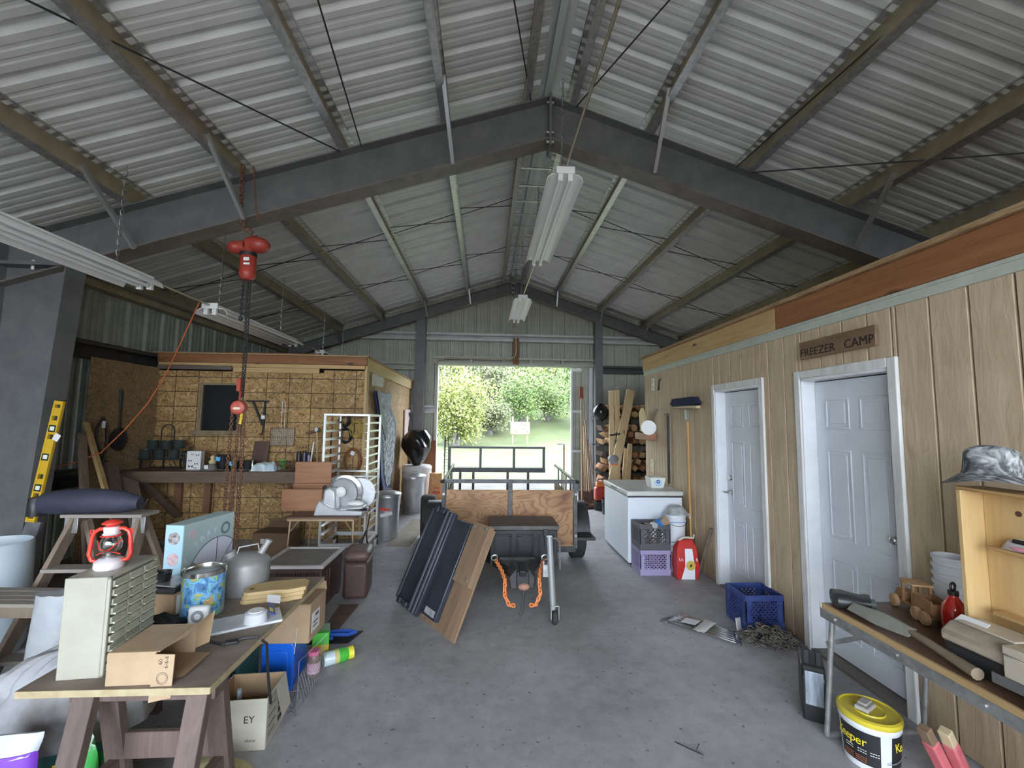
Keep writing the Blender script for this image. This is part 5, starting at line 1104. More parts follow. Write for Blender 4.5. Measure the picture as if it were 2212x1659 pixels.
part(cb, 'sack', MB().add([(-.12, -.06, 0), (.12, -.06, 0), (.12, .06, 0), (-.12, .06, 0), (-.125, -.085, .15), (.125, -.085, .15), (.125, .085, .15), (-.125, .085, .15), (-.115, -.06, .33), (.11, -.06, .33), (.11, .06, .33), (-.115, .06, .33), (-.07, -.015, .41), (.08, -.015, .42), (.08, .015, .42), (-.07, .015, .41)], [[3, 2, 1, 0], [0, 1, 5, 4], [1, 2, 6, 5], [2, 3, 7, 6], [3, 0, 4, 7], [4, 5, 9, 8], [5, 6, 10, 9], [6, 7, 11, 10], [7, 4, 8, 11], [8, 9, 13, 12], [9, 10, 14, 13], [10, 11, 15, 14], [11, 8, 12, 15], [12, 13, 14, 15]]), mp('red sack', (.5, .03, .025), rough=.35), bev=.012)
m_ps = mp('sack white', (.75, .76, .78), rough=.4)
part(cb, 'white_panel', MB().add([(-.075, -.067, .005), (.075, -.067, .005), (.065, -.091, .15), (-.04, -.091, .15), (.05, -.066, .33), (-.03, -.066, .33)], [[0, 1, 2, 3], [3, 2, 4, 5]]), m_ps)
part(cb, 'gold_seal', MB().lathe([(0, 0), (.05, 0), (.05, .003), (0, .003)], 24, TR(.02, -.094, .16) @ ROT(math.pi/2, 'X')), mp('gold print', (.6, .42, .08), rough=.5))
for lx, ch_ in ((-.098, 'S'), (-.072, 'A'), (.088, 'E')): part(cb, 'lettering', MB().text(ch_, .042, TR(lx, -.092, .22) @ ROT(math.pi/2-.14, 'X'), .001), m_ps, kind='stuff')
part(cb, 'print', MB().text('SALE', .05, TR(-.0, -.094, .25) @ ROT(math.pi/2+.12, 'X') @ ROT(0, 'Z'), .001) if False else MB().bc((.02, -.098, .16), (.018, .003, .03), (0, .5, 0)), m_blk)
part(cb, 'tie', MB().tube([(-.07, 0, .4), (-.03, -.02, .44), (.03, -.02, .44), (.09, 0, .43), (.1, .0, .47)], .012, 6), mp('cream tie', (.6, .55, .45), rough=.6))
# broom, rods and things on the siding
bm_ = thing('push_broom', 'push broom with navy bristles hanging head up on the siding', 'broom', (2.47, 5.18, 0))
part(bm_, 'handle', MB().cyl((-.015, -.03, .32), (-.01, .0, 1.80), .014, n=10), wood('honey handle', (.50, .26, .08), (.62, .36, .13), 'z', 3, knots=False))
part(bm_, 'head_block', MB().bc((-.03, -.0, 1.90), (.055, .64, .035), (.04, 0, 0)), wood('pale block', (.5, .38, .22), (.6, .48, .3), 'y', 3, knots=False), bev=.01)
part(bm_, 'bristles', MB().prism([(-.34, 1.93), (-.29, 1.91), (.29, 1.91), (.36, 1.945), (.30, 2.01), (-.25, 2.01)], -.07, .005, 'x'), mp('navy bristles', (.008, .011, .04), (.02, .028, .075), scale=60, rough=.9, stretch=(1, 1, .1), bump=.5))
part(bm_, 'brace', MB().tube([(-.03, -.12, 1.89), (-.02, -.05, 1.74), (-.015, 0, 1.71), (-.02, .06, 1.74), (-.03, .12, 1.89)], .005, 6).bc((-.015, 0, 1.80), (.04, .04, .12)), m_galv); part(bm_, 'tag', MB().bc((-.03, -.025, .6), (.006, .04, .06)), MATS['white paper'])
single('black_pole', 'thin black pole hanging upright on the siding left of the broom', 'pole', MB().cyl((0, 0, .89), (0, 0, 1.80), .016, n=10).bc((0, .03, 1.82), (.02, .1, .015)), m_blk, (2.475, 5.79, 0))
single('wooden_stick', 'short weathered stick leaning on the siding beside the charcoal bag', 'stick', MB().tube([(-.02, .12, 0), (.0, .0, .28), (.03, -.1, .56)], .016, 8, rs=[.014, .016, .02]), mp('weathered stick', (.12, .09, .07), (.2, .16, .12), scale=8, rough=.8), (2.45, 4.82, 0))
pn = thing('saw_plaque', 'pale wooden plaque with a white disc mounted on the siding', 'plaque', (2.46, 6.45, 1.45))
part(pn, 'white_disc', MB().lathe([(0, 0), (.105, 0), (.105, .02), (0, .02)], 28, TR(-.1, -.26, .18) @ RZ(-.45) @ ROT(math.pi/2, 'X')), m_lwhite)
part(pn, 'back_board', MB().prism([(.02, .1), (.2, .12), (.26, .4), (.16, .48), (.0, .3)], -.06, -.02, 'x'), wood('pale plaque', (.55, .40, .2), (.68, .52, .3), 'z', 3, knots=False), fixn=True)
part(pn, 'base_block', MB().box(-.14, .02, -.25, .22, .0, .10), MATS['reddish pine'], bev=.01)
part(pn, 'steel_arm', MB().bar((-.04, -.28, .3), (-.01, -.34, .45), .05, .01), m_galv)
for y, z, lab in ((6.35, 2.27, 'white switch plate high on the siding near the corner'), (6.42, 1.07, 'cream double outlet plate low on the siding near the corner')):
    t = thing('switch_plate', lab, 'switch plate', (2.5, y, z)); part(t, 'plate', MB().box(-.008, 0, -.05, .05, -.09, .09), m_lwhite if z > 2 else mp('cream plate 2', (.62, .55, .36), rough=.5), bev=.002)
    for dz in (-.045, .045): part(t, 'socket', MB().box(-.011, -.008, -.02, .02, dz-.025, dz+.025), mp('socket grey', (.45, .42, .33), rough=.5))
single('bracket_hook', 'small black hook screwed to the siding beside the switch plate', 'hook', MB().tube([(0, 0, .08), (-.02, .0, .04), (-.02, .01, -.02), (-.01, .05, -.08)], .012, 6), m_blk, (2.49, 6.06, 2.25))
ot = thing('outlet_plate', 'white wall outlet low on the siding under the long table', 'outlet', (2.5, 1.72, .36)); part(ot, 'plate', MB().box(-.008, 0, -.038, .038, -.06, .06), MATS['dark grey plastic'], bev=.002)
for dz in (-.025, .025): part(ot, 'socket', MB().cyl((-.012, 0, dz), (-.008, 0, dz), .016, n=12), m_lwhite)
sg = thing('wooden_sign', 'carved brown wooden FREEZER CAMP sign above the white door', 'sign', (2.487, 2.92, 2.275))
part(sg, 'board', MB().box(-.022, 0, -.335, .335, -.065, .068), wood('sign wood', (.13, .075, .045), (.24, .15, .09), 'y', 3.5, knots=False), bev=.004)
SM = TR(-.0235, 0, -.022) @ Matrix(((0, 0, -1, 0), (-1, 0, 0, 0), (0, 1, 0, 0), (0, 0, 0, 1)))
part(sg, 'lettering', MB().text('FREEZER   CAMP', .085, SM, .001, sx=1.05), mp('burnt letters', (.02, .012, .008), rough=.8), kind='stuff')
part(sg, 'small_lettering', MB().bc((-.023, .09, .04), (.002, .02, .004), (.5, 0, 0)).bc((-.023, .05, .042), (.002, .016, .004)).bc((-.023, .01, .044), (.002, .02, .004), (-.6, 0, 0)).bc((-.023, -.03, .046), (.002, .014, .004)), mp('faint letters', (.08, .045, .03), rough=.8), kind='stuff')
# wrenches on the floor
m_chrome = mp('chrome wrench', (.5, .5, .5), rough=.18, metal=1)
A = Vector((1.66, 3.88, 0)); B = Vector((2.04, 3.45, 0)); dv = (B-A); Lw = dv.length; aw = math.atan2(dv.y, dv.x)
for i in range(10):
    f_ = i/9; L_ = .42+.16*f_; off = .09-.2*f_
    c0 = (A+B)/2+Vector((math.cos(aw+math.pi/2), math.sin(aw+math.pi/2), 0))*off
    t = thing('combination_wrench', 'chrome combination wrench lying in the taped bundle on the floor', 'wrench', (c0.x, c0.y, .012+.002*(i % 2)), aw+.02*(i-4), 'bundle of chrome wrenches')
    part(t, 'shaft', MB().box(-L_/2+.02, L_/2-.02, -.008, .008, -.004, .006), m_chrome, bev=.003)
    part(t, 'open_jaw', MB().prism([(-L_/2-.03, -.02), (-L_/2-.01, -.008), (-L_/2+.002, 0), (-L_/2-.01, .008), (-L_/2-.03, .02), (-L_/2, .024), (-L_/2+.03, .01), (-L_/2+.03, -.01), (-L_/2, -.024)], -.006, .008, 'z'), m_chrome, fixn=True)
    part(t, 'ring_end', MB().lathe([(.011, -.007), (.021, -.007), (.021, .009), (.011, .009), (.011, -.007)], 16, TR(L_/2, 0, 0)), m_chrome)
cm = (A+B)/2
tp = single('tape_wrap', 'clear plastic wrap around the middle of the wrench bundle', 'wrap', crumple(10, 14, .09, .27, .012, 3, .012), mp('cloudy plastic', (.5, .48, .46), (.62, .6, .58), scale=25, rough=.35), (cm.x, cm.y, .022), aw)
single('paper_tag', 'white paper price tag on the wrench bundle', 'tag', MB().box(-.06, .06, -.055, .055, 0, .002), MATS['white paper'], (cm.x-.085, cm.y+.075, .03), aw, rot=(0, -.1, aw))
single('paper_tag', 'white folded tag leaning on the blue crate beside the wrenches', 'tag', MB().box(-.05, .05, -.002, .002, 0, .09), MATS['white paper'], (2.12, 3.62, .01), .7, rot=(-.2, .2, .7))
# blue crate, chains
crate((2.335, 3.755, 0), .33, .30, .285, m_blu, 'worn blue milk crate full of rusty chain in front of the second door')
m_ch1 = mp('dusty chain', (.11, .095, .08), (.20, .175, .15), scale=25, rough=.6, metal=.3)
def heap(n, rx, ry, h_, seed, L, w, r):
    q = random.Random(seed); mb = MB()
    for k in range(n):
        a = q.uniform(0, 6.28); f_ = math.sqrt(q.random()); x = rx*f_*math.cos(a); y = ry*f_*math.sin(a); z = .012+h_*(1-f_*f_)*q.random()
        mb.link((x, y, z), (q.uniform(-1, 1), q.uniform(-1, 1), q.uniform(-.4, .4)), (q.uniform(-1, 1), q.uniform(-1, 1), q.uniform(0, 1)), L, w, r, 4, 8)
    return mb
single('chain_heap', 'heap of dusty grey steel chain on the floor in front of the blue crate', 'chain', heap(230, .21, .13, .12, 2, .045, .03, .006), m_ch1, (2.25, 3.44, 0), -.3, kind=None)
single('chain_heap', 'rusty chain heaped inside the blue milk crate', 'chain', heap(150, .13, .12, .16, 5, .045, .03, .006), m_rust, (2.335, 3.755, .05))
single('chain_heap', 'pile of rusty chain on the floor near the shovels', 'chain', heap(120, .28, .18, .1, 8, .06, .04, .009), m_rust, (2.0, 8.75, 0))
single('wire_twig', 'thin bent dark twig lying on the bare floor', 'twig', MB().tube([(-.06, .06, .004), (.0, .0, .006), (.05, -.04, .004), (.02, -.02, .02), (.06, .03, .01)], .0025, 5), m_blk, (1.1, 2.36, 0))
# ================= long table on the right =================
TT = .72
lt = thing('long_table', 'long folding table with brown top and metal edge beside the near door', 'table', (0, 0, 0))
part(lt, 'table_top', MB().box(1.885, 2.46, -.2, 2.39, TT-.02, TT), wood('dark brown laminate', (.10, .055, .032), (.16, .09, .055), 'y', 2, knots=False, rough=.35))
part(lt, 'wood_edge', MB().box(1.872, 1.886, -.2, 2.39, TT-.025, TT+.001), wood('oak edge', (.36, .23, .10), (.46, .31, .15), 'y', 4, knots=False))
part(lt, 'metal_apron', MB().box(1.868, 1.878, -.2, 2.395, TT-.075, TT-.025).box(1.868, 2.46, 2.39, 2.398, TT-.075, TT), m_galv, bev=.002)
for k, y in enumerate((2.3, 1.95, 1.6, 1.2)): part(lt, 'rivet', MB().cyl((1.868, y, TT-.05), (1.862, y, TT-.05), .009, n=8), m_galv)
for yb in (2.41,):
    part(lt, 'leg', MB().cyl((1.89, yb-.07, TT-.06), (1.885, yb, .02), .0135, n=10), m_galv); part(lt, 'leg', MB().cyl((2.44, yb-.07, TT-.06), (2.445, yb, .02), .0135, n=10), m_galv)
    part(lt, 'leg_rail', MB().cyl((1.885, yb, .02), (2.445, yb, .02), .0135, n=10), m_galv); part(lt, 'leg_brace', MB().bar((1.90, yb-.01, .5), (1.89, 2.12, TT-.05), .004, .022), m_galv)
part(lt, 'leg', MB().cyl((1.89, .2, TT-.06), (1.885, .12, .02), .0135, n=10), m_galv); part(lt, 'leg', MB().cyl((2.44, .2, TT-.06), (2.445, .12, .02), .0135, n=10), m_galv); part(lt, 'leg_brace', MB().bar((1.89, 1.5, TT-.06), (2.3, 1.05, .25), .02, .006), m_galv)
bi = thing('binoculars', 'dark green and black binoculars at the corner of the long table', 'binoculars', (1.985, 2.325, TT), -.4)
for s in (-1, 1): part(bi, 'barrel', MB().lathe([(0, -.075), (.036, -.075), (.038, -.03), (.03, .01), (.024, .05), (.026, .075), (0, .075)], 18, TR(0, s*.033, .04) @ ROT(math.pi/2, 'Y')), m_blkp if s < 0 else mp('olive grey', (.07, .08, .07), rough=.5))
part(bi, 'bridge', MB().bc((.0, 0, .045), (.07, .05, .035)), m_blkp, bev=.008); part(bi, 'eyecup', MB().cyl((.075, -.033, .04), (.095, -.033, .04), .028, n=16).cyl((.075, .033, .04), (.095, .033, .04), .028, n=16), MATS['olive grey'])
hx = thing('canvas_club', 'wooden handled tool with its head wrapped in grey canvas on the long table', 'tool', (0, 0, TT))
part(hx, 'handle', MB().tube([(1.985, 2.02, .035), (1.955, 1.84, .03), (1.92, 1.66, .026)], .018, 10, rs=[.016, .018, .024]), wood('worn handle', (.16, .12, .075), (.25, .19, .125), 'y', 3, knots=False)); part(hx, 'canvas_sleeve', MB().add([(1.90, 2.26, .02), (1.99, 2.27, .025), (2.01, 2.1, .045), (2.005, 1.97, .05), (1.955, 1.97, .01), (1.915, 2.1, .01), (1.95, 2.27, .055), (1.965, 2.1, .07), (1.975, 1.96, .055)], [[0, 5, 7, 6], [5, 4, 8, 7], [6, 7, 2, 1], [7, 8, 3, 2], [0, 1, 2, 5], [5, 2, 3, 4], [0, 6, 1], [4, 3, 8]]), mp('grey canvas', (.15, .145, .12), (.22, .21, .18), scale=12, rough=.9), bev=.006)
tk = thing('toy_truck', 'small wooden toy truck on the long table in front of the white door', 'toy truck', (2.27, 2.22, TT), -1.85)
m_toy = wood('toy wood', (.24, .12, .05), (.38, .20, .09), 'x', 5, knots=False); m_toyl = wood('toy wood light', (.40, .23, .11), (.5, .31, .16), 'x', 5, knots=False)
part(tk, 'chassis', MB().bc((0, 0, .045), (.30, .075, .018)), m_toy, bev=.003); part(tk, 'hood', MB().prism([(-.15, .055), (-.06, .055), (-.06, .1), (-.13, .095)], -.03, .03, 'y'), m_toy, bev=.004)
part(tk, 'cab_roof', MB().bc((-.015, 0, .16), (.11, .095, .01)), m_toyl, bev=.003)
for sx in (-.055, .025):
    for sy in (-1, 1): part(tk, 'cab_post', MB().bc((sx, sy*.038, .105), (.012, .012, .1)), m_toy)
part(tk, 'cab_back', MB().bc((.03, 0, .085), (.01, .08, .06)), m_toy); part(tk, 'driver', MB().lathe([(0, 0), (.012, 0), (.014, .03), (.006, .035), (.013, .05), (0, .062)], 10, TR(-.01, 0, .055)), m_toyl)
for sy in (-1, 1): part(tk, 'bed_side', MB().bc((.1, sy*.04, .095), (.13, .008, .06)), m_toy, bev=.002)
part(tk, 'bed_floor', MB().bc((.1, 0, .062), (.13, .075, .008)), m_toy); part(tk, 'tailgate', MB().bc((.162, 0, .09), (.008, .08, .05)), m_toy)
for x in (-.11, .065, .125):
    for sy in (-1, 1):
        w = part(tk, 'wheel', MB().lathe([(0, -.012), (.028, -.012), (.033, -.008), (.033, .008), (.028, .012), (.02, .009), (.012, .013), (0, .013)], 20, TR(x, sy*.05, .034) @ ROT(-math.pi/2*sy, 'X')), m_toyl)
fb = thing('fuel_bottle', 'red metal fuel bottle with black ring cap and black lightning mark', 'bottle', (2.22, 2.0, TT), .3)
part(fb, 'bottle', MB().lathe([(0, 0), (.044, 0), (.048, .006), (.048, .11), (.043, .14), (.025, .17), (.018, .18), (.018, .19), (0, .19)], 28), mp('glossy red', (.58, .02, .015), rough=.18, coat=.5))
part(fb, 'cap', MB().cyl((0, 0, .188), (0, 0, .208), .02, n=16), m_blkp); part(fb, 'cap_ring', MB().tube([(.018*math.cos(a), 0, .226+.018*math.sin(a)) for a in [q*math.pi/8 for q in range(16)]], .005, 6, True), m_blkp)
part(fb, 'lightning_mark', MB().add([(.0485*sn(a), -.0485*cs(a), z) for a, z in ((-.9, .10), (-.5, .085), (-.62, .07), (-.1, .05), (-.5, .06), (-.4, .035), (-.9, .02), (-1.1, .05))], [[0, 1, 2, 7], [7, 2, 5, 6], [2, 3, 4], [2, 4, 5]]), m_blk)
pb_ = thing('cup_stack', 'tall stack of nested white plastic tubs on the long table by the siding', 'tub stack', (2.405, 2.16, TT), 0)
for k in range(6): part(pb_, 'tub', MB().lathe([(.066, .042*k), (.076, .042*k+.09), (.082, .042*k+.092), (.083, .042*k+.106), (.077, .042*k+.108), (.072, .042*k+.1), (.062, .042*k+.0)], 24), m_wb)
# tackle box
tkb = thing('tackle_box', 'tan lidded black tackle box with a white price paper on the long table', 'tackle box', (2.07, 1.53, TT), .06)
m_tan = mp('tan plastic', (.33, .27, .20), (.38, .32, .245), scale=20, rough=.45)
part(tkb, 'base', MB().add([(-.10, -.30, 0), (.10, -.30, 0), (.10, .26, 0), (-.10, .26, 0), (-.115, -.32, .09), (.115, -.32, .09), (.115, .28, .09), (-.115, .28, .09)], [[3, 2, 1, 0], [0, 1, 5, 4], [1, 2, 6, 5], [2, 3, 7, 6], [3, 0, 4, 7], [4, 5, 6, 7]]), m_blkp, bev=.008)
part(tkb, 'lid', MB().prism([(-.12, .09), (.12, .09), (.12, .13), (.07, .165), (-.07, .165), (-.12, .13)], -.325, .285, 'y'), m_tan, bev=.01); part(tkb, 'lid_window', MB().box(-.06, .06, -.31, -.06, .165, .172).box(-.06, .06, .07, .26, .165, .172), mp('cloudy lid', (.45, .40, .33), rough=.3), bev=.004)
part(tkb, 'latch', MB().box(-.135, -.12, -.02, .06, .05, .14).box(-.13, -.07, -.025, .065, .14, .172), mp('latch tan', (.42, .36, .28), rough=.45), bev=.005); part(tkb, 'handle', MB().tube([(.0, -.18, .172), (.0, -.15, .195), (.0, .0, .197), (.0, .02, .172)], .01, 8), m_tan)
tg_ = single('price_paper', 'white paper marked 10 on the lid of the tackle box', 'paper', MB().box(-.045, .045, -.05, .05, 0, .002), MATS['white paper'], (2.01, 1.76, TT+.162), .1, rot=(0, -.45, .1))
part(tg_, 'handwriting', MB().text('10-', .045, TR(0, 0, .0025) @ ROT(-1.2, 'Z'), .0004), mp('blue ink', (.03, .04, .25), rough=.5), kind='stuff')
orr = thing('orange_tool', 'orange handled tool with a white knob and steel plate beside the tackle box', 'tool', (1.91, 1.38, TT), .1); part(orr, 'orange_handle', MB().box(-.03, .03, -.18, .09, 0, .022), mp('orange plastic', (.75, .22, .06), rough=.4), bev=.008); part(orr, 'white_knob', MB().cyl((0, .07, .022), (0, .07, .035), .026, n=18), m_lwhite); part(orr, 'steel_plate', MB().bc((.035, .14, .045), (.006, .18, .04)), m_chrome, bev=.002)
# pine shelf with hat
ps = thing('pine_shelf', 'knotty pine wall shelf standing on the long table', 'shelf', (0, 0, TT))
m_pz = wood('knotty pine', (.50, .32, .13), (.62, .43, .20), 'z', 2.2, kc=(.12, .05, .03)); m_py = wood('knotty pine rail', (.45, .26, .10), (.56, .36, .16), 'y', 2.2, kc=(.12, .05, .03))
part(ps, 'end_board', MB().box(2.12, 2.24, 1.85, 1.87, .0, .70), m_pz, bev=.003); part(ps, 'back_board', MB().box(2.225, 2.24, 1.0, 1.85, .0, .70), m_pz, bev=.003)
part(ps, 'end_board', MB().box(2.12, 2.24, .98, 1.0, .0, .70), m_pz, bev=.003); part(ps, 'top_board', MB().box(2.12, 2.26, .97, 1.87, .70, .715), m_py, bev=.003); part(ps, 'back_rail', MB().box(2.24, 2.26, 1.0, 1.5, .715, .78), m_py, bev=.003)
for z in (.46, .19): part(ps, 'ledge', MB().box(2.155, 2.225, 1.0, 1.79, z, z+.015), m_py, bev=.003)
for y, z in ((1.62, .1), (1.68, .3), (1.6, .33), (1.72, .62)): part(ps, 'knot', MB().cyl((2.2255, y, z), (2.2235, y, z), .012, n=10), mp('dark knot', (.10, .045, .03), rough=.7))
hat = thing('bucket_hat', 'crumpled grey camouflage bucket hat on top of the pine shelf', 'hat', (2.15, 1.74, TT+.738), .3)
def camo():
    m, nt, b = _base('grey camo'); L = nt.links.new; tc = N(nt, 'ShaderNodeTexCoord'); ma = N(nt, 'ShaderNodeMapping'); ma.inputs['Scale'].default_value = (30, 8, 14); L(tc.outputs['Object'], ma.inputs[0])
    nz = N(nt, 'ShaderNodeTexNoise', Scale=1.6, Detail=6.0, Distortion=1.2); L(ma.outputs[0], nz.inputs['Vector']); rp = N(nt, 'ShaderNodeValToRGB'); cr = rp.color_ramp; cr.elements.new(.5); cr.elements.new(.6)
    for i_, (p, c) in enumerate(((.3, (.015, .016, .018)), (.44, (.10, .105, .11)), (.56, (.28, .285, .29)), (.68, (.5, .5, .5)))): cr.elements[i_].position = p; cr.elements[i_].color = (*c, 1)
    L(nz.outputs['Fac'], rp.inputs[0]); L(rp.outputs[0], b.inputs['Base Color']); b.inputs['Roughness'].default_value = .9; return m
m_camo = camo()
def crown(u, v):
    a = u*2*math.pi; r_ = .085*(1-.12*v)*(1+.05*sn(3*a+1)) if v < .75 else .085*.9*(1-(v-.75)*4)*1.0; z = .03+.12*min(v/.75, 1)*(1+.12*sn(2*a+.6))-(.02*max(0, v-.75)*4)
    return (r_*cs(a), r_*sn(a)*1.1, z)
part(hat, 'crown', MB().grid(33, 13, crown), m_camo); part(hat, 'brim', MB().grid(41, 6, lambda u, v: ((.083+.07*v)*cs(u*2*math.pi), (.09+.075*v)*sn(u*2*math.pi), .035-.04*v+.018*v*sn(2*u*2*math.pi+.8)+.012)), m_camo)
part(hat, 'hat_band', MB().lathe([(.088, .035), (.09, .035), (.089, .05), (.087, .05)], 33, Matrix.Diagonal((1, 1.1, 1, 1))), m_camo)
pk = thing('lure_packet', 'clear packet of black, pink and yellow fishing lures on the upper ledge', 'packet', (2.19, 1.68, TT+.476), 0)
part(pk, 'packet', sack(12, 8, .05, .14, .04, 6, .012), mp('clear packet', (.5, .46, .46), rough=.2)); part(pk, 'black_card', MB().bc((-.012, -.02, .035), (.025, .09, .016), (0, .5, 0)), m_blk); part(pk, 'pink_lure', MB().ell((-.03, -.02, .012), (.008, .05, .008)), mp('pink', (.8, .3, .38), rough=.4)); part(pk, 'yellow_lure', MB().ell((-.028, -.06, .025), (.007, .02, .007)), mp('lure yellow', (.7, .65, .1), rough=.4))
# under the table
bkt = thing('yellow_lid_bucket', 'white bucket with yellow lid and black label under the long table corner', 'bucket', (2.0, 2.262, 0), -.75)
R_ = .127
part(bkt, 'body', MB().lathe([(0, 0), (R_*.88, 0), (R_*.9, .01), (R_, .19), (R_*1.03, .195), (R_*1.03, .215), (R_, .22), (0, .22)], 36), m_wb)
part(bkt, 'lid', MB().lathe([(R_*1.04, .215), (R_*1.07, .22), (R_*1.07, .24), (R_*.98, .246), (R_*.96, .238), (R_*.55, .238), (R_*.53, .246), (R_*.5, .24), (0, .24)], 36), mp('yellow lid', (.62, .50, .04), rough=.45))
def wrap(a0, a1, z0, z1, r, n=14): return MB().add([(r*(.9+.1*z/.19+.004)*sn(a0+(a1-a0)*i/n), -r*(.9+.1*z/.19+.004)*cs(a0+(a1-a0)*i/n), z) for z in (z0, z1) for i in range(n+1)], [[i, i+1, n+2+i, n+1+i] for i in range(n)])
part(bkt, 'label', wrap(-1.15, .35, .03, .185, R_), m_blk); part(bkt, 'label', wrap(.75, 1.6, .03, .185, R_), m_blk)
def wtext(txt, size, a, z, m, nm, sx=1):
    r = R_*(.9+.1*z/.19)+.0035; part(bkt, nm, MB().text(txt, size, TR(r*sn(a), -r*cs(a), z) @ RZ(a) @ ROT(math.pi/2-.07, 'X'), .0005, sx=sx), m, kind='stuff')
m_yp = mp('yellow print', (.75, .62, .04), rough=.5); m_rp = mp('orange print', (.42, .13, .05), rough=.5)
for i_, c_ in enumerate('Keeper'): wtext(c_, .055, -1.12+.19*i_, .135, m_yp, 'lettering')
for i_, c_ in enumerate('Ke'): wtext(c_, .055, 1.0+.2*i_, .135, m_yp, 'lettering')
for a in (-.7, -.25, .15):
    for z in (.088, .1): wtext('----', .03, a, z, m_lwhite, 'small_print')
for a in (-.75, -.3): 
    for z in (.045, .055, .065): wtext('-----', .03, a, z, m_rp, 'small_print')
part(bkt, 'handle', MB().tube([(R_*1.05*sn(a), -R_*1.07*cs(a), .19-.12*cs((a-.55)/1.5*1.57)) for a in [.5+.12*q for q in range(9)]], .0018, 5), m_galv)
single('parts_packet', 'small clear packet of grey parts lying on the yellow bucket lid', 'packet', MB().bc((0, 0, .012), (.1, .06, .02)).bc((.01, .005, .027), (.07, .04, .01)), mp('cloudy packet', (.36, .33, .3), (.48, .45, .42), scale=20, rough=.25), (1.98, 2.26, .248), .5, bev=.004)
cs_ = thing('power_tool_case', 'upright black carrying case with a silver face on the floor by the table leg', 'case', (2.0, 2.66, 0), -.58)
part(cs_, 'shell', MB().prism([(-.15, 0), (.14, 0), (.16, .05), (.15, .26), (.09, .30), (-.12, .30), (-.16, .24), (-.165, .04)], -.06, .06, 'x'), m_blkp, bev=.012); part(cs_, 'silver_face', MB().prism([(-.045, .10), (.045, .10), (.045, .285), (-.045, .285)], -.171, -.163, 'y'), mp('scratched silver', (.45, .50, .58), (.2, .22, .25), scale=6, rough=.3, metal=.3, stretch=(4, 1, .6)), bev=.004)
for sx in (-.03, .03): part(cs_, 'clip', MB().bc((sx, -.08, .33), (.03, .06, .09)), m_blkp, bev=.004)
for i_, (ax, bx_) in enumerate(((2.05, 2.22), (2.13, 2.30))):
    t = thing('padded_bar', ('pinkish red padded bar with a dark wood end under the long table', 'pinkish red padded bar with a pale wood end under the long table')[i_], 'bar', (0, 0, 0), 0, 'padded bars under the table')
    q0 = Vector((ax, 2.02-.02*i_, .31)); q1 = Vector((bx_, 2.06, .0)); 
    part(t, 'pad', MB().bar(q0+(q1-q0)*.2, q1+Vector((0, 0, .012)), .055, .05), mp('pink red pad', (.50, .10, .12), (.58, .15, .16), scale=10, rough=.7), bev=.01); part(t, 'wood_end', MB().bar(q0, q0+(q1-q0)*.22, .045, .04), MATS['pale block'] if i_ else MATS['worn plywood'], bev=.004)
# ================= back right corner: tools, lumber, firewood =================
m_thand = wood('ash handle', (.36, .22, .12), (.48, .32, .18), 'z', 3, knots=False); m_thd = wood('old handle', (.20, .13, .085), (.30, .2, .13), 'z', 3, knots=False)
TOOLS = [((2.02, 8.95), (2.28, 9.96), 2.25, 1, 'long paint roller pole with a rust red head beside the doorway', 'roller'), ((2.06, 9.0), (2.32, 9.95), 1.5, 0, 'round point shovel leaning by the doorway', 'shovel'), ((2.16, 9.02), (2.38, 9.95), 1.62, 1, 'square shovel with a pale handle by the doorway', 'shovel'), ((2.26, 9.1), (2.46, 9.95), 1.45, 0, 'old garden fork with a dark handle among the shovels', 'fork'), ((2.36, 9.15), (2.50, 9.95), 1.4, 1, 'hoe with a pale handle among the shovels', 'hoe'), ((2.44, 9.2), (2.56, 9.9), 1.3, 0, 'short dark handled spade among the shovels', 'spade'), ((2.30, 8.95), (2.44, 9.9), 1.75, 0, 'rake with a long dark handle among the shovels', 'rake'), ((2.52, 9.0), (2.62, 9.9), 1.2, 1, 'short pale handled spade nearest the firewood', 'spade')]
for (bx_, by_), (tx_, ty_), hh, k_, lab, kd in TOOLS:
    t = thing('paint_roller' if kd == 'roller' else kd, lab, kd, (0, 0, 0), 0, 'long tools leaning by the doorway')
    bx_ = 2.0+(bx_-2.02)*.62; tx_ = 2.21+(tx_-2.28)*.5; p0 = Vector((bx_, by_, .0)); p1 = Vector((tx_, ty_, hh)); dd = (p1-p0).normalized()
    if kd == 'roller': part(t, 'handle', MB().cyl(p0, p1, .016, n=8), m_thand); part(t, 'head', MB().bar(p1, p1+dd*.28, .09, .09), mp('rust red head', (.26, .07, .04), rough=.7), bev=.01)
    else:
        part(t, 'handle', MB().cyl(p0+dd*.28, p1, .016, n=8), m_thand if k_ else m_thd)
        part(t, 'blade', MB().bar(p0, p0+dd*.30, .02 if kd in ('fork', 'hoe', 'rake') else .19, .006, up=(0, 1, .3)) if kd not in ('fork',) else MB().bar(p0, p0+dd*.28, .012, .012).bar(p0+Vector((.05, 0, 0)), p0+dd*.28+Vector((.05, 0, 0)), .012, .012).bar(p0+Vector((-.05, 0, 0)), p0+dd*.28+Vector((-.05, 0, 0)), .012, .012).bar(p0+dd*.28+Vector((-.06, 0, 0)), p0+dd*.28+Vector((.06, 0, 0)), .012, .012), mp('rusty blade', (.12, .09, .08), (.2, .15, .13), scale=8, rough=.6, metal=.4))
m_lum = wood('fresh lumber', (.56, .40, .21), (.68, .52, .30), 'z', 2.5, kc=(.2, .1, .05))
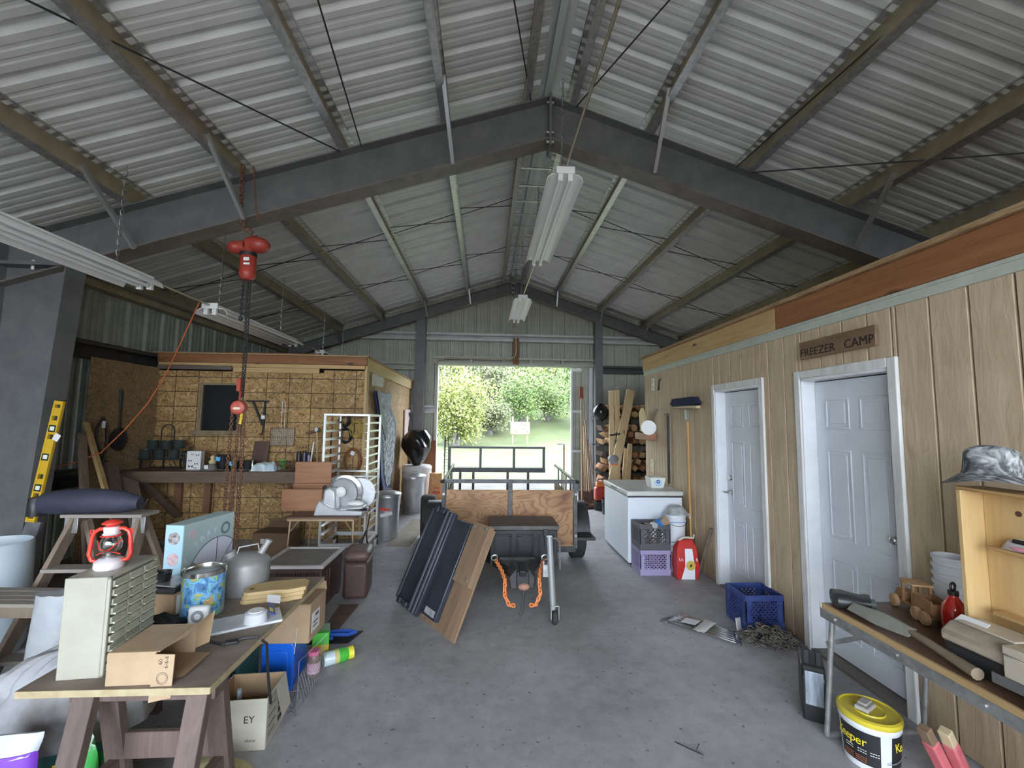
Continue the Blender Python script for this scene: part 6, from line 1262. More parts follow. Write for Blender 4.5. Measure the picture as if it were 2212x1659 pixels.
for (p0, p1, w_, t_, lab) in (((2.56, 8.75, 0), (2.63, 8.98, 2.36), .10, .04, 'pale upright lumber board against the firewood shelf'), ((2.69, 8.76, 0), (2.75, 8.98, 2.38), .10, .04, 'pale upright lumber board with dark edge against the firewood shelf'), ((2.34, 8.35, 0), (3.04, 8.95, 2.38), .17, .04, 'wide slanting lumber plank leaning across the firewood'), ((2.66, 8.4, 0), (2.98, 9.1, 1.15), .09, .04, 'short lumber offcut leaning beside the wide plank'), ((2.76, 8.45, 0), (3.06, 9.1, 1.25), .09, .04, 'short lumber offcut with split end leaning right of the wide plank'), ((2.47, 8.15, 0), (2.62, 8.5, .5), .05, .03, 'thin pale slat propped on the floor behind the freezer')):
    single('lumber_plank', lab, 'plank', MB().bar(p0, p1, w_, t_, up=(0, -1, .2)), m_lum, group='lumber by the firewood', bev=.003)
m_fire = [mp('log end pale', (.42, .25, .12), (.55, .36, .19), scale=9, rough=.85), mp('log reddish', (.28, .13, .06), (.38, .19, .09), scale=9, rough=.85), mp('log bark', (.07, .05, .04), (.13, .09, .07), scale=12, rough=.95)]
rnd = random.Random(21)
fs_ = thing('firewood_rack', 'dark steel shelf holding stacked firewood in the back corner', 'shelf', (3.52, 9.58, 0))
for x in (-.2, .95):
    for y in (.3,): part(fs_, 'post', MB().bc((x, y, 1.15), (.04, .04, 2.3)), m_blk)
for z in (.08, .62, 1.2, 1.78): part(fs_, 'deck', MB().bc((-.06, 0, z), (2.04, .62, .025)), m_blk)
for lev, z in enumerate((.093, .633, 1.213, 1.793)):
    for row in range(3):
        for col in range(11):
            r_ = rnd.uniform(.07, .085); x = -.95+col*.17+(.08 if row % 2 else 0); zz = z+.08+row*.145
            if row == 2 and (lev == 3 or col > 8): continue
            n = rnd.choice((3, 4, 6)); a0 = rnd.uniform(0, 6.28); poly = [(r_*cs(a0+2*math.pi*k/n)*rnd.uniform(.85, 1.05), r_*sn(a0+2*math.pi*k/n)*rnd.uniform(.85, 1.0)) for k in range(n)]
            fk = rnd.choice((0, 0, 1, 1, 2)); single('firewood_log', ('pale', 'reddish', 'bark covered')[fk]+' split firewood log on the '+('lowest', 'second lowest', 'second highest', 'highest')[lev]+' deck of the steel shelf', 'log', MB().prism(poly[::-1], -.24+jit(.03), .24, 'y', TR(0, 0, 0)), m_fire[fk], (3.52+x, 9.58, zz), 0, 'firewood on the shelf', sm=False)
single('black_cloth_bundle', 'shiny black plastic bundle hanging beside the upright lumber', 'bundle', blob(20, 12, lambda v: ((.05+.17*math.sin(math.pi*v)**.8, .05+.14*math.sin(math.pi*v)**.8), .5*v), 12, .15), m_bag, (2.44, 9.1, 1.72)); bpy.data.objects['black_cloth_bundle'].scale = (.75, .75, .75)
sw = thing('string_trimmer', 'grey and orange string trimmer leaning against the lumber', 'trimmer', (0, 0, 0)); part(sw, 'shaft', MB().cyl((2.5, 8.55, .1), (2.66, 8.75, 1.5), .013, n=8), m_blk); part(sw, 'motor', MB().ell((2.55, 8.6, .98), (.11, .09, .08)).bc((2.55, 8.6, .9), (.16, .12, .05)), mp('trimmer grey', (.28, .27, .28), rough=.5)); part(sw, 'handle', MB().cyl((2.5, 8.68, 1.44), (2.72, 8.68, 1.47), .015, n=8).bc((2.64, 8.7, 1.25), (.05, .05, .2)), m_blkp); part(sw, 'orange_band', MB().bc((2.55, 8.58, .87), (.15, .11, .025)), MATS['orange plastic'])
jg = thing('gas_jug', 'red and orange fuel jug in front of the tools', 'jug', (2.27, 8.52, .18)); part(jg, 'body', MB().box(-.12, .12, -.09, .09, 0, .26), mp('jug red', (.55, .07, .05), rough=.4), bev=.03); part(jg, 'orange_cap', MB().box(-.09, .1, -.07, .07, .26, .36), MATS['orange plastic'], bev=.025); part(jg, 'handle', MB().tube([(-.08, 0, .35), (-.05, 0, .41), (.05, 0, .41), (.09, 0, .35)], .014, 6), m_blkp); part(jg, 'stand', MB().lathe([(0, -.18), (.12, -.18), (.13, -.005), (0, -.005)], 20), m_blkp)
bb = bucket((2.30, 8.14, 0), .11, .28, 'black bucket on the floor behind the freezer', None, m_blkp)
# paint-roller style pole outside the jamb
si = thing('scythe_stand', 'thin metal stake standing in the grass just outside the doorway', 'stake', (1.98, 10.9, gz(1.98, 10.9))); part(si, 'pole', MB().cyl((0, 0, 0), (0, 0, 1.25), .02, n=8), m_rust); part(si, 'crossbar', MB().bc((-.06, 0, 1.26), (.22, .04, .04)), m_galv)
# ================= left foreground =================
m_sawh = wood('old brown sawhorse', (.075, .05, .042), (.14, .095, .08), 'z', 3, knots=False)
m_brd = mp('dusty table board', (.17, .13, .10), (.25, .20, .16), scale=6, rough=.7)
TB = .75
tbd = thing('board_table', 'dusty plywood board laid over two old sawhorses', 'table', (0, 0, 0))
part(tbd, 'board', MB().box(-1.60, -.955, 1.685, 2.78, TB-.022, TB), m_brd)
part(tbd, 'board_edge', MB().box(-1.60, -.953, 1.682, 1.686, TB-.023, TB).box(-.956, -.952, 1.685, 2.78, TB-.023, TB), mp('cut plywood edge', (.32, .25, .14), (.40, .33, .2), scale=20, rough=.7))
for xa, xb, yc, sp, lab in ((-1.52, -1.0, 1.84, .2, 'brown wooden sawhorse under the front edge of the board table'), (-1.95, -1.45, 2.66, .12, 'brown wooden sawhorse under the back of the board table')):
    sh_ = thing('sawhorse', lab, 'sawhorse', ((xa+xb)/2, yc, 0), 0, 'sawhorses under the board table'); hw = (xb-xa)/2
    part(sh_, 'beam', MB().box(-hw, hw, -.04, .04, .64, .727), m_sawh, bev=.003)
    for x in (-hw+.07, hw-.05):
        for s_ in (-1, 1): part(sh_, 'leg', MB().bar((x, s_*.04, .70), (x, s_*sp, 0), .075, .04, up=(0, 1, 0)), m_sawh, bev=.003)
        part(sh_, 'brace', MB().box(x-.02, x+.02, -sp*.55, sp*.55, .26, .34), m_sawh, bev=.003)
    part(sh_, 'stretcher', MB().box(-hw+.05, hw-.05, sp*.5, sp*.5+.025, .34, .44), m_sawh, bev=.003); part(sh_, 'stretcher', MB().box(-hw+.05, hw-.05, -sp*.62, -sp*.62+.025, .2, .29), m_sawh, bev=.003)
# parts cabinet
pc = thing('parts_cabinet', 'beige small parts cabinet with rows of clear drawers on the board table', 'cabinet', (-1.462, 1.885, TB), .1)
m_bei = mp('beige enamel', (.335, .32, .255), (.37, .355, .285), scale=8, rough=.45)
cw, cd, chh = .075, .138, .355
part(pc, 'case', MB().box(-cw, cw-.012, -cd, cd, 0, chh).box(cw-.012, cw, -cd, -cd+.012, 0, chh).box(cw-.012, cw, cd-.012, cd, 0, chh).box(cw-.012, cw, -cd, cd, chh-.012, chh).box(cw-.012, cw, -cd, cd, 0, .012), m_bei, bev=.003)
m_drw = mp('clear drawer', (.33, .33, .26), (.45, .45, .36), scale=18, rough=.25); dm = None
nr = 10; rh = (chh-.024)/nr
for r_ in range(nr):
    for c_ in range(3):
        yw = (2*cd-.024)/3; y0 = -cd+.012+c_*yw; z0 = .012+r_*rh
        d = part(pc, 'drawer', MB().box(cw-.010, cw+.004, y0+.003, y0+yw-.003, z0+.003, z0+rh-.006), m_drw, bev=.002); part(d, 'drawer_lip', MB().box(cw+.004, cw+.014, y0+.006, y0+yw-.006, z0+.004, z0+.009), mp('drawer lip', (.5, .5, .38), rough=.3))
# lantern
ln = thing('hurricane_lantern', 'red hurricane lantern standing on the parts cabinet', 'lantern', (-1.468, 1.86, TB+chh), .2); ln.scale = (.88, .88, .9)
m_lr = mp('lantern red', (.65, .04, .025), rough=.25, coat=.3); m_lw = mp('lantern scuffed', (.60, .58, .62), (.70, .62, .64), scale=14, rough=.3)
part(ln, 'tank', MB().lathe([(0, 0), (.05, 0), (.055, .008), (.053, .03), (.04, .042), (.02, .046), (0, .046)], 28), m_lw); part(ln, 'burner', MB().lathe([(0, .046), (.028, .046), (.03, .058), (.02, .066), (0, .068)], 20), MATS['polished steel'])
part(ln, 'globe', MB().lathe([(.024, .06), (.038, .08), (.042, .1), (.036, .125), (.026, .142), (.024, .142), (.034, .124), (.04, .1), (.036, .081), (.022, .062)], 24), mp('lantern glass', (.9, .92, .9), rough=.03, trans=1.0))
part(ln, 'hood', MB().lathe([(.03, .142), (.034, .146), (.028, .15), (.03, .175), (.027, .178), (0, .178)], 24), m_lw); part(ln, 'cap', MB().lathe([(.02, .178), (.026, .186), (.038, .19), (.036, .196), (.02, .205), (0, .208)], 24), m_lr)
for s in (-1, 1): part(ln, 'side_tube', MB().tube([(s*.045, 0, .03), (s*.068, 0, .035), (s*.078, 0, .06), (s*.072, 0, .13), (s*.064, 0, .155), (s*.045, 0, .168), (s*.026, 0, .168)], .0085, 10), m_lr); part(ln, 'tube_ear', MB().tube([(s*.072+.008*cs(a)*s, 0, .155+.01*sn(a)) for a in [q*math.pi/4 for q in range(8)]], .003, 5, True), m_lr)
part(ln, 'globe_ring', MB().lathe([(.036, .136), (.04, .138), (.036, .142), (.03, .14), (.036, .136)], 24), m_lr); part(ln, 'guard_wire', MB().tube([(.045, -.01, .06), (-.02, -.042, .09), (-.045, -.01, .12)], .0022, 5).tube([(-.045, -.01, .06), (.02, -.042, .09), (.045, -.01, .12)], .0022, 5), m_lr)
# cardboard box with open flaps
m_cb = mp('tan cardboard', (.36, .25, .15), (.42, .30, .19), scale=5, rough=.85); m_cbi = mp('cardboard inside', (.36, .24, .135), (.42, .29, .17), scale=5, rough=.85)
bx1 = thing('open_cardboard_box', 'tan cardboard box lying on its side with torn flaps on the board table', 'box', (-1.225, 1.785, TB), .03); bx1.scale = (.86, .86, .9)
part(bx1, 'body', MB().box(-.115, .075, -.095, -.09, 0, .125).box(-.115, -.11, -.09, .16, 0, .125).box(-.115, .085, .155, .16, 0, .125).box(-.115, .085, -.09, .155, .12, .125).box(-.11, .085, -.09, .155, 0, .004), m_cb, bev=.004)
part(bx1, 'top_flap', MB().add([(.085, -.09, .125), (.085, .155, .125), (.165, .14, .185), (.165, -.06, .165)], [[0, 1, 2, 3], [3, 2, 1, 0]]), m_cbi); part(bx1, 'side_flap', MB().add([(.085, .155, .12), (.175, .13, .19), (.165, .12, .06), (.085, .155, .02)], [[0, 1, 2, 3]]), m_cbi)
part(bx1, 'bottom_flap', MB().add([(.085, -.09, .004), (.17, -.06, .012), (.17, .13, .012), (.085, .155, .004)], [[0, 1, 2, 3]]), m_cbi); part(bx1, 'front_flap', MB().prism([(.065, -.06), (.15, -.045), (.155, .118), (.075, .122)], -.108, -.104, 'y'), m_cb)
FM = TR(0, -.1085, 0) @ ROT(math.pi/2, 'X')
part(bx1, 'printing', MB().text('60', .022, FM @ TR(.102, .092, 0) @ ROT(math.pi/2, 'Z'), .0003).text('6-6-6', .022, FM @ TR(.125, .09, 0) @ ROT(math.pi/2, 'Z'), .0003).lathe([(.021, 0), (.0225, 0), (.0225, .0006), (.021, .0006)], 28, FM @ TR(.112, .03, 0)).lathe([(.016, 0), (.0168, 0), (.0168, .0006), (.016, .0006)], 28, FM @ TR(.112, .03, 0)).text('0', .02, FM @ TR(.112, .03, 0), .0003).text('MAKER', .008, FM @ TR(.112, .0, 0), .0003) if False else MB().text('60', .022, FM @ TR(.102, .092, 0) @ ROT(math.pi/2, 'Z'), .0003).text('6-6-6', .022, FM @ TR(.125, .09, 0) @ ROT(math.pi/2, 'Z'), .0003).lathe([(.021, 0), (.0225, 0), (.0225, .0006), (.021, .0006)], 28, FM @ TR(.112, .03, 0)).lathe([(.016, 0), (.0168, 0), (.0168, .0006), (.016, .0006)], 28, FM @ TR(.112, .03, 0)), mp('stamp ink', (.06, .05, .05), rough=.8), kind='stuff')
# small box with black scale and cup
bb1 = thing('small_carton', 'small brown carton with a white label standing on the board table', 'box', (-1.545, 2.34, TB), -.1)
part(bb1, 'body', MB().box(-.13, .09, -.09, .09, 0, .105), MATS['cardboard'], bev=.003); part(bb1, 'label', MB().box(.0905, .092, -.07, .06, .008, .095), MATS['white paper'])
sc = thing('kitchen_scale', 'flat black scale lying on the small carton', 'scale', (-1.56, 2.34, TB+.106), -.1); part(sc, 'base', MB().box(-.1, .1, -.08, .08, .0, .022), m_blkp, bev=.004); part(sc, 'plate', MB().bc((.04, 0, .028), (.1, .13, .008), (0, .05, 0)), m_galv, bev=.002)
single('black_cup', 'small black cup standing on the flat black scale', 'cup', MB().lathe([(0, 0), (.035, 0), (.04, .05), (.043, .055), (.037, .055), (.032, .006), (0, .006)], 20), m_blkp, (-1.585, 2.33, TB+.129))
single('black_jacket', 'crumpled black jacket with a white logo lying on the board table', 'jacket', sack(24, 14, .2, .12, .055, 9, .025), mp('black cloth', (.012, .012, .014), rough=.8), (-1.455, 2.12, TB), .1)
pl = part(bpy.data.objects['black_jacket'], 'white_logo', MB().tube([(-.1, -.05, .062), (-.06, -.065, .06), (-.02, -.06, .066)], .004, 5), MATS['white paper'])
# play tray box
pt_ = thing('play_tray_box', 'large pale blue PLAY TRAY box standing at the back of the board table', 'box', (-1.50, 2.60, TB), .0)
p0 = Vector((-1.565, 2.42)); 
pt_.location = (-1.60, 2.49, TB); pt_.rotation_euler = (0, 0, -.16)
m_pbl = mp('pale blue card', (.40, .60, .70), rough=.45); m_psg = mp('sage blue card', (.42, .54, .55), rough=.45); m_pwh = mp('lilac white print', (.66, .68, .78), rough=.45); m_pdk = mp('dark line print', (.07, .09, .12), rough=.5)
part(pt_, 'carton', MB().box(-.105, 0, 0, .37, 0, .37), m_psg, bev=.003); part(pt_, 'spine_panel', MB().box(-.104, -.001, -.0015, .0, .001, .369), m_pbl)
for z, c_ in ((.30, (.10, .09, .09)), (.19, (.55, .25, .28)), (.08, (.22, .14, .18))): part(pt_, 'picture', MB().lathe([(0, 0), (.034, 0), (.034, .001), (0, .001)], 20, TR(-.052, -.0018, z) @ ROT(math.pi/2, 'X')), mp('pic%.2f' % z, c_, (.6, .55, .55), scale=40, rough=.5))
BM = TR(.0006, 0, 0) @ Matrix(((0, 0, 1, 0), (1, 0, 0, 0), (0, 1, 0, 0), (0, 0, 0, 1)))
arc = [(.30+.225*cs(a), .06+.225*sn(a)) for a in [math.pi*(.5-.17+.0)+(math.pi*.67)*q/24 for q in range(25)]]
arc = [(.24+.20*cs(math.pi*1.06*(1-q/28)-.0), .05+.20*sn(math.pi*1.06*(1-q/28))) for q in range(29)]
arc = [(min(p[0], .369), max(p[1], .003)) for p in arc]
part(pt_, 'tray_print', MB().prism(arc+[(.369, .003)], .0002, .0012, 'z', BM), m_pwh, fixn=True)
lp = MB()
for q in range(28): lp.bar(BM @ Vector((*arc[q], .0016)), BM @ Vector((*arc[q+1], .0016)), .0012, .004, up=(0, 0, 1)) if (Vector(arc[q])-Vector(arc[q+1])).length > .004 else None
for a in (2.6, 1.57, .85): lp.bar(BM @ Vector((.24, .05, .0016)), BM @ Vector((min(.365, .24+.2*cs(a)), .05+.2*sn(a), .0016)), .0012, .004)
part(pt_, 'divider_lines', lp, m_pdk, kind='stuff')
for i_, c_ in enumerate('PLAY TRAY'):
    a = math.pi*(1.02-.062*i_); part(pt_, 'lettering', MB().text(c_, .045, BM @ TR(.24+.245*cs(a), .05+.245*sn(a), .001) @ ROT(a-math.pi/2, 'Z'), .0004), m_pwh, kind='stuff')
part(pt_, 'seal', MB().lathe([(0, 0), (.036, 0), (.036, .0016), (0, .0016)], 20, BM @ TR(.30, .29, 0)), mp('seal green', (.14, .24, .24), rough=.5)); part(pt_, 'seal', MB().lathe([(0, 0), (.022, 0), (.022, .002), (0, .002)], 16, BM @ TR(.30, .29, 0)), MATS['sage blue card'])
part(pt_, 'logo', MB().lathe([(0, 0), (.026, 0), (.026, .0012), (0, .0012)], 20, BM @ TR(.06, .31, 0)), mp('pink logo', (.55, .48, .5), rough=.5))
# tin, gas can, timer
tn = thing('popcorn_tin', 'round tin with a colourful landscape print on the board table', 'tin', (-1.365, 2.30, TB)); tn.scale = (.9, .9, 1)
def tinmat():
    m, nt, b = _base('landscape print'); L = nt.links.new; tc = N(nt, 'ShaderNodeTexCoord'); nz = N(nt, 'ShaderNodeTexNoise', Scale=22.0, Detail=5.0, Distortion=1.0); L(tc.outputs['Object'], nz.inputs['Vector'])
    rp = N(nt, 'ShaderNodeValToRGB'); cr = rp.color_ramp
    for _ in range(4): cr.elements.new(.5)
    for i_, (p, c) in enumerate(((.3, (.03, .06, .12)), (.42, (.10, .28, .55)), (.5, (.25, .50, .75)), (.56, (.10, .35, .2)), (.62, (.65, .5, .1)), (.7, (.45, .12, .3)))): cr.elements[i_].position = p; cr.elements[i_].color = (*c, 1)
    L(nz.outputs['Fac'], rp.inputs[0]); L(rp.outputs[0], b.inputs['Base Color']); b.inputs['Roughness'].default_value = .3; return m
part(tn, 'body', MB().lathe([(0, 0), (.1, 0), (.1, .19), (0, .19)], 36), tinmat()); part(tn, 'rim', MB().lathe([(.1, .188), (.104, .19), (.104, .21), (.1, .214), (.097, .21), (.097, .198), (0, .196)], 36), MATS['polished steel'])
gc = thing('gas_can', 'old dull grey galvanised gas can with spout and wire handle on the board table', 'gas can', (-1.31, 2.58, TB), .4)
m_gc = mp('dull zinc', (.25, .245, .24), (.35, .345, .34), scale=9, rough=.5, metal=.3)
part(gc, 'body', MB().lathe([(0, 0), (.115, 0), (.118, .006), (.118, .15), (.112, .165), (.07, .195), (.03, .205), (0, .205)], 32), m_gc); part(gc, 'spout', MB().cyl((.06, 0, .18), (.10, 0, .25), .022, .016, n=12).cyl((.098, 0, .247), (.104, 0, .262), .02, n=12), m_gc)
part(gc, 'filler_cap', MB().cyl((-.07, 0, .17), (-.085, 0, .215), .03, n=14), m_gc); part(gc, 'handle', MB().tube([(-.05, .0, .19), (-.04, 0, .235), (.05, 0, .245), (.06, 0, .2)], .005, 6), m_galv)
tm = thing('white_timer', 'small white square timer with a grey ring dial on the board table', 'timer', (-1.295, 2.165, TB), .15); part(tm, 'case', MB().box(-.042, .042, -.02, .02, 0, .085), m_lwhite, bev=.012); part(tm, 'dial', MB().lathe([(.014, 0), (.026, 0), (.026, .003), (.014, .003), (.014, 0)], 24, TR(0, -.02, .045) @ ROT(math.pi/2, 'X')), mp('dial grey', (.28, .3, .34), rough=.4))
# cutting boards, clear pack, strap
m_cut = wood('cutting board', (.42, .29, .13), (.52, .38, .19), 'x', 3, knots=False)
cpoly = [(-.15, -.06), (-.13, -.075), (-.02, -.07), (.06, -.085), (.14, -.06), (.15, .03), (.12, .07), (-.06, .075), (-.13, .06), (-.155, .0)]
for k in range(3): single('cutting_board', ('scalloped wooden cutting board, bottom of the stack', 'scalloped wooden cutting board, middle of the stack', 'scalloped wooden cutting board with a hole, top of the stack')[k], 'cutting board', MB().prism(cpoly, 0, .02, 'z'), m_cut, (-1.10+.006*k, 2.48, TB+.0205*k), .22+.03*k, 'stack of cutting boards', bev=.003)
part(bpy.data.objects['cutting_board.002'], 'hang_hole', MB().lathe([(0, 0), (.012, 0), (.012, .001), (0, .001)], 14, TR(-.12, -.02, .0202)), mp('hole shadow', (.12, .07, .03), rough=.8))
bd = thing('blister_pack', 'clear plastic blister pack with a white round insert and blue label on the board table', 'package', (-1.08, 2.19, TB), .5)
m_clear = mp('clear plastic', (.55, .57, .6), (.65, .67, .7), scale=12, rough=.12); part(bd, 'tray', MB().box(-.15, .13, -.075, .085, 0, .012), m_clear, bev=.004); part(bd, 'dome', MB().lathe([(0, .012), (.05, .012), (.047, .05), (.04, .056), (0, .058)], 24, TR(.02, -.03, 0)), m_clear); part(bd, 'insert', MB().cyl((.02, -.03, .056), (.02, -.03, .06), .032, n=20), m_lwhite)
part(bd, 'blue_label', MB().bc((.085, .0, .045), (.03, .15, .004), (0, .5, 0)), mp('deep blue label', (.02, .035, .26), rough=.4)); part(bd, 'white_card', MB().bc((.1, .085, .055), (.06, .05, .003), (.4, .3, 0)), MATS['white paper']); part(bd, 'yellow_print', MB().bc((.083, -.03, .049), (.016, .04, .002), (0, .5, 0)), MATS['yellow print'])
st_ = thing('black_strap', 'narrow black webbing strap with a buckle trailing over the board table edge', 'strap', (0, 0, TB)); part(st_, 'webbing', MB().tube([(-1.21, 1.99, .004), (-1.15, 2.0, .005), (-1.08, 1.97, .006), (-1.02, 2.02, .006), (-.97, 2.03, .006), (-.935, 2.05, -.03), (-.93, 2.07, -.18), (-.935, 2.12, -.32)], .006, 5), m_blk); part(st_, 'buckle', MB().bc((-1.05, 1.985, .008), (.05, .03, .014), (0, 0, .4)), m_blkp, bev=.003)
# blue tote, carton on it
tt = thing('blue_tote', 'bright blue storage tote standing on its side under the carton', 'tote', (-1.27, 3.06, 0), .0); part(tt, 'bin', MB().add([(-.09, -.10, 0), (.09, -.10, 0), (.075, .16, .01), (-.075, .16, .01), (-.09, -.10, .30), (.09, -.10, .30), (.075, .16, .29), (-.075, .16, .29)], [[3, 2, 1, 0], [4, 5, 6, 7], [0, 1, 5, 4], [1, 2, 6, 5], [2, 3, 7, 6], [3, 0, 4, 7]]), mp('bright blue', (.01, .12, .62), rough=.3), bev=.02)
part(tt, 'lid', MB().prism([(-.1, .02), (-.08, 0), (.08, 0), (.1, .02), (.1, .28), (.08, .30), (-.08, .30), (-.1, .28)], -.125, -.10, 'y'), MATS['bright blue'], bev=.008); part(tt, 'lid_ridge', MB().prism([(-.06, .05), (.06, .05), (.07, .1), (.07, .2), (.06, .25), (-.06, .25), (-.07, .2), (-.07, .1)], -.133, -.126, 'y'), MATS['bright blue'], bev=.005)
ct = thing('shipping_carton', 'tan shipping carton with a white barcode label beside the cutting boards', 'box', (-1.22, 3.04, .302), -.02); ct.scale = (1, 1, .84); part(ct, 'body', MB().box(-.17, .15, -.13, .13, 0, .28), m_cb, bev=.006); part(ct, 'label', MB().box(.151, .153, -.1, .02, .06, .2), MATS['white paper']); part(ct, 'label_print', MB().box(.153, .154, -.08, -.02, .09, .1).box(.153, .154, -.08, -.01, .12, .13).box(.153, .154, -.05, .0, .16, .18), mp('brown print', (.15, .07, .05), rough=.7), kind='stuff'); part(ct, 'flap', MB().bc((-.0, .13, .31), (.3, .005, .08), (.3, 0, 0)), m_cb)
# chicken wire
def hexmesh(L, H_, s=.018):
    mb = MB(); r = 0; z = 0
    while z < H_:
        x = (r % 2)*s*.87
        while x < L:
            p = Vector((0, x, z)); 
            for q in ((0, x+s*.87, z+s*.5), (0, x+s*.87, z+s*.5)): pass
            mb.tube([(0, x, z), (0, x+s*.87, z+s*.5)], .0011, 3); mb.tube([(0, x, z), (0, x-s*.87, z+s*.5)], .0011, 3); mb.tube([(0, x, z), (0, x, z-s)], .0011, 3); x += s*1.74
        z += s*1.5; r += 1
    return mb
cwi = thing('chicken_wire', 'bent panel of grey chicken wire standing beside the blue tote', 'chicken wire', (-1.06, 2.74, .003)); part(cwi, 'wire_mesh', hexmesh(.46, .20), m_galv, kind='stuff'); part(cwi, 'end_mesh', MB().add(*[(lambda h: ([(-.14+y, 0, z) for x, y, z in h.v], h.f))(hexmesh(.14, .2))][0]), m_galv, kind='stuff')
part(cwi, 'edge_wire', MB().tube([(0, 0, 0), (0, 0, .28), (0, .0, .28), (0, .46, .22)], .002, 4).tube([(-.14, 0, .1), (0, 0, .12)], .002, 4).tube([(-.05, .05, .3), (-.06, .1, .42)], .002, 4), m_galv)
# white carton under the table
wc = thing('wine_carton', 'open white printed carton on the floor under the board table', 'box', (-1.25, 2.575, 0), .07); m_wc = mp('cream carton', (.46, .43, .35), (.5, .47, .39), scale=6, rough=.7)
part(wc, 'walls', MB().box(-.14, .14, -.125, -.12, 0, .25).box(-.14, .14, .12, .125, 0, .25).box(-.14, -.135, -.12, .12, 0, .25).box(.135, .14, -.12, .12, 0, .25).box(-.135, .135, -.12, .12, 0, .005), m_wc, bev=.002); part(wc, 'lining', MB().box(-.134, .134, .117, .1195, .005, .25).box(-.1345, -.132, -.117, .117, .005, .25), m_cbi); part(wc, 'flap', MB().add([(.14, .125, .25), (.14, -.02, .25), (.175, .0, .07), (.175, .12, .08)], [[0, 1, 2, 3]]), m_wc)
WM = TR(0, -.1255, 0) @ ROT(math.pi/2, 'X'); WS = TR(.1405, 0, 0) @ Matrix(((0, 0, 1, 0), (1, 0, 0, 0), (0, 1, 0, 0), (0, 0, 0, 1)))
part(wc, 'lettering', MB().text('EY', .05, WM @ TR(.055, .15, 0), .0004).text('Prof', .02, WM @ TR(-.05, .05, 0), .0004).text('choice', .02, WM @ TR(.065, .05, 0), .0004), m_blk, kind='stuff')
ll = MB()
for z in (.03, .075, .12, .165, .21, .235): ll.box(.1402, .1408, -.11, .11, z, z+.002)
for z in (.045, .055, .09, .098, .135, .143, .18, .19, .22): ll.box(.1402, .1408, -.1, -.01, z, z+.004)
for z in (.05, .095, .14, .18): ll.box(.1402, .1408, .03, .09, z-.012, z+.014)
part(wc, 'side_print', ll, m_blk, kind='stuff'); single('white_bottle_neck', 'narrow pale bottle standing inside the white carton', 'bottle', MB().lathe([(0, 0), (.03, 0), (.03, .15), (.012, .19), (.012, .24), (0, .24)], 14), mp('pale bottle', (.4, .46, .5), rough=.2), (-1.29, 2.55, .007))
# things on the floor to the right of the table
sb_ = thing('seed_box', 'green and yellow carton standing on the floor beside the blue tote', 'box', (-1.14, 3.32, 0), .25); part(sb_, 'body', MB().box(-.055, .055, -.035, .035, 0, .19), MATS['bright green'], bev=.003); part(sb_, 'yellow_panel', MB().box(-.05, .056, -.037, -.035, .015, .11), MATS['safety yellow']); part(sb_, 'top_flap', MB().bc((.0, .0, .215), (.11, .004, .06), (.3, 0, 0)), mp('dull green flap', (.10, .14, .09), rough=.6))
jr = thing('plastic_jar', 'clear jar with a pink lid and pink white label on the floor', 'jar', (-1.115, 3.13, 0)); part(jr, 'jar', MB().lathe([(0, 0), (.038, 0), (.04, .01), (.04, .11), (.032, .13), (0, .13)], 20), mp('jar brown', (.25, .17, .13), rough=.2)); part(jr, 'label', MB().lathe([(.0405, .02), (.0412, .02), (.0412, .085), (.0405, .085)], 20), mp('pink white label', (.75, .3, .45), (.8, .75, .75), scale=18, rough=.4)); part(jr, 'lid', MB().lathe([(0, .13), (.036, .13), (.036, .155), (0, .157)], 20), mp('pink lid', (.75, .16, .3), rough=.4))
sp_ = thing('spray_bottle', 'clear bottle with green collar and yellow cap lying on the floor', 'bottle', (-1.0, 3.27, .045), .55, rot=(0, 0, .55)); part(sp_, 'bottle', MB().lathe([(0, -.1), (.04, -.1), (.045, -.09), (.045, .02), (.0, .02)], 24, ROT(math.pi/2, 'Y')), mp('milky plastic', (.55, .65, .68), rough=.25)); part(sp_, 'collar', MB().lathe([(.046, .0), (.047, .04), (.035, .07), (0, .07)], 24, ROT(math.pi/2, 'Y')), MATS['bright green']); part(sp_, 'cap', MB().lathe([(0, .065), (.04, .065), (.042, .1), (0, .105)], 24, ROT(math.pi/2, 'Y')), mp('yellow cap', (.75, .68, .05), rough=.35)); part(sp_, 'label', MB().lathe([(.0455, -.03), (.0458, -.03), (.0458, .02), (.0455, .02)], 24, ROT(math.pi/2, 'Y')), mp('label olive', (.55, .5, .2), rough=.5))
single('black_mat', 'small black rubber mat on the floor under the blue rope', 'mat', MB().prism([(-.2, -.08), (.12, -.1), (.2, .08), (-.16, .1)], 0, .006, 'z'), m_rub, (-1.14, 3.62, 0), .1)
single('blue_rope', 'thick looped blue rope on the black mat', 'rope', MB().tube([(-.18, .02, .02), (-.05, .05, .02), (.09, .05, .02), (.15, .02, .02), (.1, -.02, .02), (-.04, -.01, .025), (-.16, -.03, .02), (-.1, -.07, .02), (.0, -.06, .02)], .014, 8), mp('blue rope', (.03, .12, .55), rough=.7, bump=.4), (-1.14, 3.62, .007), .1)
cr_ = thing('louvered_box', 'dark brown louvered box with a pale framed top standing on the floor', 'box', (-1.66, 4.28, 0), 0); m_lv = mp('dark brown plastic', (.075, .04, .035), (.10, .055, .048), scale=6, rough=.45)
part(cr_, 'body', MB().box(-.26, .26, -.27, .29, .03, .40), m_lv, bev=.008); 
lv = [part(cr_, 'louver', MB().box(x-.005, x+.005, -.285, -.27, .10, .36), m_lv) for x in [-.245+.0175*k for k in range(29)]]
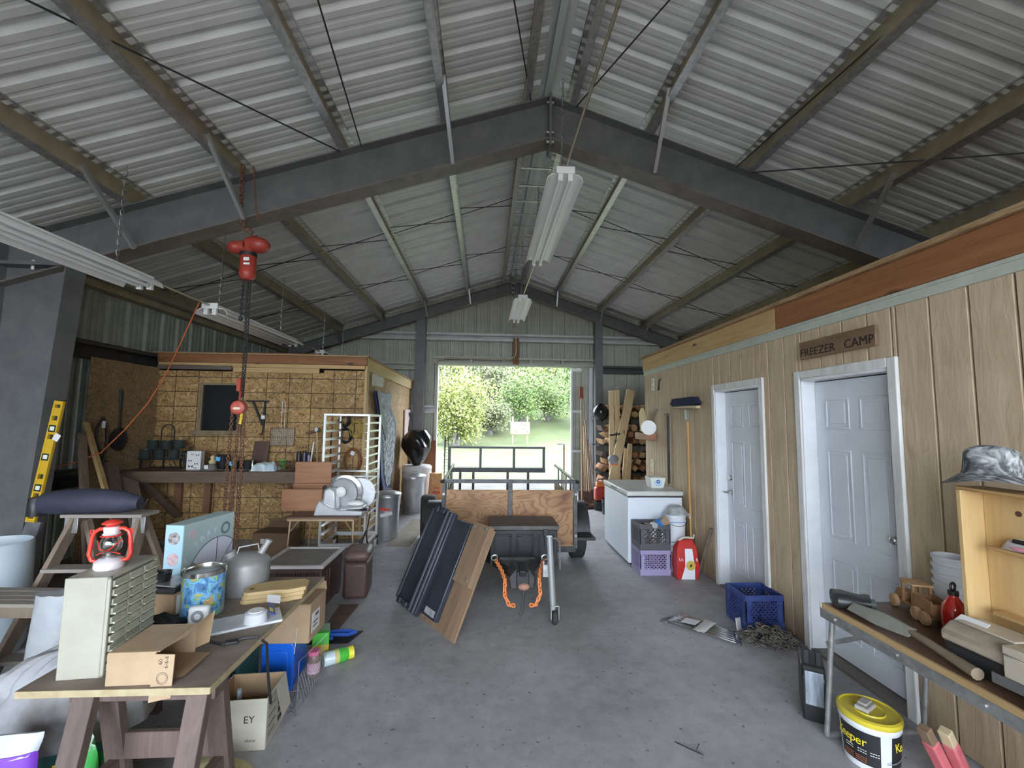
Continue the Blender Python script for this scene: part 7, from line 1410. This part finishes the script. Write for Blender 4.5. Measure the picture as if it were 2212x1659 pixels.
part(cr_, 'frame_top', MB().box(-.28, .28, -.29, -.25, .40, .425).box(-.28, .28, .27, .31, .40, .425).box(-.28, -.24, -.25, .27, .40, .425).box(.24, .28, -.25, .27, .40, .425), mp('pale frame', (.58, .55, .54), rough=.5), bev=.004); part(cr_, 'top_panel', MB().box(-.24, .24, -.25, .27, .395, .415), mp('grey top panel', (.20, .18, .165), (.26, .235, .215), scale=8, rough=.7)); part(cr_, 'side_groove', MB().box(.26, .268, -.15, -.13, .1, .34).box(.26, .268, -.08, -.06, .1, .34), m_lv, bev=.003); part(cr_, 'feet', MB().box(-.25, .25, -.26, -.2, 0, .03).box(-.25, .25, .22, .28, 0, .03), m_lv)
bo = thing('brown_hassock', 'rounded brown vinyl hassock behind the louvered box', 'hassock', (-1.235, 4.50, 0), .1); part(bo, 'body', MB().box(-.1, .13, -.16, .16, 0, .34), m_lv, bev=.035); part(bo, 'cushion', MB().box(-.11, .14, -.17, .17, .34, .44), mp('brown vinyl', (.10, .06, .05), (.14, .085, .07), scale=8, rough=.5), bev=.045)
single('brown_mat', 'worn brown board lying flat on the floor in front of the hassock', 'board', MB().prism([(-.12, -.35), (.05, -.33), (.14, .28), (-.1, .3)], 0, .012, 'z'), mp('brown mat', (.10, .07, .055), (.15, .11, .085), scale=6, rough=.8), (-1.21, 4.0, 0), .08); bpy.data.objects['brown_mat'].scale = (.7, .75, 1)
single('floor_board', 'dusty plywood strip lying on the floor beside the trash can', 'board', MB().box(-.16, .16, -.8, .8, 0, .01), mp('dusty strip', (.24, .20, .15), (.32, .27, .21), scale=5, rough=.9), (-1.1, 6.9, 0), -.06)
single('straw_hat', 'pale yellow straw hat lying on the floor under the front of the table', 'hat', MB().lathe([(.20, .0), (.205, .006), (.12, .02), (.115, .08), (.09, .12), (.0, .135)], 32), mp('straw', (.50, .46, .22), (.60, .56, .32), scale=50, rough=.8), (-1.25, 2.2, 0))
def folds(nx, ny, rx, ry, h_, seed):
    r = random.Random(seed); ph = [(r.randint(3, 17), r.uniform(-9, 9), r.uniform(0, 6.28), r.uniform(.4, 1)) for _ in range(12)]; vs = []
    for j in range(ny):
        v = j/(ny-1)
        for i in range(nx):
            a = 2*math.pi*i/nx; n_ = sum(w*abs(math.sin(p*a/2*1.0+q*v+s)) for p, q, s, w in ph)/12-.35
            k = (1-v**2.2)**.5; vs.append(((rx*k+.01)*(1+.45*n_)*math.cos(a), (ry*k+.01)*(1+.45*n_)*math.sin(a), h_*v*(1+.25*n_)+.05*n_*k))
    fs = [[j*nx+i, j*nx+(i+1) % nx, (j+1)*nx+(i+1) % nx, (j+1)*nx+i] for j in range(ny-1) for i in range(nx)]
    return MB().add(vs, fs+[list(range(nx))[::-1], list(range((ny-1)*nx, ny*nx))])
# teal tub, sheets, bags in the corner
m_teal = mp('teal plastic', (.05, .17, .155), (.08, .21, .19), scale=4, rough=.4)
tu = thing('teal_tub', 'teal plastic tub heaped with white sheets left of the sawhorses', 'tub', (-1.93, 2.30, 0)); tu.scale = (1, .85, 1); part(tu, 'tub', MB().lathe([(0, 0), (.2, 0), (.26, .25), (.28, .26), (.27, .27), (.25, .255), (.19, .012), (0, .012)], 36), m_teal)
single('white_sheets', 'pile of crumpled white and beige bed sheets spilling over the teal tub', 'sheets', folds(72, 30, .33, .24, .32, 15), mp('white sheet', (.36, .36, .38), (.22, .2, .18), scale=5, rough=.9, lo=.45, hi=.7, bump=.5, bscale=9), (-1.93, 2.30, .275))
single('white_feed_sack', 'white printed feed sack leaning behind the sheets', 'sack', blob(22, 12, lambda v: ((.14*(1-.3*v), .09*(1-.4*v)), .70*v), 16, .08), mp('white sack', (.42, .43, .44), (.34, .35, .37), scale=9, rough=.6), (-2.40, 2.70, 0))
tt2 = thing('teal_tote', 'teal storage tote standing between the sawhorses', 'tote', (-1.58, 3.0, 0), 0); part(tt2, 'bin', MB().add([(-.12, -.12, 0), (.12, -.12, 0), (.12, .12, 0), (-.12, .12, 0), (-.14, -.14, .42), (.10, -.14, .42), (.10, .14, .42), (-.14, .14, .42)], [[3, 2, 1, 0], [4, 5, 6, 7], [0, 1, 5, 4], [1, 2, 6, 5], [2, 3, 7, 6], [3, 0, 4, 7]]), m_teal, bev=.015); part(tt2, 'lid', MB().box(-.155, .115, -.155, .155, .42, .44), m_teal, bev=.006)
pb2 = thing('purple_bag', 'purple and white potting soil bag in the corner', 'bag', (-1.79, 1.82, 0), .1); part(pb2, 'sack', blob(24, 12, lambda v: ((.15, .10*(1-.55*v)), .46*v), 17, .07), mp('purple bag', (.13, .03, .34), (.17, .05, .42), scale=6, rough=.35)); part(pb2, 'white_top', blob(24, 5, lambda v: ((.152+.012*v, .047*(1-.85*v)), .45+.07*v), 17, .07), mp('white film', (.42, .44, .47), rough=.35)); part(pb2, 'lettering', MB().text('LIX', .07, TR(.04, -.10, .29) @ ROT(math.pi/2, 'X') @ ROT(.3, 'Z'), .001).text('ROA', .07, TR(.05, -.105, .21) @ ROT(math.pi/2, 'X') @ ROT(.25, 'Z'), .001), MATS['white film'], kind='stuff')
gs = thing('grass_seed_bag', 'green, white and yellow grass seed bag lying in front of the teal tub', 'bag', (-1.63, 2.02, .0), .2); part(gs, 'sack', sack(22, 14, .24, .17, .3, 19, .03), mp('green bag', (.05, .36, .07), (.6, .64, .62), scale=5, rough=.35, lo=.5, hi=.55)); part(gs, 'yellow_band', MB().add([(-.08, -.085, .22), (.05, -.085, .22), (.055, -.05, .31), (-.075, -.045, .31)], [[0, 1, 2, 3]]), MATS['safety yellow'])
# stepladder, chair bag and clutter by the left wall
m_old = wood('weathered plank', (.16, .115, .08), (.26, .195, .145), 'z', 3, knots=False)
sl_ = thing('wooden_stepladder', 'old wooden stepladder with a grey metal hinge plate by the left wall', 'stepladder', (-2.66, 3.35, 0)); sl_.scale = (1, 1, .955); m_olds = wood('grey step', (.22, .19, .165), (.32, .28, .25), 'x', 3, knots=False)
for s in (-1, 1): part(sl_, 'front_rail', MB().bar((s*.22, 0, 1.04), (s*.33, -.42, 0), .03, .085, up=(0, 1, 0)), m_old, bev=.003); part(sl_, 'rear_rail', MB().bar((s*.2, .05, 1.0), (s*.28, .45, 0), .03, .05, up=(0, 1, 0)), m_old, bev=.003); part(sl_, 'hinge_plate', MB().bc((s*.225, -.045, .98), (.09, .004, .12)), m_galv, bev=.002)
for k, z in enumerate((.2, .45, .70)): part(sl_, 'step', MB().bc((0, -.42*(1-z/1.04), z), (.5+.1*(1-z), .11, .025)), m_olds, bev=.003)
part(sl_, 'top_step', MB().bc((0, 0, 1.05), (.54, .17, .025)), m_olds, bev=.003)
cbg = thing('folding_chair_bag', 'dark blue rolled folding chair bag lying on top of the stepladder', 'bag', (-2.78, 3.30, 1.02), .1); cbg.scale = (1.05, 1.2, 1.25); part(cbg, 'roll', MB().tube([(-.26, 0, .055), (-.2, 0, .06), (0, 0, .068), (.2, 0, .06), (.31, 0, .05)], .06, 14, rs=[.055, .065, .07, .062, .035]), mp('dusty navy', (.022, .024, .042), (.038, .041, .065), scale=7, rough=.7)); part(cbg, 'end_cap', blob(16, 8, lambda v: ((.05*(1-.3*abs(v-.5)), .05), -.06+.1*v), 22, .2), m_blkp, loc=(-.29, 0, .05)); part(cbg, 'pull_cord', MB().tube([(.31, 0, .05), (.34, -.02, .02), (.36, -.03, .05), (.38, -.03, .08)], .006, 5), m_blkp)
sla = thing('slat_bench', 'low weathered slatted bench in front of the stepladder', 'bench', (-2.78, 2.88, 0), -.05)
for k in range(4): part(sla, 'slat', MB().box(-.3, .26, -.12+.065*k, -.12+.065*k+.055, .60, .62), m_olds, bev=.002)
for x in (-.24, .2): part(sla, 'leg', MB().bar((x, 0, .6), (x-.05, -.08, 0), .06, .03), m_old, bev=.002)
part(sla, 'rail', MB().box(-.28, .24, -.11, -.09, .54, .6), m_old)
single('pale_barrel', 'pale blue plastic barrel at the left edge by the column', 'barrel', MB().lathe([(0, 0), (.19, 0), (.21, .05), (.22, .4), (.21, .82), (.2, .84), (.19, .8), (.18, .3), (0, .28)], 32), mp('pale barrel', (.48, .55, .60), rough=.45), (-3.53, 3.45, -.0)); bpy.data.objects['pale_barrel'].scale = (1, 1, .93)
single('grey_block', 'mossy grey concrete block standing on end in the corner', 'block', MB().box(-.08, .08, -.1, .1, 0, .62), mp('mossy block', (.14, .135, .12), (.2, .19, .17), scale=16, rough=.95), (-2.86, 2.62, 0), .2, bev=.006)
single('pale_green_tubing', 'pale green ribbed tubing hanging down in the corner', 'tubing', MB().tube([(0, 0, .62), (.01, -.01, .5), (.0, -.03, .35), (-.04, -.06, .2), (-.1, -.08, .12)], .022, 8).tube([(.045, 0, .62), (.055, -.01, .5), (.045, -.03, .33), (.0, -.06, .18), (-.06, -.09, .1)], .022, 8), mp('pale green plastic', (.42, .55, .50), rough=.4), (-2.62, 2.45, 0))
single('grey_tarp', 'dark grey tarpaulin heaped at the left edge', 'tarp', blob(24, 10, lambda v: ((.26*(1-v*v)**.5+.01, .22*(1-v*v)**.5+.01), .40*v), 23, .14), mp('grey tarp', (.07, .08, .085), (.12, .13, .135), scale=7, rough=.6), (-2.52, 2.12, 0))
bk2 = bucket((-2.52, 3.05, 0), .13, .34, 'clear plastic bucket of odds and ends under the stepladder', None, mp('bluish bucket', (.42, .48, .55), rough=.3))
single('sheet_metal_bundle', 'crumpled white and red plastic sack under the stepladder', 'sack', blob(20, 10, lambda v: ((.13*(1-.3*v), .1*(1-.3*v)), .5*v), 24, .16), mp('white red sack', (.55, .58, .62), (.5, .16, .1), scale=6, rough=.4, lo=.55, hi=.62), (-2.30, 3.0, 0))
# planks leaning by the left wall
for p0, p1, w_, m_, lab in (((-3.75, 4.55, 0), (-4.3, 4.95, 1.5), .09, m_old, 'weathered plank leaning on the left wall beside the column'), ((-3.35, 4.5, 0), (-4.25, 5.3, 1.15), .14, MATS['old brown sawhorse'], 'dark plank leaning on the left wall under the strand board'), ((-3.2, 4.6, 0), (-4.2, 5.5, .95), .2, m_old, 'broad weathered plank leaning on the left wall under the strap'), ((-3.5, 4.75, 0), (-4.44, 5.15, 1.62), .07, MATS['stud pine'], 'pale batten leaning at the edge of the strand board sheet')):
    single('leaning_plank', lab, 'plank', MB().bar(p0, p1, w_, .03, up=(.6, .3, 1)), m_, group='planks leaning on the left wall', bev=.003)
# level on a grey plank against the column
gp2 = single('grey_plank', 'dusty grey plank leaning on the steel column below the level', 'plank', MB().bar((-3.90, 3.92, .0), (-3.80, 4.02, .80), .12, .03, up=(0, 1, 0)), mp('dusty grey plank', (.10, .10, .11), (.16, .16, .17), scale=8, rough=.8), bev=.003)
lv_ = thing('spirit_level', 'long yellow spirit level leaning on the steel column', 'level', (-3.815, 4.0, .80), rot=(-.03, .105, 0)); m_lvy = mp('level yellow', (.58, .36, .02), rough=.4)
bars = MB().box(-.038, -.022, -.012, .012, 0, 1.03).box(.022, .038, -.012, .012, 0, 1.03)
part(lv_, 'edge_rail', bars, m_lvy)
zs = [0, .03, .07, .2, .24, .36, .40, .52, .57, .70, .74, .86, .90, .97, 1.0, 1.03]
for a, b in zip(zs[::2], zs[1::2]): part(lv_, 'web', MB().box(-.022, .022, -.01, .01, a, b), m_lvy)
for z in (.285, .545, .79): part(lv_, 'vial_frame', MB().box(-.03, .03, -.014, .014, z-.03, z+.03), m_blkp, bev=.004); part(lv_, 'vial', MB().box(-.018, .018, -.0155, .0155, z-.018, z+.018), mp('vial white', (.7, .72, .6), rough=.3), bev=.003)
part(lv_, 'end_cap', MB().box(-.04, .04, -.014, .014, 1.03, 1.042), m_blkp); part(lv_, 'price_tag', MB().bc((.055, -.014, .72), (.05, .003, .06), (0, .4, 0)), MATS['white paper'])
single('red_cord_bundle', 'bundle of red cord lying on the wall girt left of the column', 'cord', blob(18, 8, lambda v: ((.12*(1-.5*v), .06), .12*v), 31, .25), mp('red cord', (.4, .06, .04), rough=.6), (-4.4, 3.75, 1.1))
